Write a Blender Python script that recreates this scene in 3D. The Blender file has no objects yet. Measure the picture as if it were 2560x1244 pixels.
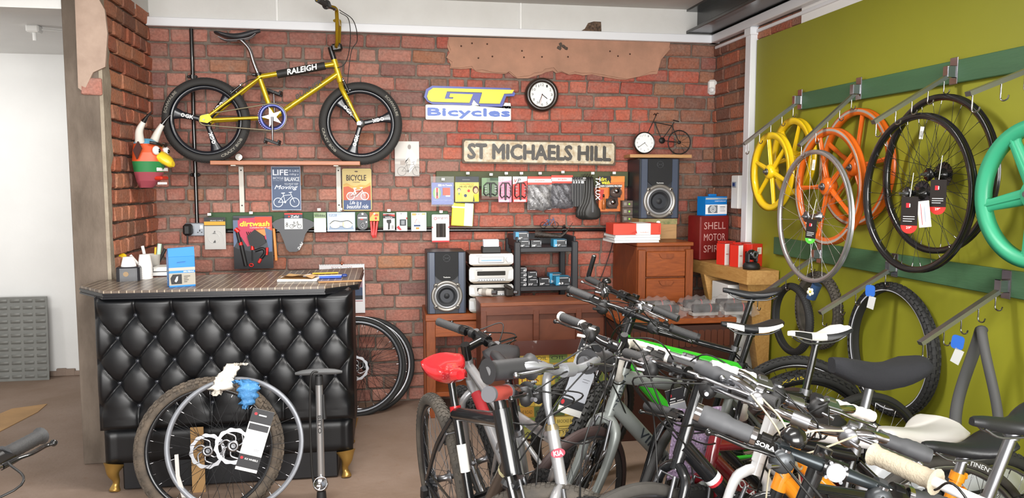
import bpy, math, random
from mathutils import Vector, Matrix, Euler
random.seed(7)
SC = bpy.context.scene; COL = SC.collection
# ------------------------------------------------------------------ camera
F_PX = 1920.0; CXP, CYP = 1280.0, 622.0
EYE = Vector((0, 0, 1.52)); YAW = math.radians(-9.5); PIT = math.radians(5.0)
cam = bpy.data.cameras.new('camera'); cam.sensor_width = 36.0; cam.sensor_fit = 'HORIZONTAL'
cam.lens = 36.0 * F_PX / 2560.0; cam.clip_start = 0.02
cam_o = bpy.data.objects.new('camera', cam); COL.objects.link(cam_o)
cam_o.location = EYE; cam_o.rotation_euler = (math.pi / 2 - PIT, 0, YAW); SC.camera = cam_o
_R = Euler((math.pi / 2 - PIT, 0, YAW)).to_matrix()
def at(u, v, X=None, Y=None, Z=None):
    'real place of something seen at photo position (u, v) that lies in the given plane of the room'
    d = _R @ Vector(((u - CXP) / F_PX, -(v - CYP) / F_PX, -1))
    t = (X - EYE.x) / d.x if X is not None else (Y - EYE.y) / d.y if Y is not None else (Z - EYE.z) / d.z
    return EYE + d * t
# ------------------------------------------------------------------ colour management, sky, lights
SC.view_settings.view_transform = 'Standard'; SC.view_settings.look = 'None'
SC.view_settings.gamma = 1.0; SC.view_settings.use_curve_mapping = False
SC.view_settings.exposure = 0.84
cy = SC.cycles; cy.max_bounces = 6; cy.diffuse_bounces = 3; cy.glossy_bounces = 3; cy.transmission_bounces = 3; cy.transparent_max_bounces = 8; cy.caustics_reflective = False; cy.caustics_refractive = False
W = bpy.data.worlds.new('sky'); SC.world = W; W.use_nodes = True
bg = W.node_tree.nodes['Background']; bg.inputs[0].default_value = (0.90, 0.95, 1.0, 1); bg.inputs[1].default_value = 0.4
def area(name, loc, rot, sx, sy, power, col=(1, 1, 1)):
    l = bpy.data.lights.new(name, 'AREA'); l.shape = 'RECTANGLE'; l.size = sx; l.size_y = sy; l.energy = power; l.color = col
    o = bpy.data.objects.new(name, l); COL.objects.link(o); o.location = loc; o.rotation_euler = rot; return o
# daylight through the shop window behind the camera, plus two unseen strips added as fill for the brick walls
area('street_daylight', (0.1, -7.0, 2.4), (math.radians(88), 0, 0), 9.0, 4.6, 1500, (1.0, 0.985, 0.96))
area('fill_strip_near', (0.3, 0.9, 2.66), (0, 0, 0), 1.5, 0.2, 25, (1.0, 0.97, 0.93))
area('fill_strip_middle', (0.3, 3.0, 2.66), (0, 0, 0), 1.5, 0.2, 42, (1.0, 0.97, 0.93))
sl = bpy.data.lights.new('side_room_lamp', 'POINT'); sl.energy = 15; sl.shadow_soft_size = .12; sl.color = (1.0, .98, .96); slo = bpy.data.objects.new('side_room_lamp', sl); COL.objects.link(slo); slo.location = (-3.45, 5.0, 2.15)

# ------------------------------------------------------------------ materials
def lin(c):
    if isinstance(c, str):
        c = [int(c[i:i + 2], 16) / 255 for i in (0, 2, 4)]
    return tuple(((x / 12.92) if x <= .04045 else ((x + .055) / 1.055) ** 2.4) for x in c[:3]) + (1,)
_M = {}
def mat(name, col=None, rough=.5, metal=0., noise=None, bump=None, alpha=1., coat=0., trans=0., spec=.5, emit=None, col2=None, stretch=None, obj_rand=0.):
    'principled material; noise=(scale, amount) blotches towards col2; bump=(scale, strength); stretch=(x,y,z) texture scaling'
    if name in _M: return _M[name]
    m = bpy.data.materials.new(name); m.use_nodes = True; nt = m.node_tree; N = nt.nodes; L = nt.links
    b = N['Principled BSDF']; c = lin(col)
    b.inputs['Base Color'].default_value = c; b.inputs['Roughness'].default_value = rough; b.inputs['Metallic'].default_value = metal
    b.inputs['Alpha'].default_value = alpha; b.inputs['Coat Weight'].default_value = coat; b.inputs['Transmission Weight'].default_value = trans
    b.inputs['Specular IOR Level'].default_value = spec
    if emit: b.inputs['Emission Color'].default_value = lin(emit[0]); b.inputs['Emission Strength'].default_value = emit[1]
    tc = None
    def tex(scale, detail=5, rough_=.6):
        nonlocal tc
        if tc is None:
            tc = N.new('ShaderNodeTexCoord')
            if stretch:
                mp = N.new('ShaderNodeMapping'); mp.inputs['Scale'].default_value = stretch; L.new(tc.outputs['Object'], mp.inputs['Vector']); tc = mp
        t = N.new('ShaderNodeTexNoise'); t.inputs['Scale'].default_value = scale; t.inputs['Detail'].default_value = detail; t.inputs['Roughness'].default_value = rough_
        L.new(tc.outputs[0 if stretch else 'Object'], t.inputs['Vector']); return t
    if noise:
        t = tex(noise[0]); r = N.new('ShaderNodeValToRGB'); r.color_ramp.elements[0].position = .35; r.color_ramp.elements[1].position = .68
        c2 = lin(col2) if col2 else tuple(x * .55 for x in c[:3]) + (1,)
        r.color_ramp.elements[0].color = tuple(c[i] + (c2[i] - c[i]) * noise[1] for i in range(3)) + (1,); r.color_ramp.elements[1].color = c
        L.new(t.outputs['Fac'], r.inputs['Fac']); L.new(r.outputs['Color'], b.inputs['Base Color'])
    if bump:
        t = tex(bump[0], 6); bp = N.new('ShaderNodeBump'); bp.inputs['Strength'].default_value = bump[1]; bp.inputs['Distance'].default_value = .01
        L.new(t.outputs['Fac'], bp.inputs['Height']); L.new(bp.outputs['Normal'], b.inputs['Normal'])
    _M[name] = m; return m
def pm(col, rough=.55): return mat('print_' + col, col, rough)           # flat printed colour
def brick_mat(name, cols, per='object', grime='8c7f75', gamt=.22):
    'each brick its own tone: random per object, or per loose piece when the bricks are one mesh'
    if name in _M: return _M[name]
    m = bpy.data.materials.new(name); m.use_nodes = True; nt = m.node_tree; N = nt.nodes; L = nt.links; b = N['Principled BSDF']
    b.inputs['Roughness'].default_value = .85; b.inputs['Specular IOR Level'].default_value = .25
    if per == 'object': src = N.new('ShaderNodeObjectInfo').outputs['Random']
    else: src = N.new('ShaderNodeNewGeometry').outputs['Random Per Island']
    r = N.new('ShaderNodeValToRGB'); el = r.color_ramp.elements
    el[0].position = 0; el[0].color = lin(cols[0]); el[1].position = 1; el[1].color = lin(cols[-1])
    for i, c in enumerate(cols[1:-1]):
        e = el.new((i + 1) / (len(cols) - 1)); e.color = lin(c)
    L.new(src, r.inputs['Fac'])
    g = N.new('ShaderNodeNewGeometry')
    n1 = N.new('ShaderNodeTexNoise'); n1.inputs['Scale'].default_value = 9; n1.inputs['Detail'].default_value = 8; n1.inputs['Roughness'].default_value = .7
    L.new(g.outputs['Position'], n1.inputs['Vector'])
    k = N.new('ShaderNodeMapRange'); k.inputs[1].default_value = .42; k.inputs[2].default_value = .72; k.inputs[3].default_value = 0; k.inputs[4].default_value = gamt + .25
    L.new(n1.outputs['Fac'], k.inputs[0])
    mx = N.new('ShaderNodeMix'); mx.data_type = 'RGBA'; mx.inputs[7].default_value = lin(grime)
    L.new(k.outputs[0], mx.inputs[0]); L.new(r.outputs['Color'], mx.inputs[6])
    n2 = N.new('ShaderNodeTexNoise'); n2.inputs['Scale'].default_value = 70; n2.inputs['Detail'].default_value = 5; L.new(g.outputs['Position'], n2.inputs['Vector'])
    k2 = N.new('ShaderNodeMapRange'); k2.inputs[1].default_value = .25; k2.inputs[2].default_value = .75; k2.inputs[3].default_value = .72; k2.inputs[4].default_value = 1.2
    L.new(n2.outputs['Fac'], k2.inputs[0])
    ml = N.new('ShaderNodeMix'); ml.data_type = 'RGBA'; ml.blend_type = 'MULTIPLY'; ml.inputs[0].default_value = 1
    L.new(mx.outputs[2], ml.inputs[6]); L.new(k2.outputs[0], ml.inputs[7]); L.new(ml.outputs[2], b.inputs['Base Color'])
    bp = N.new('ShaderNodeBump'); bp.inputs['Strength'].default_value = .55; bp.inputs['Distance'].default_value = .012
    L.new(n2.outputs['Fac'], bp.inputs['Height']); L.new(bp.outputs['Normal'], b.inputs['Normal'])
    _M[name] = m; return m
def wood(name, c1, c2, rough=.45, scale=(1.2, 9, 9), dist=2.2, coat=0.):
    'long grain running along the first stretched axis'
    if name in _M: return _M[name]
    m = bpy.data.materials.new(name); m.use_nodes = True; nt = m.node_tree; N = nt.nodes; L = nt.links; b = N['Principled BSDF']
    b.inputs['Roughness'].default_value = rough; b.inputs['Coat Weight'].default_value = coat
    tc = N.new('ShaderNodeTexCoord'); mp = N.new('ShaderNodeMapping'); mp.inputs['Scale'].default_value = scale
    L.new(tc.outputs['Object'], mp.inputs['Vector'])
    n = N.new('ShaderNodeTexNoise'); n.inputs['Scale'].default_value = 3.0; n.inputs['Detail'].default_value = 7; n.inputs['Distortion'].default_value = dist; n.inputs['Roughness'].default_value = .62
    L.new(mp.outputs[0], n.inputs['Vector'])
    r = N.new('ShaderNodeValToRGB'); r.color_ramp.elements[0].position = .3; r.color_ramp.elements[1].position = .7
    r.color_ramp.elements[0].color = lin(c2); r.color_ramp.elements[1].color = lin(c1)
    L.new(n.outputs['Fac'], r.inputs['Fac']); L.new(r.outputs['Color'], b.inputs['Base Color'])
    bp = N.new('ShaderNodeBump'); bp.inputs['Strength'].default_value = .12; bp.inputs['Distance'].default_value = .004
    L.new(n.outputs['Fac'], bp.inputs['Height']); L.new(bp.outputs['Normal'], b.inputs['Normal'])
    _M[name] = m; return m

# ------------------------------------------------------------------ mesh building
def V(*a): return Vector(a)
class MB:
    'collects faces of one part; mats: list of materials used by its faces'
    def __init__(s): s.v = []; s.f = []; s.sm = []; s.mi = []; s.mats = []; s.cur = 0
    def use(s, m):
        if m not in s.mats: s.mats.append(m)
        s.cur = s.mats.index(m); return s
    def add(s, vs, fs, smooth=False, M=None):
        o = len(s.v)
        s.v.extend([(M @ Vector(p)) for p in vs] if M is not None else vs)
        for f in fs: s.f.append([i + o for i in f]); s.sm.append(smooth); s.mi.append(s.cur)
        return s
    def box(s, c, d, rot=None, bev=0., M=None):
        hx, hy, hz = d[0] / 2, d[1] / 2, d[2] / 2
        T = Matrix.Translation(c)
        if rot is not None: T = T @ (Euler(rot).to_matrix().to_4x4() if not isinstance(rot, Matrix) else rot.to_4x4())
        if M is not None: T = M @ T
        if bev <= 0:
            vs = [(x, y, z) for x in (-hx, hx) for y in (-hy, hy) for z in (-hz, hz)]
            return s.add(vs, [(0, 1, 3, 2), (4, 6, 7, 5), (0, 4, 5, 1), (2, 3, 7, 6), (0, 2, 6, 4), (1, 5, 7, 3)], False, T)
        b = min(bev, hx * .98, hy * .98, hz * .98); vs = []; fs = []
        for x in (-1, 1):
            for y in (-1, 1):
                for z in (-1, 1):
                    vs += [(x * hx, y * (hy - b), z * (hz - b)), (x * (hx - b), y * hy, z * (hz - b)), (x * (hx - b), y * (hy - b), z * hz)]
        I = lambda x, y, z, k: ((x * 2 + y) * 2 + z) * 3 + k
        for x in (0, 1): q = [I(x, 0, 0, 0), I(x, 1, 0, 0), I(x, 1, 1, 0), I(x, 0, 1, 0)]; fs.append(q if x else q[::-1])
        for y in (0, 1): q = [I(0, y, 0, 1), I(0, y, 1, 1), I(1, y, 1, 1), I(1, y, 0, 1)]; fs.append(q if y else q[::-1])
        for z in (0, 1): q = [I(0, 0, z, 2), I(1, 0, z, 2), I(1, 1, z, 2), I(0, 1, z, 2)]; fs.append(q if z else q[::-1])
        for x in (0, 1):
            for y in (0, 1): q = [I(x, y, 0, 0), I(x, y, 0, 1), I(x, y, 1, 1), I(x, y, 1, 0)]; fs.append(q if x == y else q[::-1])
            for z in (0, 1): q = [I(x, 0, z, 0), I(x, 1, z, 0), I(x, 1, z, 2), I(x, 0, z, 2)]; fs.append(q if x == z else q[::-1])
        for y in (0, 1):
            for z in (0, 1): q = [I(0, y, z, 1), I(0, y, z, 2), I(1, y, z, 2), I(1, y, z, 1)]; fs.append(q if y == z else q[::-1])
        for x in (0, 1):
            for y in (0, 1):
                for z in (0, 1): q = [I(x, y, z, 0), I(x, y, z, 1), I(x, y, z, 2)]; fs.append(q if (x + y + z) % 2 else q[::-1])
        return s.add(vs, fs, False, T)
    def tube(s, pts, r, n=8, caps=True, closed=False, smooth=True, M=None, sx=1., up=None):
        'swept round (or flattened: sx) section along points'
        P = [Vector(p) for p in pts]; m = len(P)
        rr = r if isinstance(r, (list, tuple)) else [r] * m
        vs = []; fs = []; nrm = None
        for i in range(m):
            if closed: t = P[(i + 1) % m] - P[i - 1]
            else: t = P[min(i + 1, m - 1)] - P[max(i - 1, 0)]
            if t.length < 1e-9: t = Vector((0, 0, 1))
            t.normalize()
            if nrm is None:
                a = Vector(up) if up is not None else (Vector((0, 0, 1)) if abs(t.z) < .9 else Vector((1, 0, 0)))
                nrm = (a - t * a.dot(t)).normalized()
            else:
                nrm = (nrm - t * nrm.dot(t))
                nrm = nrm.normalized() if nrm.length > 1e-6 else t.orthogonal().normalized()
            bn = t.cross(nrm)
            for k in range(n):
                a = 2 * math.pi * k / n
                vs.append(P[i] + nrm * (math.cos(a) * rr[i] * sx) + bn * (math.sin(a) * rr[i]))
        for i in range(m if closed else m - 1):
            j = (i + 1) % m
            for k in range(n):
                k2 = (k + 1) % n; fs.append((i * n + k, i * n + k2, j * n + k2, j * n + k))
        s.add(vs, fs, smooth, M)
        if caps and not closed:
            o = len(vs)
            s.add(vs[:n], [tuple(range(n - 1, -1, -1))], False, M); s.add(vs[-n:], [tuple(range(n))], False, M)
        return s
    def cyl(s, p0, p1, r0, r1=None, n=16, caps=True, smooth=True, M=None): return s.tube([p0, p1], [r0, r0 if r1 is None else r1], n, caps, False, smooth, M)
    def lathe(s, prof, n=24, M=None, closed=False, smooth=True, arc=None):
        'profile (r, h) turned about local Z'
        vs = []; fs = []; m = len(prof); a0, a1 = arc if arc else (0, 2 * math.pi); full = arc is None; nn = n if full else n + 1
        for k in range(nn):
            a = a0 + (a1 - a0) * k / n; c, d = math.cos(a), math.sin(a)
            vs += [(r * c, r * d, h) for r, h in prof]
        for k in range(n):
            k2 = (k + 1) % nn
            for i in range(m if closed else m - 1):
                j = (i + 1) % m; fs.append((k * m + i, k2 * m + i, k2 * m + j, k * m + j))
        return s.add(vs, fs, smooth, M)
    def ell(s, c, rad, nu=14, nv=8, M=None):
        vs = [(c[0], c[1], c[2] - rad[2])]; fs = []
        for j in range(1, nv):
            p = -math.pi / 2 + math.pi * j / nv
            for i in range(nu):
                a = 2 * math.pi * i / nu
                vs.append((c[0] + rad[0] * math.cos(p) * math.cos(a), c[1] + rad[1] * math.cos(p) * math.sin(a), c[2] + rad[2] * math.sin(p)))
        vs.append((c[0], c[1], c[2] + rad[2])); e = len(vs) - 1
        for i in range(nu):
            i2 = (i + 1) % nu; fs.append((0, 1 + i2, 1 + i))
            for j in range(nv - 2): a = 1 + j * nu; fs.append((a + i, a + i2, a + nu + i2, a + nu + i))
            fs.append((1 + (nv - 2) * nu + i, 1 + (nv - 2) * nu + i2, e))
        return s.add(vs, fs, True, M)
    def prism(s, poly, h, M=None, z0=0., smooth=False):
        'outline in local XY pushed up local Z by h'
        n = len(poly)
        A = sum(poly[i][0] * poly[(i + 1) % n][1] - poly[(i + 1) % n][0] * poly[i][1] for i in range(n))
        if A < 0: poly = poly[::-1]
        vs = [(x, y, z0) for x, y in poly] + [(x, y, z0 + h) for x, y in poly]
        s.add(vs, [tuple(range(n - 1, -1, -1)), tuple(range(n, 2 * n))], False, M)
        return s.add(vs, [(i, (i + 1) % n, n + (i + 1) % n, n + i) for i in range(n)], smooth, M)
    def loft(s, rings, caps=True, smooth=True, M=None):
        n = len(rings[0]); vs = [p for r in rings for p in r]; fs = []
        for i in range(len(rings) - 1):
            for k in range(n): k2 = (k + 1) % n; fs.append((i * n + k, i * n + k2, (i + 1) * n + k2, (i + 1) * n + k))
        s.add(vs, fs, smooth, M)
        if caps: s.add(rings[0], [tuple(range(n - 1, -1, -1))], False, M); s.add(rings[-1], [tuple(range(n))], False, M)
        return s
    def grid(s, fn, nu, nv, smooth=True, M=None):
        vs = [fn(i / nu, j / nv) for j in range(nv + 1) for i in range(nu + 1)]
        fs = [(j * (nu + 1) + i, j * (nu + 1) + i + 1, (j + 1) * (nu + 1) + i + 1, (j + 1) * (nu + 1) + i) for j in range(nv) for i in range(nu)]
        return s.add(vs, fs, smooth, M)
    def mesh(s, name, m=None):
        me = bpy.data.meshes.new(name); me.from_pydata([tuple(p) for p in s.v], [], s.f)
        me.polygons.foreach_set('use_smooth', s.sm)
        ms = s.mats if s.mats else ([m] if m else [])
        for x in ms: me.materials.append(x)
        if len(ms) > 1: me.polygons.foreach_set('material_index', s.mi)
        me.update(); return me
    def obj(s, name, m=None, parent=None, M=None): return link(name, s.mesh(name, m), parent, M)
def link(name, me, parent=None, M=None):
    o = bpy.data.objects.new(name, me); COL.objects.link(o)
    if parent is not None: o.parent = parent
    if M is not None: o.matrix_local = M
    return o
def tag(o, label=None, cat=None, group=None, kind=None):
    if label: o['label'] = label
    if cat: o['category'] = cat
    if group: o['group'] = group
    if kind: o['kind'] = kind
    return o
def thing(name, label, cat, loc=(0, 0, 0), rot=(0, 0, 0), group=None, scale=None):
    o = bpy.data.objects.new(name, None); COL.objects.link(o); o.empty_display_size = .05
    o.location = loc; o.rotation_euler = rot
    return tag(o, label, cat, group)
def RX(a): return Matrix.Rotation(math.radians(a), 4, 'X')
def RY(a): return Matrix.Rotation(math.radians(a), 4, 'Y')
def RZ(a): return Matrix.Rotation(math.radians(a), 4, 'Z')
def TR(*a): return Matrix.Translation(Vector(a))
WALLM = RX(90)                # drawing plane x right, y up  ->  upright facing the shop front (-Y)
# lettering
_TX = {}
def glyphs(t, bold=0., shear=0., sp=1.):
    k = (t, bold, shear, sp)
    if k not in _TX:
        c = bpy.data.curves.new('lettering', 'FONT'); c.body = t; c.resolution_u = 2; c.offset = bold; c.shear = shear; c.space_character = sp
        o = bpy.data.objects.new('lettering', c); me = bpy.data.meshes.new_from_object(o)
        vs = [v.co.copy() for v in me.vertices]; fs = [tuple(p.vertices) for p in me.polygons]
        bpy.data.objects.remove(o); bpy.data.curves.remove(c); bpy.data.meshes.remove(me)
        x0 = min(v.x for v in vs); x1 = max(v.x for v in vs); y0 = min(v.y for v in vs); y1 = max(v.y for v in vs)
        _TX[k] = ([((v.x - x0) / (x1 - x0), (v.y - y0) / (y1 - y0)) for v in vs], fs, (x1 - x0) / (y1 - y0))
    return _TX[k]
def put_text(mb, t, x0, y0, x1, y1, z=0., M=None, bold=.0, shear=0., sp=1., keep=False, bend=None):
    'lettering fitted into a rectangle of the drawing plane'
    g, fs, asp = glyphs(t, 0., shear, sp); w, h = x1 - x0, y1 - y0
    if bold > 0 and not bend:      # heavier strokes: the same letters laid over themselves slightly shifted
        b = bold * min(h, w / max(1, len(t)) * 1.6) * 1.1
        for k, (dx, dy) in enumerate(((-b, 0), (b, 0), (0, b), (0, -b), (-b * .7, b * .7), (b * .7, -b * .7))): put_text(mb, t, x0 + b + dx, y0 + b + dy, x1 - b + dx, y1 - b + dy, z - 4e-5 * (k + 1), M, 0., shear, sp, keep)
        x0 += b; x1 -= b; y0 += b; y1 -= b; w, h = x1 - x0, y1 - y0
    if keep:
        if w / h > asp: cx = (x0 + x1) / 2; w = h * asp; x0 = cx - w / 2
        else: cy = (y0 + y1) / 2; h = w / asp; y0 = cy - h / 2
    vs = [(x0 + a * w, y0 + b * h, z) for a, b in g]
    if bend:     # (radius, centre angle): x runs clockwise round the ring, y outwards
        R, a0 = bend
        vs = [((R + y) * math.sin(a0 + x / R), (R + y) * math.cos(a0 + x / R), zz) for x, y, zz in vs]
    return mb.add(vs, fs, False, M)
def rrect(x0, y0, x1, y1, r, n=4):
    p = []
    for cx, cy, a in ((x1 - r, y1 - r, 0), (x0 + r, y1 - r, 90), (x0 + r, y0 + r, 180), (x1 - r, y0 + r, 270)):
        p += [(cx + r * math.cos(math.radians(a + 90 * i / n)), cy + r * math.sin(math.radians(a + 90 * i / n))) for i in range(n + 1)]
    return p
def circ(cx, cy, rx, ry=None, n=24):
    ry = rx if ry is None else ry
    return [(cx + rx * math.cos(2 * math.pi * i / n), cy + ry * math.sin(2 * math.pi * i / n)) for i in range(n)]
def spline(pts, n=6):
    'smooth path through points'
    P = [Vector(p) for p in pts]; P = [P[0] * 2 - P[1]] + P + [P[-1] * 2 - P[-2]]; out = []
    for i in range(1, len(P) - 2):
        a, b, c, d = P[i - 1:i + 3]
        for k in range(n):
            t = k / n; out.append(.5 * ((2 * b) + (c - a) * t + (2 * a - 5 * b + 4 * c - d) * t * t + (3 * b - a - 3 * c + d) * t ** 3))
    out.append(P[-2]); return out
def flat(mb, elems, w, h, z=0., M=WALLM, dz=.0004):
    '''printed design on a w x h face, origin bottom left, coordinates 0..1 (y up):
    r rectangle, e ellipse, p polygon, t lettering, l line'''
    for i, e in enumerate(elems):
        mb.use(pm(e[1])); k = e[0]; zz = z + dz * (i + 1)
        if k == 'r': x0, y0, x1, y1 = e[2:6]; mb.add([(x0 * w, y0 * h, zz), (x1 * w, y0 * h, zz), (x1 * w, y1 * h, zz), (x0 * w, y1 * h, zz)], [(0, 1, 2, 3)], False, M)
        elif k == 'e': p = circ(e[2] * w, e[3] * h, e[4] * w, e[5] * h, 20); mb.add([(x, y, zz) for x, y in p], [tuple(range(20))], False, M)
        elif k == 'p': mb.add([(x * w, y * h, zz) for x, y in e[2]], [tuple(range(len(e[2])))], False, M)
        elif k == 't':
            x0, y0, x1, y1 = e[3:7]; put_text(mb, e[2], x0 * w, y0 * h, x1 * w, y1 * h, zz, M, *(e[7:]))
        elif k == 'o':          # ring: centre, radii (fractions of w), thickness fraction
            R = e[4] * w; t = e[5] * w; n = 24; cx, cy = e[2] * w, e[3] * h
            vs = [(cx + q * math.cos(2 * math.pi * i / n), cy + q * math.sin(2 * math.pi * i / n), zz) for q in (R - t, R) for i in range(n)]
            mb.add(vs, [(i, n + i, n + (i + 1) % n, (i + 1) % n) for i in range(n)], False, M)
        elif k == 'l':
            (xa, ya), (xb, yb), t = e[2], e[3], e[4] * w / 2
            a = Vector((xa * w, ya * h)); b = Vector((xb * w, yb * h)); d = (b - a).normalized(); q = Vector((-d.y, d.x)) * t
            mb.add([(*(a - q), zz), (*(b - q), zz), (*(b + q), zz), (*(a + q), zz)], [(0, 1, 2, 3)], False, M)
    return mb
def print_on(parent, elems, w, h, M=WALLM, name='printed_design', dz=.0004):
    mb = MB(); flat(mb, elems, w, h, 0, M, dz); return mb.obj(name, None, parent)

# ------------------------------------------------------------------ common materials
CHROME = mat('chrome', 'b4b4b8', .14, 1.); ALU = mat('brushed_aluminium', '9c9da1', .34, 1.); STEEL = mat('dull_steel', '7c7d80', .42, .9)
SILV = mat('silver_paint', '9c9ea2', .34, .55); BLK = mat('black_paint', '131314', .25, coat=.4); BLKM = mat('black_matt', '1b1b1c', .55)
RUB = mat('black_rubber', '232323', .7, bump=(160, .12)); RUBD = mat('dusty_rubber', '3c3935', .85, noise=(14, .8), col2='5a534a', bump=(120, .2))
GRIP = mat('grip_rubber', '3a3a3b', .65, bump=(220, .25)); WHITE = mat('white_plastic', 'e9e9e6', .4); WPAINT = mat('white_gloss', 'f0f0ee', .3)
BRASS = mat('gold_paint', 'b08d4c', .35, .75); PAPER = mat('paper_white', 'eeeeea', .7); CLEAR = mat('clear_plastic', 'f4f6f8', .12, alpha=.07); CABLE = mat('cable_black', '161616', .45)
# ================================================================== the room
YB, XL, XR, ZC = 5.30, -1.455, 2.37, 2.73
def struct(name, mb, m=None): return tag(mb.obj(name, m), kind='structure')
CONC = mat('concrete_floor', '927e70', .8, noise=(1.6, .75), col2='77614f', bump=(35, .25))
def floor_mat():
    m = CONC; N = m.node_tree.nodes; L = m.node_tree.links; b = N['Principled BSDF']
    src = b.inputs['Base Color'].links[0].from_socket
    tc = N.new('ShaderNodeTexCoord'); n = N.new('ShaderNodeTexNoise'); n.inputs['Scale'].default_value = 11; n.inputs['Detail'].default_value = 9; n.inputs['Roughness'].default_value = .75
    L.new(tc.outputs['Object'], n.inputs['Vector'])
    k = N.new('ShaderNodeMapRange'); k.inputs[1].default_value = .58; k.inputs[2].default_value = .75; L.new(n.outputs['Fac'], k.inputs[0])
    mx = N.new('ShaderNodeMix'); mx.data_type = 'RGBA'; mx.inputs[7].default_value = lin('80644f'); L.new(k.outputs[0], mx.inputs[0]); L.new(src, mx.inputs[6]); L.new(mx.outputs[2], b.inputs['Base Color'])
floor_mat()
struct('floor', MB().box((-.6, 2.0, -.05), (8.8, 10.6, .1)), CONC)
WWALL = mat('white_wall_paint', 'e6e6e4', .8, noise=(2.2, .25), col2='cfcfcd', bump=(30, .08))
CEIL = mat('ceiling_paint', 'd2cfcb', .85, noise=(3, .3), col2='bdb9b4')
struct('ceiling', MB().box((.39, 1.5, ZC + .04), (3.96, 9.0, .08)), CEIL)
# ---- side room seen past the pillar
YF = 6.45
struct('wall_far', MB().box((-3.2, YF + .05, 1.4), (3.6, .1, 2.8)), WWALL)
zc2 = at(90, 135, Y=YF).z
struct('ceiling_side_room', MB().box((-3.2, 5.2, zc2 + .04), (3.25, 2.9, .08)), WWALL)
struct('wall_side_room', MB().box((-4.85, 5.2, 1.4), (.1, 2.6, 2.8)), WWALL)
sk = MB()
for i in range(24):
    x = -3.1 + i * .065; h = .035 + random.random() * .03
    sk.box((x, YF - .012, h / 2), (.07, .02 + random.random() * .014, h), (0, 0, random.uniform(-.05, .05)), .004)
struct('baseboard_far', sk, mat('broken_plaster_edge', '8f7d70', .9, bump=(60, .5)))
wf = MB()          # shop front behind the camera: wall with one wide window
for c, d in (((-3.28, -2.3, 1.4), (2.06, .1, 2.8)), ((2.55, -2.3, 1.4), (.3, .1, 2.8)), ((.1, -2.3, .22), (4.7, .1, .46)), ((.1, -2.3, 2.72), (4.7, .1, .22))): wf.box(c, d)
struct('wall_front', wf, mat('front_wall_paint', '9a938a', .8))
wn = MB()
for x in (-2.2, -.66, .88, 2.4): wn.box((x, -2.28, 1.55), (.06, .08, 2.2), None, .005)
for z in (.47, 2.62): wn.box((.1, -2.28, z), (4.7, .08, .06), None, .005)
struct('window_1', wn, mat('window_frame_dark', '3a3a3a', .5))
# ---- masonry
MORT = mat('old_mortar', '83766b', .95, noise=(18, .8), col2='5a5049', bump=(55, .9))
BR = {'l': ['a2695c', 'ac7668', '916258', 'b27a6a', '985f54', '82605a', 'ba8676', '9f7266'],
      'c': ['b2604e', 'b96753', 'a8594b', 'c0705c', 'a05448', 'b56152', '905a50', 'b06553'],
      'r': ['905f4e', '9e6c54', '82594e', 'a8765a', '7a564a', '96644f', 'a35f49'],
      's': ['bf7458', 'ad6750', 'c68766', '9c604d', 'b66d53', 'c08365', '8f6153']}
_bm = {}
def brick_mesh(kind, hd, var):
    k = (kind, hd, var)
    if k not in _bm:
        rnd = random.Random(var * 7 + hd); mb = MB(); L = .110 if hd else .228
        mb.box((0, 0, 0), (L, .05, .079), None, .007)
        mb.v = [p + Vector((rnd.uniform(-.004, .004), rnd.uniform(-.003, .003), rnd.uniform(-.003, .003))) for p in mb.v]
        _bm[k] = mb.mesh('brick', brick_mat('brick_' + kind, BR[kind]))
    return _bm[k]
PITCH = .0925; Z0 = at(1330, 301, Y=YB).z % PITCH
def lay(wall, a0, a1, z1, place, kindf, hidden, seed, most=300, jit=.004):
    'courses along a wall from a0 to a1; the bricks in sight are pieces of their own, the covered ones one mesh'
    rnd = random.Random(seed); rest = MB(); items = []; row = 0; z = Z0 - PITCH
    while z < z1:
        zc = z + PITCH / 2; x = a0 - rnd.uniform(0, .2); hr = rnd.random() < .22
        while x < a1:
            hd = rnd.random() < (.85 if hr else .28); L = (.110 if hd else .228) * rnd.uniform(.94, 1.04)
            l, r = max(x, a0), min(x + L, a1)
            if r - l > .03 and zc + .03 < z1 and zc > .03: items.append(((l + r) / 2, zc, r - l, hd))
            x += L + rnd.uniform(.009, .017)
        z += PITCH; row += 1
    vis = [i for i in items if not hidden(i[0], i[1])]
    vis = sorted(vis, key=lambda i: -i[1])[:most]; vs = set(vis)
    for it in items:
        c, zc, L, hd = it; M = place(c, zc + rnd.uniform(-.003, .003), rnd.uniform(-jit, jit * 1.4)) @ RY(rnd.uniform(-.9, .9)) @ RX(rnd.uniform(-1.5, 1.5)) @ RZ(rnd.uniform(-1, 1))
        k = kindf(c, zc, rnd)
        if it in vs:
            o = link('brick', brick_mesh(k, hd, rnd.randrange(5)), wall)
            o.matrix_local = M @ Matrix.Diagonal((L / (.110 if hd else .228), 1, 1, 1))
        else:
            rest.use(brick_mat('brick_rest_' + k, BR[k], 'island')); rest.box((0, 0, 0), (L, .05, .078), None, .006, M)
    if rest.v: tag(rest.obj('covered_bricks', None, wall), kind='stuff')
wb = struct('wall_back', MB().box(((XL + XR) / 2, YB + .08, 1.4), (XR - XL + .3, .16, 2.8)), MORT)
ZT = 2.50
COVER = []          # areas of the back wall that other things hide, as photo rectangles
def cover(u0, v0, u1, v1):
    a = at(u0, v1, Y=YB); b = at(u1, v0, Y=YB); COVER.append((a.x, a.z, b.x, b.z))
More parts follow.
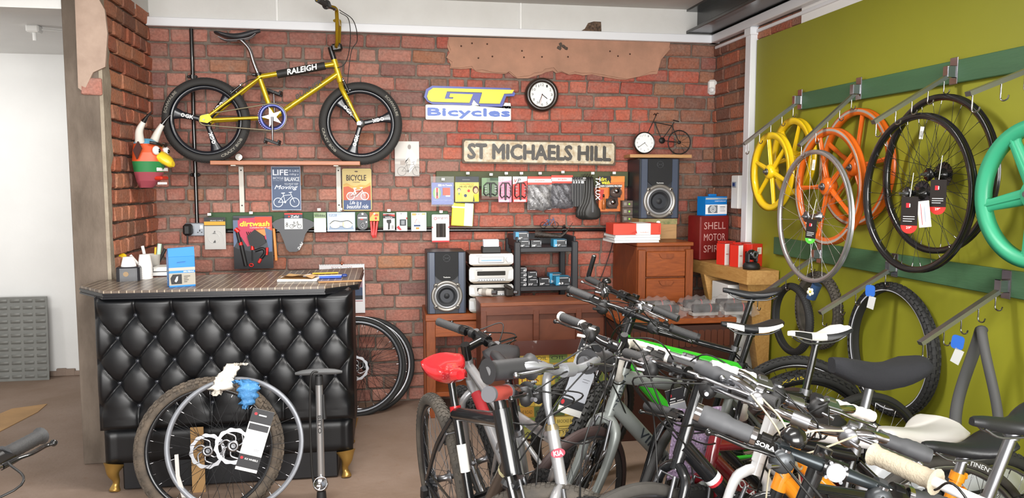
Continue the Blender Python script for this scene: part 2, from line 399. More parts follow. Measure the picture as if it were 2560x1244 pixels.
for c in [(1155, 345, 1538, 405), (1065, 218, 1285, 298), (1310, 195, 1398, 280), (680, 418, 752, 525), (856, 422, 930, 525), (525, 532, 1120, 572), (1090, 430, 1570, 500), (1600, 395, 1700, 600),
          (1068, 630, 1165, 1244), (1172, 632, 1285, 1244), (230, 690, 900, 1244), (1525, 600, 1735, 1244), (1195, 740, 2500, 1244), (585, 545, 685, 672), (1740, 535, 1850, 1244)]: cover(*c)
def hid_b(x, z): return any(a < x - .04 and x + .04 < c and b < z and z < d for a, b, c, d in COVER) or z < .45
patch_px = [(1119, 101), (1117, 118), (1124, 135), (1119, 150), (1126, 162), (1124, 172), (1150, 174), (1178, 172), (1190, 180), (1206, 183), (1228, 184), (1262, 186), (1270, 181), (1280, 190), (1292, 197), (1318, 197), (1336, 191), (1352, 187), (1362, 182), (1380, 178), (1388, 184), (1402, 181), (1420, 188), (1436, 186), (1455, 190), (1478, 187), (1500, 192), (1540, 199), (1562, 200), (1590, 194), (1622, 187), (1640, 186), (1645, 168), (1650, 150), (1662, 136), (1672, 124), (1668, 112), (1400, 104)]
patch = [(at(u, v, Y=YB).x, at(u, v, Y=YB).z) for u, v in patch_px]
pz0 = at(1300, 180, Y=YB).z; px0, px1 = at(1124, 150, Y=YB).x, at(1645, 150, Y=YB).x
def kind_b(x, z, rnd):
    seam = at(1118, 300, Y=YB).x
    if x < seam: return 'l' if rnd.random() < .9 else 'r'
    if x > at(1650, 300, Y=YB).x - (z - 1.9) * .1: return 'r' if rnd.random() < .8 else 'c'
    return 'c'
def place_b(c, z, j): return TR(c, YB + .012 + j, z)
lay(wb, XL, XR, ZT, place_b, kind_b, lambda x, z: hid_b(x, z) or (px0 < x < px1 and z > pz0), 3)
pl = MB(); rr = random.Random(5); Mw = TR(0, YB - .012, 0) @ WALLM
pl.prism(patch, .012, Mw)
pl.prism([(x + rr.uniform(-.012, .012), z + .012 + rr.uniform(-.01, .01)) for x, z in patch], .009, Mw, .012)
pl.obj('plaster_patch', mat('old_pink_plaster', 'b98a72', .9, noise=(4.5, .8), col2='9a7662', bump=(22, .5)), wb)
hole = MB()
for u, v in ((1402, 112), (1410, 117), (1398, 120), (1416, 121)):
    p = at(u, v, Y=YB - .035); hole.box(p, (.03, .012, .02), (random.random(), random.random(), random.random()), .003)
hole.obj('broken_plaster', mat('broken_grey', '5c5048', .95, bump=(60, .6)), wb)
nails = MB()
for u, v in ((1153, 115), (1218, 110), (1305, 127), (1355, 142), (1420, 142), (1231, 141), (1196, 145), (1310, 143), (1525, 128), (1180, 108), (1545, 140), (1575, 135)): nails.ell(at(u, v, Y=YB - .036), (.006, .003, .006), 6, 4)
nails.obj('plug_holes', mat('dark_hole', '4a2f24', .9), wb)
bk = MB().box(((XL + XR) / 2, YB - .004, (2.52 + ZC) / 2), (XR - XL, .05, ZC - 2.50), None, .002)
bk.obj('painted_band', mat('white_band_paint', 'd9d8d5', .75, noise=(5, .3), col2='c6c3be', bump=(40, .12)), wb)
hp = [(1436, 84), (1448, 80), (1462, 72), (1470, 58), (1484, 54), (1502, 55), (1503, 84)]
hb_ = MB().prism([(at(u, v, Y=YB - .03).x, at(u, v, Y=YB - .03).z) for u, v in hp], .01, TR(0, YB - .027, 0) @ WALLM)
hb_.obj('chipped_hole', mat('chipped_hole', '7d6552', .95, noise=(60, 1.), col2='3f332b', bump=(70, .9)), wb)
for u in (693, 1302):
    a = at(u, 60, Y=YB - .04); MB().box((a.x, YB - .034, (ZC + 2.54) / 2), (.018, .012, ZC - 2.54), None, .003).obj('conduit_cover', WPAINT, wb)
# ---- left wall and the pillar at its end
YP = 4.37; TW = .155
wl = struct('wall_left', MB().box((XL - TW / 2 - .006, (YP + YB) / 2 + .05, 1.4), (TW - .012, YB - YP + .1, 2.8)), MORT)
def place_l(c, z, j): return TR(XL - .012 - j, c, z) @ RZ(90)
lay(wl, YP + .05, YB, ZT + .12, place_l, lambda a, z, r: 's' if r.random() < .85 else 'r', lambda y, z: z < .92, 11)
CON2 = mat('bare_concrete', '7f7266', .9, noise=(6, .9), col2='574c42', bump=(26, 1.), stretch=(1, 1, .35))
fr = random.Random(2); n = 30
def ragged(fn, z0, z1, n, th, M):
    vs = []
    mb = MB(); poly = [(0, z0)] + [(fn(i / n), z0 + (z1 - z0) * i / n) for i in range(n + 1)] + [(0, z1)]
    return mb.prism(poly, th, M)
fc = MB().box((XL - TW / 2, YP - .0, 1.37), (TW + .01, .03, 2.74), None, .004)
fc.obj('concrete_face', CON2, wl)
lap = ragged(lambda t: .045 + .035 * fr.random() + (.05 if .60 < t < .82 else 0), 0, 2.70, 44, .022, TR(XL + .012, YP - .012, 0) @ RZ(90) @ RX(90) @ TR(0, 0, -.012))
lap.obj('plaster_edge', mat('plaster_edge', 'a59a88', .9, noise=(9, .8), col2='857a6a', bump=(30, .6)), wl)
tp = at(228, 85, Y=YP); MB().prism([(-.075, -.28), (-.05, -.30), (.0, -.20), (.06, -.17), (.078, .0), (.07, .12), (.03, .2), (-.07, .2)], .018, TR(tp.x + .01, YP - .012, tp.z) @ WALLM).obj('plaster_patch', mat('pink_render', 'b59e8e', .85, noise=(6, .6), col2='927c6e', bump=(28, .3)), wl)
bp_ = at(228, 216, Y=YP - .02); o = link('brick', brick_mesh('l', 1, 1), wl); o.matrix_local = TR(bp_.x, YP - .005, bp_.z) @ Matrix.Diagonal((.9, 1, 1.1, 1))
bb_ = MB().box((XL - .02, (YP + YB) / 2, (ZT + .03 + ZC) / 2 + .02), (.06, YB - YP + .6, ZC - ZT - .03), None, .002); bb_.obj('painted_band', mat('white_band_paint', 'e4e3e0'), wl)
zh = at(90, 20, Y=YP).z
struct('wall_header', MB().box((-2.75, YP + .08, (zh + 2.9) / 2), (2.3, .16, 2.9 - zh)), WWALL)
struct('wall_front_left', MB().box((-4.3, 1.0, 1.4), (.1, 6.0, 2.8)), WWALL)
# ---- right wall: brick near the corner, white paint beyond, olive board in front
wr = struct('wall_right', MB().box((XR + .08, 2.5, 1.4), (.16, 6.4, 2.8)), MORT)
yw = at(2012, 25, X=XR).y
def place_r(c, z, j): return TR(XR + .012 + j, c, z) @ RZ(90)
lay(wr, yw, YB, ZT, place_r, lambda a, z, r: 'r' if r.random() < .8 else 's', lambda y, z: z < .9 or (y < 4.6 and z < 2.3), 21)
MB().box((XR - .004, (yw - .7) / 2, 1.4), (.03, yw + .7, 2.8)).obj('white_paint', mat('white_gloss', 'f0f0ee'), wr)
ztop = at(1893, 100, X=2.345).z; y0b = at(1893, 100, X=2.345).y
OLIVE = mat('olive_paint', '8a8a20', .55, noise=(1.5, .25), col2='7a7b1a', bump=(260, .03))
gb = MB().box((2.353, (y0b + .6) / 2, (ztop + .12) / 2), (.018, y0b - .6, ztop - .12), None, .002)
go = gb.obj('wall_board', OLIVE); tag(go, 'olive green painted board covering the right wall', 'board')
TRK = mat('pvc_trunking', 'e6e8ec', .35)
t1 = MB().box(((XL + XR) / 2, YB - .045, 2.525), (XR - XL, .05, .055), None, .004); struct('trim_1', t1, TRK)
t2 = MB().box((XR - .04, 3.2, 2.525), (.05, YB * 2 - 6.4, .055), None, .004); struct('trim_2', t2, TRK)
t3 = MB().box((XR - .02, 3.4, 2.468), (.02, 3.7, .02), None, .003); struct('trim_3', t3, TRK)
yv = at(1878, 300, X=XR - .03).y
t4 = MB().box((XR - .03, yv + .01, 1.25), (.06, .075, 2.5), None, .004).box((XR - .03, yv + .01, 2.47), (.075, .09, .05), None, .004); struct('trim_4', t4, TRK)
# steel beam
bmx = MB(); GRN = mat('beam_dark_green', '39423c', .45, noise=(6, .6), col2='25292a'); yb0, yb1 = -.4, YB - .02; ym = (yb0 + yb1) / 2; ly = yb1 - yb0
xb = at(1712, 60, Y=YB - .05).x
bmx.box((xb + .17, ym, 2.572), (.30, ly, .022), None, .003); bmx.box((xb + .11, ym, 2.72), (.018, ly, .29)); bmx.box((xb + .17, ym, 2.725), (.30, ly, .02))
bo = bmx.obj('steel_beam', mat('beam_black', '2a2d30', .3, noise=(5, .8), col2='14150f', coat=.3)); tag(bo, 'dark painted steel beam under the ceiling above the right wall', 'beam', kind='structure')
yc = MB().tube(spline([(xb + .085 + random.uniform(-.006, .006), yb1 - i * .35, 2.60 + random.uniform(-.008, .008)) for i in range(14)], 4), .006, 6)
tag(yc.obj('cable', mat('yellow_cable', 'c9a92c', .5)), 'yellow cable tied along the dark steel beam', 'cable')
# ---- pipes and sockets on the back wall
def wallpipe(name, pts, r, label, clips):
    t = thing(name, label, 'pipe', (0, 0, 0)); P = [at(u, v, Y=YB - .03) for u, v in pts]
    MB().tube(P, r, 12).obj('tube', BLK, t)
    for u, v in clips:
        c = at(u, v, Y=YB - .03); m = MB(); d = (P[1] - P[0]).normalized()
        m.cyl(c - d * .012, c + d * .012, r * 1.5, n=12)
        s = Vector((d.z, 0, -d.x)); m.box(c, (.05 if abs(d.z) > .5 else .02, .016, .02 if abs(d.z) > .5 else .05), None, .003)
        for q in (-1, 1): m.ell(c + s * q * .024 + V(0, -.004, 0), (.009, .009, .009), 8, 5)
        m.obj('pipe_clip', BLK, t)
    return t
wallpipe('conduit_pipe', [(478, 72), (482, 192), (484, 300), (493, 560)], .0125, 'black vertical conduit pipe beside the rear wheel of the yellow bike', [(481, 192), (488, 437)])
wallpipe('conduit_pipe', [(520, 578), (1130, 575), (1530, 574)], .0125, 'long black horizontal conduit pipe below the hanging products', [(1410, 573)])
def socket(u0, v0, u1, v1, label, plug, gangs):
    a = at(u0, v1, Y=YB - .06); b = at(u1, v0, Y=YB - .06); w = b.x - a.x; h = b.z - a.z
    t = thing('socket', label, 'socket', (a.x, YB - .02, a.z))
    MB().box((w / 2, -.02, h / 2), (w, .04, h), None, .005).obj('box', mat('grey_metal_box', '8d9299', .4, .3), t)
    f = MB()
    for k in range(gangs):
        cx = w * (k + .5) / gangs; f.use(WHITE); f.box((cx + .012, -.042, h * .7), (.018, .006, .022)); f.use(BLKM); f.box((cx, -.041, h * .42), (.006, .004, .012)); f.box((cx - .012, -.041, h * .28), (.008, .004, .005)); f.box((cx + .012, -.041, h * .28), (.008, .004, .005))
    f.obj('switches', None, t)
    if plug is not None: MB().box((plug * w, -.075, h * .52), (.052, .07, .075), None, .014).cyl((plug * w, -.09, h * .2), (plug * w, -.1, -.05), .006, n=8).obj('plug', BLKM, t)
socket(463, 557, 511, 590, 'grey double socket with black charger left of the brake cable packet', .22, 2)
socket(1517, 559, 1541, 588, 'grey single socket with black plug beside the red and white box', .6, 1)
p = at(1778, 219, X=XR - .03); t = thing('motion_sensor', 'white motion sensor on the brick corner beside white trunking', 'sensor', (XR - .03, p.y - .02, p.z), (0, 0, math.radians(-35)))
MB().box((0, 0, 0), (.062, .045, .105), None, .014).obj('housing', WHITE, t)
MB().ell((0, -.018, -.02), (.024, .014, .022)).obj('lens', mat('sensor_lens', 'dcdcdc', .25), t)
tx = at(1850, 480, X=XR - .05); m = MB().box((0, 0, 0), (.05, .10, .22), None, .004)
t = thing('control_box', 'white electrical control box with small blue display beside trunking', 'box', (XR - .04, tx.y + .05, tx.z)); m.obj('housing', WHITE, t)
MB().box((-.028, .0, .05), (.006, .05, .035)).obj('frame', mat('grey_bezel', '8a94a0', .4), t); MB().box((-.032, .0, .05), (.004, .028, .02)).obj('display', mat('blue_screen', '1d3d7a', .3), t)
# small fitting in the side room
p = at(84, 40, Y=5.3); t = thing('pull_switch', 'white ceiling pull switch in the bright side room', 'switch', (p.x, 5.3, 0)); zz = zc2
MB().box((0, 0, zz - .02), (.075, .075, .045), None, .008).cyl((0, 0, zz - .09), (0, 0, zz - .04), .012, n=10).obj('housing', WHITE, t); MB().tube([(0, 0, zz - .02), (.6, .3, zz - .01)], .006, 6).obj('lead', WHITE, t)
# louvred panel
a = at(-40, 945, Z=0); b = at(127, 947, Z=0); z1 = at(125, 740, Y=YF - .1).z; YL = YF - .06
t = thing('louvre_panel', 'grey steel louvred bin panel leaning on the white far wall', 'panel', (b.x, YL - .07, .0), (math.radians(-3), 0, 0))
w = b.x - a.x + .1; h = z1
GM = mat('louvre_grey', '7f807c', .5, .2, noise=(9, .4)); MB().box((-w / 2, 0, h / 2), (w, .006, h), None, .001).obj('sheet', GM, t)
lm = MB().grid(lambda u, v: (-.034 + .068 * u, -.003 - .013 * math.sin(min(1, v * 1.6) * math.pi / 2) * (1 if 0 < u < 1 else .3), -.012 + .026 * v), 4, 4, True).mesh('louvre', GM)
px = w / max(1, round(w / .085)); 
for r in range(12):
    for c in range(int(w / px)):
        o = link('louvre', lm, t); o.location = (-px * (c + .55), 0, h * (r + .6) / 12.2)
# floor patch
fp = [at(u, v, Z=0) for u, v in ((-60, 1060), (30, 1022), (118, 1010), (95, 1030), (-60, 1110))]
tag(MB().prism([(q.x, q.y) for q in fp], .004, TR(0, 0, .0005)).obj('floor_patch', mat('ochre_board', 'b0895a', .7, noise=(5, .5))), 'flat ochre patch on the floor near the left edge', 'floor patch')
# ================================================================== wheels and bicycles
_WM = {}
def cached(key, fn):
    if key not in _WM: _WM[key] = fn()
    return _WM[key]
def ringprof(R, w, d): return [(R - .002, -w / 2), (R, -w / 2 + .002), (R - .006, -w / 2 + .004), (R - .006, w / 2 - .004), (R, w / 2 - .002), (R - .002, w / 2), (R - d * .6, w / 2 * .95), (R - d, w / 2 * .55), (R - d, -w / 2 * .55), (R - d * .6, -w / 2 * .95)]
WX = RX(90)
def rim_mesh(R, w, d, m): return cached(('rim', R, w, d, m.name), lambda: MB().lathe(ringprof(R, w, d), 72, WX, True).mesh('wheel', m))
def tyre_mesh(R, tw, kind, m):
    def f():
        mb = MB(); c = R + tw * .52
        prof = [(c + tw * math.cos(a), tw * math.sin(a)) for a in [math.radians(-128 + 256 * i / 11) for i in range(12)]]
        prof += [(R - .001, tw * .62), (R - .001, -tw * .62)]
        mb.lathe(prof, 72, WX, True)
        if kind != 'slick':
            n = {'knob': 58, 'semi': 76, 'fine': 90}[kind]; hgt = {'knob': .0055, 'semi': .0025, 'fine': .0012}[kind]; Ro = c + tw
            for i in range(n):
                a = 2 * math.pi * i / n
                rows = ((0, 0), (.62, .5), (-.62, .5), (1.05, 0), (-1.05, 0)) if kind == 'knob' else ((.25, 0), (-.25, .5), (.7, .5), (-.7, 0))
                for ph, off in rows:
                    aa = a + off * 2 * math.pi / n; rr = c + tw * math.cos(ph) ; yy = tw * math.sin(ph)
                    M = RY(-math.degrees(aa)) @ TR(rr, yy, 0) @ RZ(math.degrees(ph))
                    L = 2 * math.pi * Ro / n
                    mb.box((0, 0, 0), (hgt * 2, tw * .42, L * (.55 if kind == 'knob' else .4)), None, 0, M)
        else:
            for yy in (-.35, .35): mb.lathe([(c + tw * .945, yy * tw), (c + tw * .975, yy * tw * .9), (c + tw * .945, yy * tw * .8)], 72, WX)
        return mb.mesh('tyre', m)
    return cached(('tyre', R, tw, kind, m.name), f)
def spoke_mesh(R, n, hw, fr, m, nip):
    def f():
        mb = MB()
        for i in range(n):
            s = 1 if i % 2 else -1; a = 2 * math.pi * i / n; k = 1 if (i // 2) % 2 else -1
            h = a + k * 1.15
            p0 = V(fr * math.cos(h), s * hw, fr * math.sin(h)); p1 = V(R * math.cos(a), s * .003, R * math.sin(a)); d = (p1 - p0).normalized()
            mb.use(m); mb.tube([p0, p1], .0011, 4, False); mb.use(nip); mb.tube([p1 - d * .014, p1 + d * .002], .0022, 5, False)
        return mb.mesh('spokes', None)
    return cached(('sp', R, n, hw, fr, m.name, nip.name), f)
def hub_mesh(hw, fr, m, ax=.055):
    def f():
        mb = MB().use(m); mb.lathe([(.0, -hw), (fr + .006, -hw - .002), (fr + .006, -hw + .003), (.014, -hw + .010), (.012, 0), (.014, hw - .010), (fr + .006, hw - .003), (fr + .006, hw + .002), (0, hw)], 20, WX)
        mb.use(STEEL); mb.cyl((0, -ax, 0), (0, ax, 0), .0055, n=10)
        for s in (-1, 1): mb.cyl((0, s * (hw + .003), 0), (0, s * (hw + .014), 0), .012, .010, 12)
        return mb.mesh('hub', None)
    return cached(('hub', hw, fr, m.name, ax), f)
def cass_mesh(m):
    def f():
        mb = MB()
        for i in range(7):
            r = .052 - i * .0052; y = -.033 - i * .0042; n = 40; pts = [((r + (.002 if k % 2 else -.0015)) * math.cos(2 * math.pi * k / n), (r + (.002 if k % 2 else -.0015)) * math.sin(2 * math.pi * k / n)) for k in range(n)]
            mb.prism(pts, .0022, TR(0, y, 0) @ WX)
        return mb.mesh('cassette', m)
    return cached(('cass', m.name), f)
def rotor_mesh(y, R=.08, m=None):
    m = m or ALU
    def f():
        mb = MB(); n = 96
        vs = []
        for q in (-.001, .001):
            vs += [((R - .016) * math.cos(2 * math.pi * k / n), (R - .016) * math.sin(2 * math.pi * k / n), q) for k in range(n)]
            vs += [((R + .0025 * math.sin(k * 2 * math.pi * 12 / n)) * math.cos(2 * math.pi * k / n), (R + .0025 * math.sin(k * 2 * math.pi * 12 / n)) * math.sin(2 * math.pi * k / n), q) for k in range(n)]
        fs = []
        for k in range(n):
            k2 = (k + 1) % n; fs += [(n + k, k, k2, n + k2), (2 * n + k, 3 * n + k, 3 * n + k2, 2 * n + k2), (n + k, n + k2, 3 * n + k2, 3 * n + k), (k2, k, 2 * n + k, 2 * n + k2)]
        M = TR(0, y, 0) @ WX; mb.add(vs, fs, False, M)
        for k in range(6):
            a = k * math.pi / 3; pts = spline([(.022 * math.cos(a), .022 * math.sin(a), 0), (.045 * math.cos(a + .35), .045 * math.sin(a + .35), 0), ((R - .014) * math.cos(a + .95), (R - .014) * math.sin(a + .95), 0)], 4)
            mb.tube(pts, .0045, 6, True, False, True, M, .3, (0, 0, 1))
        mb.lathe([(.012, -.002), (.026, -.002), (.026, .002), (.012, .002)], 24, M, True)
        for k in range(36):
            a = 2 * math.pi * k / 36; rr = R - (.0055 if k % 2 else .0105)
            mb.use(m)
        return mb.mesh('brake_rotor', m)
    return cached(('rotor', y, R, m.name), f)
def spoked(parent, M, R, tyre=None, tw=.022, rw=.024, rd=.018, n=32, hw=.032, fr=.021, rimM=None, spM=None, hubM=None, tyM=None, nip=None, rear=False, rotor=None, top=False, cassM=None, name='wheel'):
    'rim part with tyre, spokes, hub (cassette, rotor) below it; as a thing of its own with top=True'
    rimM = rimM or ALU; spM = spM or STEEL; hubM = hubM or ALU; tyM = tyM or RUB; nip = nip or CHROME
    if top: rim = parent; link('rim', rim_mesh(R, rw, rd, rimM), parent, M)
    else: rim = link(name, rim_mesh(R, rw, rd, rimM), parent, M)
    I = M if top else None
    if tyre: link('tyre', tyre_mesh(R, tw, tyre, tyM), rim, I)
    tag(link('spokes', spoke_mesh(round(R - rd, 4), n, hw, fr, spM, nip), rim, I), kind='stuff'); link('hub', hub_mesh(hw, fr, hubM, .07 if rear else .058), rim, I)
    if rear: link('cassette', cass_mesh(cassM or STEEL), rim, I)
    if rotor: link('brake_rotor', rotor_mesh(rotor), rim, I)
    return rim
def mag_mesh(R, n, m, w=.03, rd=.03, sw=(.022, .016), hubr=.034, th=.018, tri=False, fork=False):
    'moulded wheel: rim, hub barrel and n shaped spokes in one piece'
    def f():
        mb = MB().lathe([(R, -w / 2), (R - .004, -w / 2 + .004), (R - .006, 0), (R - .004, w / 2 - .004), (R, w / 2), (R - rd * .45, w / 2 * .9), (R - rd, w / 2 * .75), (R - rd, -w / 2 * .75), (R - rd * .45, -w / 2 * .9)], 72, WX, True)
        mb.lathe([(0, -.028), (hubr * .8, -.028), (hubr, -.018), (hubr, .018), (hubr * .8, .028), (0, .028)], 28, WX)
        for k in range(n):
            M = RY(-360. * k / n - 90)
            r0, r1 = hubr * .7, R - rd * .8
            if tri:      # wide bladed spokes flaring at the rim
                prof = [(r0, .018), (r0 + (r1 - r0) * .35, .016), (r0 + (r1 - r0) * .7, .022), (r1 - .012, .036), (r1 + .004, .055)]
            elif fork:
                prof = [(r0, sw[0]), (r0 + (r1 - r0) * .5, sw[1] * .8), (r1 - .01, sw[1] * 1.1), (r1 + .006, sw[1] * 2.0)]
            else: prof = [(r0, sw[0]), (r0 + (r1 - r0) * .5, (sw[0] + sw[1]) / 2), (r1 - .02, sw[1]), (r1 + .006, sw[1] * 1.7)]
            rings = []
            for x, hw in prof:
                rings.append([(x, th * .5 * c, hw * s) for c, s in ((0, 1), (.8, .8), (1, .35), (1, -.35), (.8, -.8), (0, -1), (-.8, -.8), (-1, -.35), (-1, .35), (-.8, .8))])
            mb.loft(rings, True, True, M)
            if not tri:      # raised rib down the spoke
                for s in (-1, 1): mb.box(((r0 + r1) / 2, s * th * .5, 0), (r1 - r0, .008, sw[1] * .55), None, .003, M)
        return mb.mesh('moulded_wheel', m)
    return cached(('mag', R, n, m.name, w, rd, sw, hubr, th, tri, fork), f)

def along(p0, p1, side, r, up=None):
    'frame lying on the flank of a tube: x along p0->p1, normal towards side'
    x = (p1 - p0).normalized(); n = (side - x * side.dot(x)).normalized(); y = n.cross(x); c = (p0 + p1) / 2 + n * (r + .0008)
    return Matrix(((x.x, y.x, n.x, c.x), (x.y, y.y, n.y, c.y), (x.z, y.z, n.z, c.z), (0, 0, 0, 1)))
def decal(parent, txt, p0, p1, side, r, h, m, w=None, bold=.02, shear=.0, M=None):
    w = w or (p1 - p0).length; mb = MB(); A = along(p0, p1, side, r)
    put_text(mb, txt, -w / 2, -h / 2, w / 2, h / 2, 0, A, bold, shear)
    return mb.obj('lettering', m, parent, M)
def saddle_mb(kind):
    'loft along x, nose forward; two materials: top and flank'
    prm = {'mtb': (.27, .145, .05, .018), 'race': (.275, .135, .045, .014), 'wide': (.26, .21, .075, .03), 'gel': (.30, .175, .115, .045), 'red': (.26, .17, .08, .03)}[kind]
    L, Wd, H, nose = prm; rings = []; N = 14
    for i in range(N + 1):
        t = i / N; x = .15 - L * t
        w = nose + (Wd / 2 - nose) * (1 / (1 + math.exp(-(t - .62) * 11))) ; 
        if t < .08: w *= (.45 + .55 * (t / .08) ** .5)
        if t > .9: w *= math.sqrt(max(.12, 1 - ((t - .9) / .1) ** 2 * .75))
        zt = .012 * math.cos(t * 5.2) + (.012 * (t - .5) if kind != 'gel' else .0); hh = H * (.55 + .45 * math.sin(math.pi * min(1, t * 1.15)))
        if t > .9: hh *= .75
        rings.append([(x, w * c, zt + dz) for c, dz in ((-1, -hh * .62), (-1.02, -hh * .3), (-.86, -hh * .08), (-.5, 0), (0, -.003 if kind == 'race' else .002), (.5, 0), (.86, -hh * .08), (1.02, -hh * .3), (1, -hh * .62), (.55, -hh * .7), (-.55, -hh * .7))])
    return rings
def saddle(parent, pos, kind, m1, m2=None, tilt=0, name='saddle'):
    rings = saddle_mb(kind); mb = MB().use(m1); mb.loft(rings, True, True)
    o = mb.obj(name, None, parent, TR(*pos) @ RY(tilt))
    if m2:
        for s in (-1, 1):
            for a, b in ((1, 5), (8, 13)):
                p = MB()
                vs = []; fs = []
                for i in range(a, b + 1):
                    for k in ((6, 7, 8) if s > 0 else (2, 1, 0)): q = Vector(rings[i][k]); vs.append(q + V(0, s * .0015, .0006))
                n = b - a
                for i in range(n):
                    for k in range(2): q = (i * 3 + k, i * 3 + k + 1, (i + 1) * 3 + k + 1, (i + 1) * 3 + k); fs.append(q if s < 0 else q[::-1])
                p.add(vs, fs, True); p.obj('side_panel', m2, o)
    rl = MB()
    for s in (-1, 1): rl.tube(spline([(.12, s * .012, -.02), (.07, s * .02, -.045), (-.05, s * .022, -.048), (-.10, s * .035, -.025)], 4), .0035, 6)
    rl.obj('rails', STEEL, o); return o
def bike_geo(g):
    R = g['R']; bb = V(0, 0, g.get('bb', .29)); cs = g.get('cs', .43); rear = V(-math.sqrt(cs ** 2 - (R - bb.z) ** 2), 0, R); front = V(g.get('fc', .61), 0, R)
    ha = math.radians(g.get('ha', 71)); a = V(-math.cos(ha), 0, math.sin(ha)); n = V(math.sin(ha), 0, math.cos(ha))
    hb = front - n * .042 + a * g.get('fl', .43); ht = hb + a * g.get('hl', .13); st = ht + a * g['stack']; cl = st + n * g.get('sl', .09)
    sa = math.radians(73); s = V(-math.cos(sa), 0, math.sin(sa)); sc = bb + s * g.get('stl', .44); ss = bb + s * ((g['sh'] - bb.z) / s.z)
    return dict(R=R, bb=bb, rear=rear, front=front, a=a, n=n, hb=hb, ht=ht, st=st, cl=cl, sc=sc, ss=ss, s=s)
def bicycle(label, x, y, hd, lean, steer, g, group=None, **o):
    G = bike_geo(g); bb, rear, front, a, n, hb, ht, st, cl, sc, ss = [G[k] for k in ('bb', 'rear', 'front', 'a', 'n', 'hb', 'ht', 'st', 'cl', 'sc', 'ss')]; R = G['R']
    t = thing('bicycle', label, 'bicycle', (x, y, 0), group=group)
    t.rotation_euler = (RZ(hd) @ RX(lean)).to_euler()
    fm = o['frame']; fat = o.get('fat', 1.); LEFT = V(0, 1, 0)
    S = TR(*hb) @ Matrix.Rotation(math.radians(steer), 4, a) @ TR(*-hb)
    # frame
    f = MB(); tt0 = ht - a * .03; dt0 = hb + a * .03; ttr, dtr, str_ = .0155 * fat, .0185 * fat, .0165
    tts = bb + G['s'] * o['ttl'] if o.get('ttl') else sc - G['s'] * .015
    if not o.get('step'): f.tube([tt0, tts], [ttr * 1.05, ttr], 14)
    f.tube([dt0, bb], [dtr, dtr], 14); f.tube([bb, sc], str_, 14); f.tube([hb - a * .004, ht + a * .004], o.get('htr', .0205 if fat > 1.1 else .018), 16)
    f.cyl(bb + V(0, -.036, 0), bb + V(0, .036, 0), .021, n=16)
    for s in (-1, 1):
        f.tube(spline([bb + V(-.02, s * .025, 0), bb.lerp(rear, .45) + V(0, s * .05, .0), rear + V(0, s * .06, 0)], 4), [.011] * 5 + [.009] * 4, 8)
        f.tube(spline([sc + V(-.005, s * .014, -.03), sc.lerp(rear, .45) + V(0, s * .048, 0), rear + V(0, s * .06, .01)], 4), .0085, 8)
        f.box(rear + V(.004, s * .06, .008), (.035, .005, .04), None, .002)
    fo = f.obj('frame', fm, t)
    if o.get('band'): # painted stripe round a tube
        for k, (q0, q1, m) in enumerate(o['band']):
            p0, p1 = dt0.lerp(bb, q0), dt0.lerp(bb, q1); MB().tube([p0, p1], dtr * 1.02, 14, False).obj('stripe', m, fo)
    for (txt, tube, q0, q1, h, m, *ex) in o.get('decals', []):
        A, B, r = {'dt': (dt0, bb, dtr), 'tt': (tt0, tts, ttr), 'st': (sc, bb, str_), 'ht': (ht, hb, .0205)}[tube]
        kw = ex[0] if ex else {}
        decal(fo, txt, A.lerp(B, q0), A.lerp(B, q1), kw.get('side', LEFT), r, h, m, None, kw.get('bold', .02), kw.get('shear', 0))
    # fork
    k = MB(); ft = o.get('fork', 'rigid'); fkm = o.get('forkM', fm); crown = hb - a * .012
    if ft == 'susp':
        k.use(o.get('crownM', fkm)); k.box(crown - a * .012, (.05, .15, .035), RY(90 - math.degrees(math.atan2(a.z, -a.x))).to_3x3(), .01)
        for s in (-1, 1):
            ax = front - n * .0; top = crown + V(0, s * .062, 0) - a * .01; low = front - n * .018 + V(0, s * .062, 0)
            mid = top.lerp(low, .42); k.use(o.get('stanM', CHROME)); k.tube([top + a * .02, mid], .0145, 12); k.use(fkm); k.tube([mid + a * .015, mid, low - a * .01], [.0235, .022, .018], 14); k.tube([mid + a * .018, mid + a * .002], .0255, 14)
            k.box(front + V(0, s * .06, .0) - n * .008, (.03, .012, .05), None, .004)
        arch = [top.lerp(low, .42) + V(0, 0, 0)]
        m0 = crown.lerp(front - n * .018, .36); k.tube(spline([m0 + V(0, -.062, -.01), m0 + n * .03 + V(0, -.045, .045), m0 + n * .035 + V(0, .045, .045), m0 + V(0, .062, -.01)], 4), .012, 8)
    else:
        k.use(fkm); k.cyl(crown + a * .01, crown - a * .03, .018, n=14)
        for s in (-1, 1):
            p = [crown - a * .015 + V(0, s * .004, 0), crown - a * .03 + V(0, s * .03, 0), crown - a * .07 + V(0, s * .053, 0), crown.lerp(front, .55) + V(-.02, s * .056, 0), front + V(-.004, s * .056, .01)]
            P = spline(p, 4); rr = [o.get('fr', .0155) * (1 - .5 * max(0, i / (len(P) - 1) - .35)) for i in range(len(P))]
            k.tube(P, rr, 12); k.box(front + V(0, s * .056, 0), (.022, .006, .035), None, .002)
    fk = k.obj('fork', None, t, S)
    if o.get('fork_text'): 
        pA, pB = crown.lerp(front, .45), crown.lerp(front, .85); decal(fk, o['fork_text'][0], pA + V(0, .062, 0), pB + V(0, .062, 0), LEFT, .022, .022, o['fork_text'][1])
    # wheels
    tw = o.get('tw', .025); Rr = round(R - tw * 1.52, 4); w = dict(tyre=o.get('tyre', 'semi'), tw=tw, rimM=o.get('rimM', ALU), spM=o.get('spM', STEEL), hubM=o.get('hubM', ALU), tyM=o.get('tyM', RUB), rd=o.get('rd', .018), n=o.get('nsp', 32))
    spoked(t, TR(*rear), Rr, rear=True, rotor=o.get('rotor') and .045, **w)
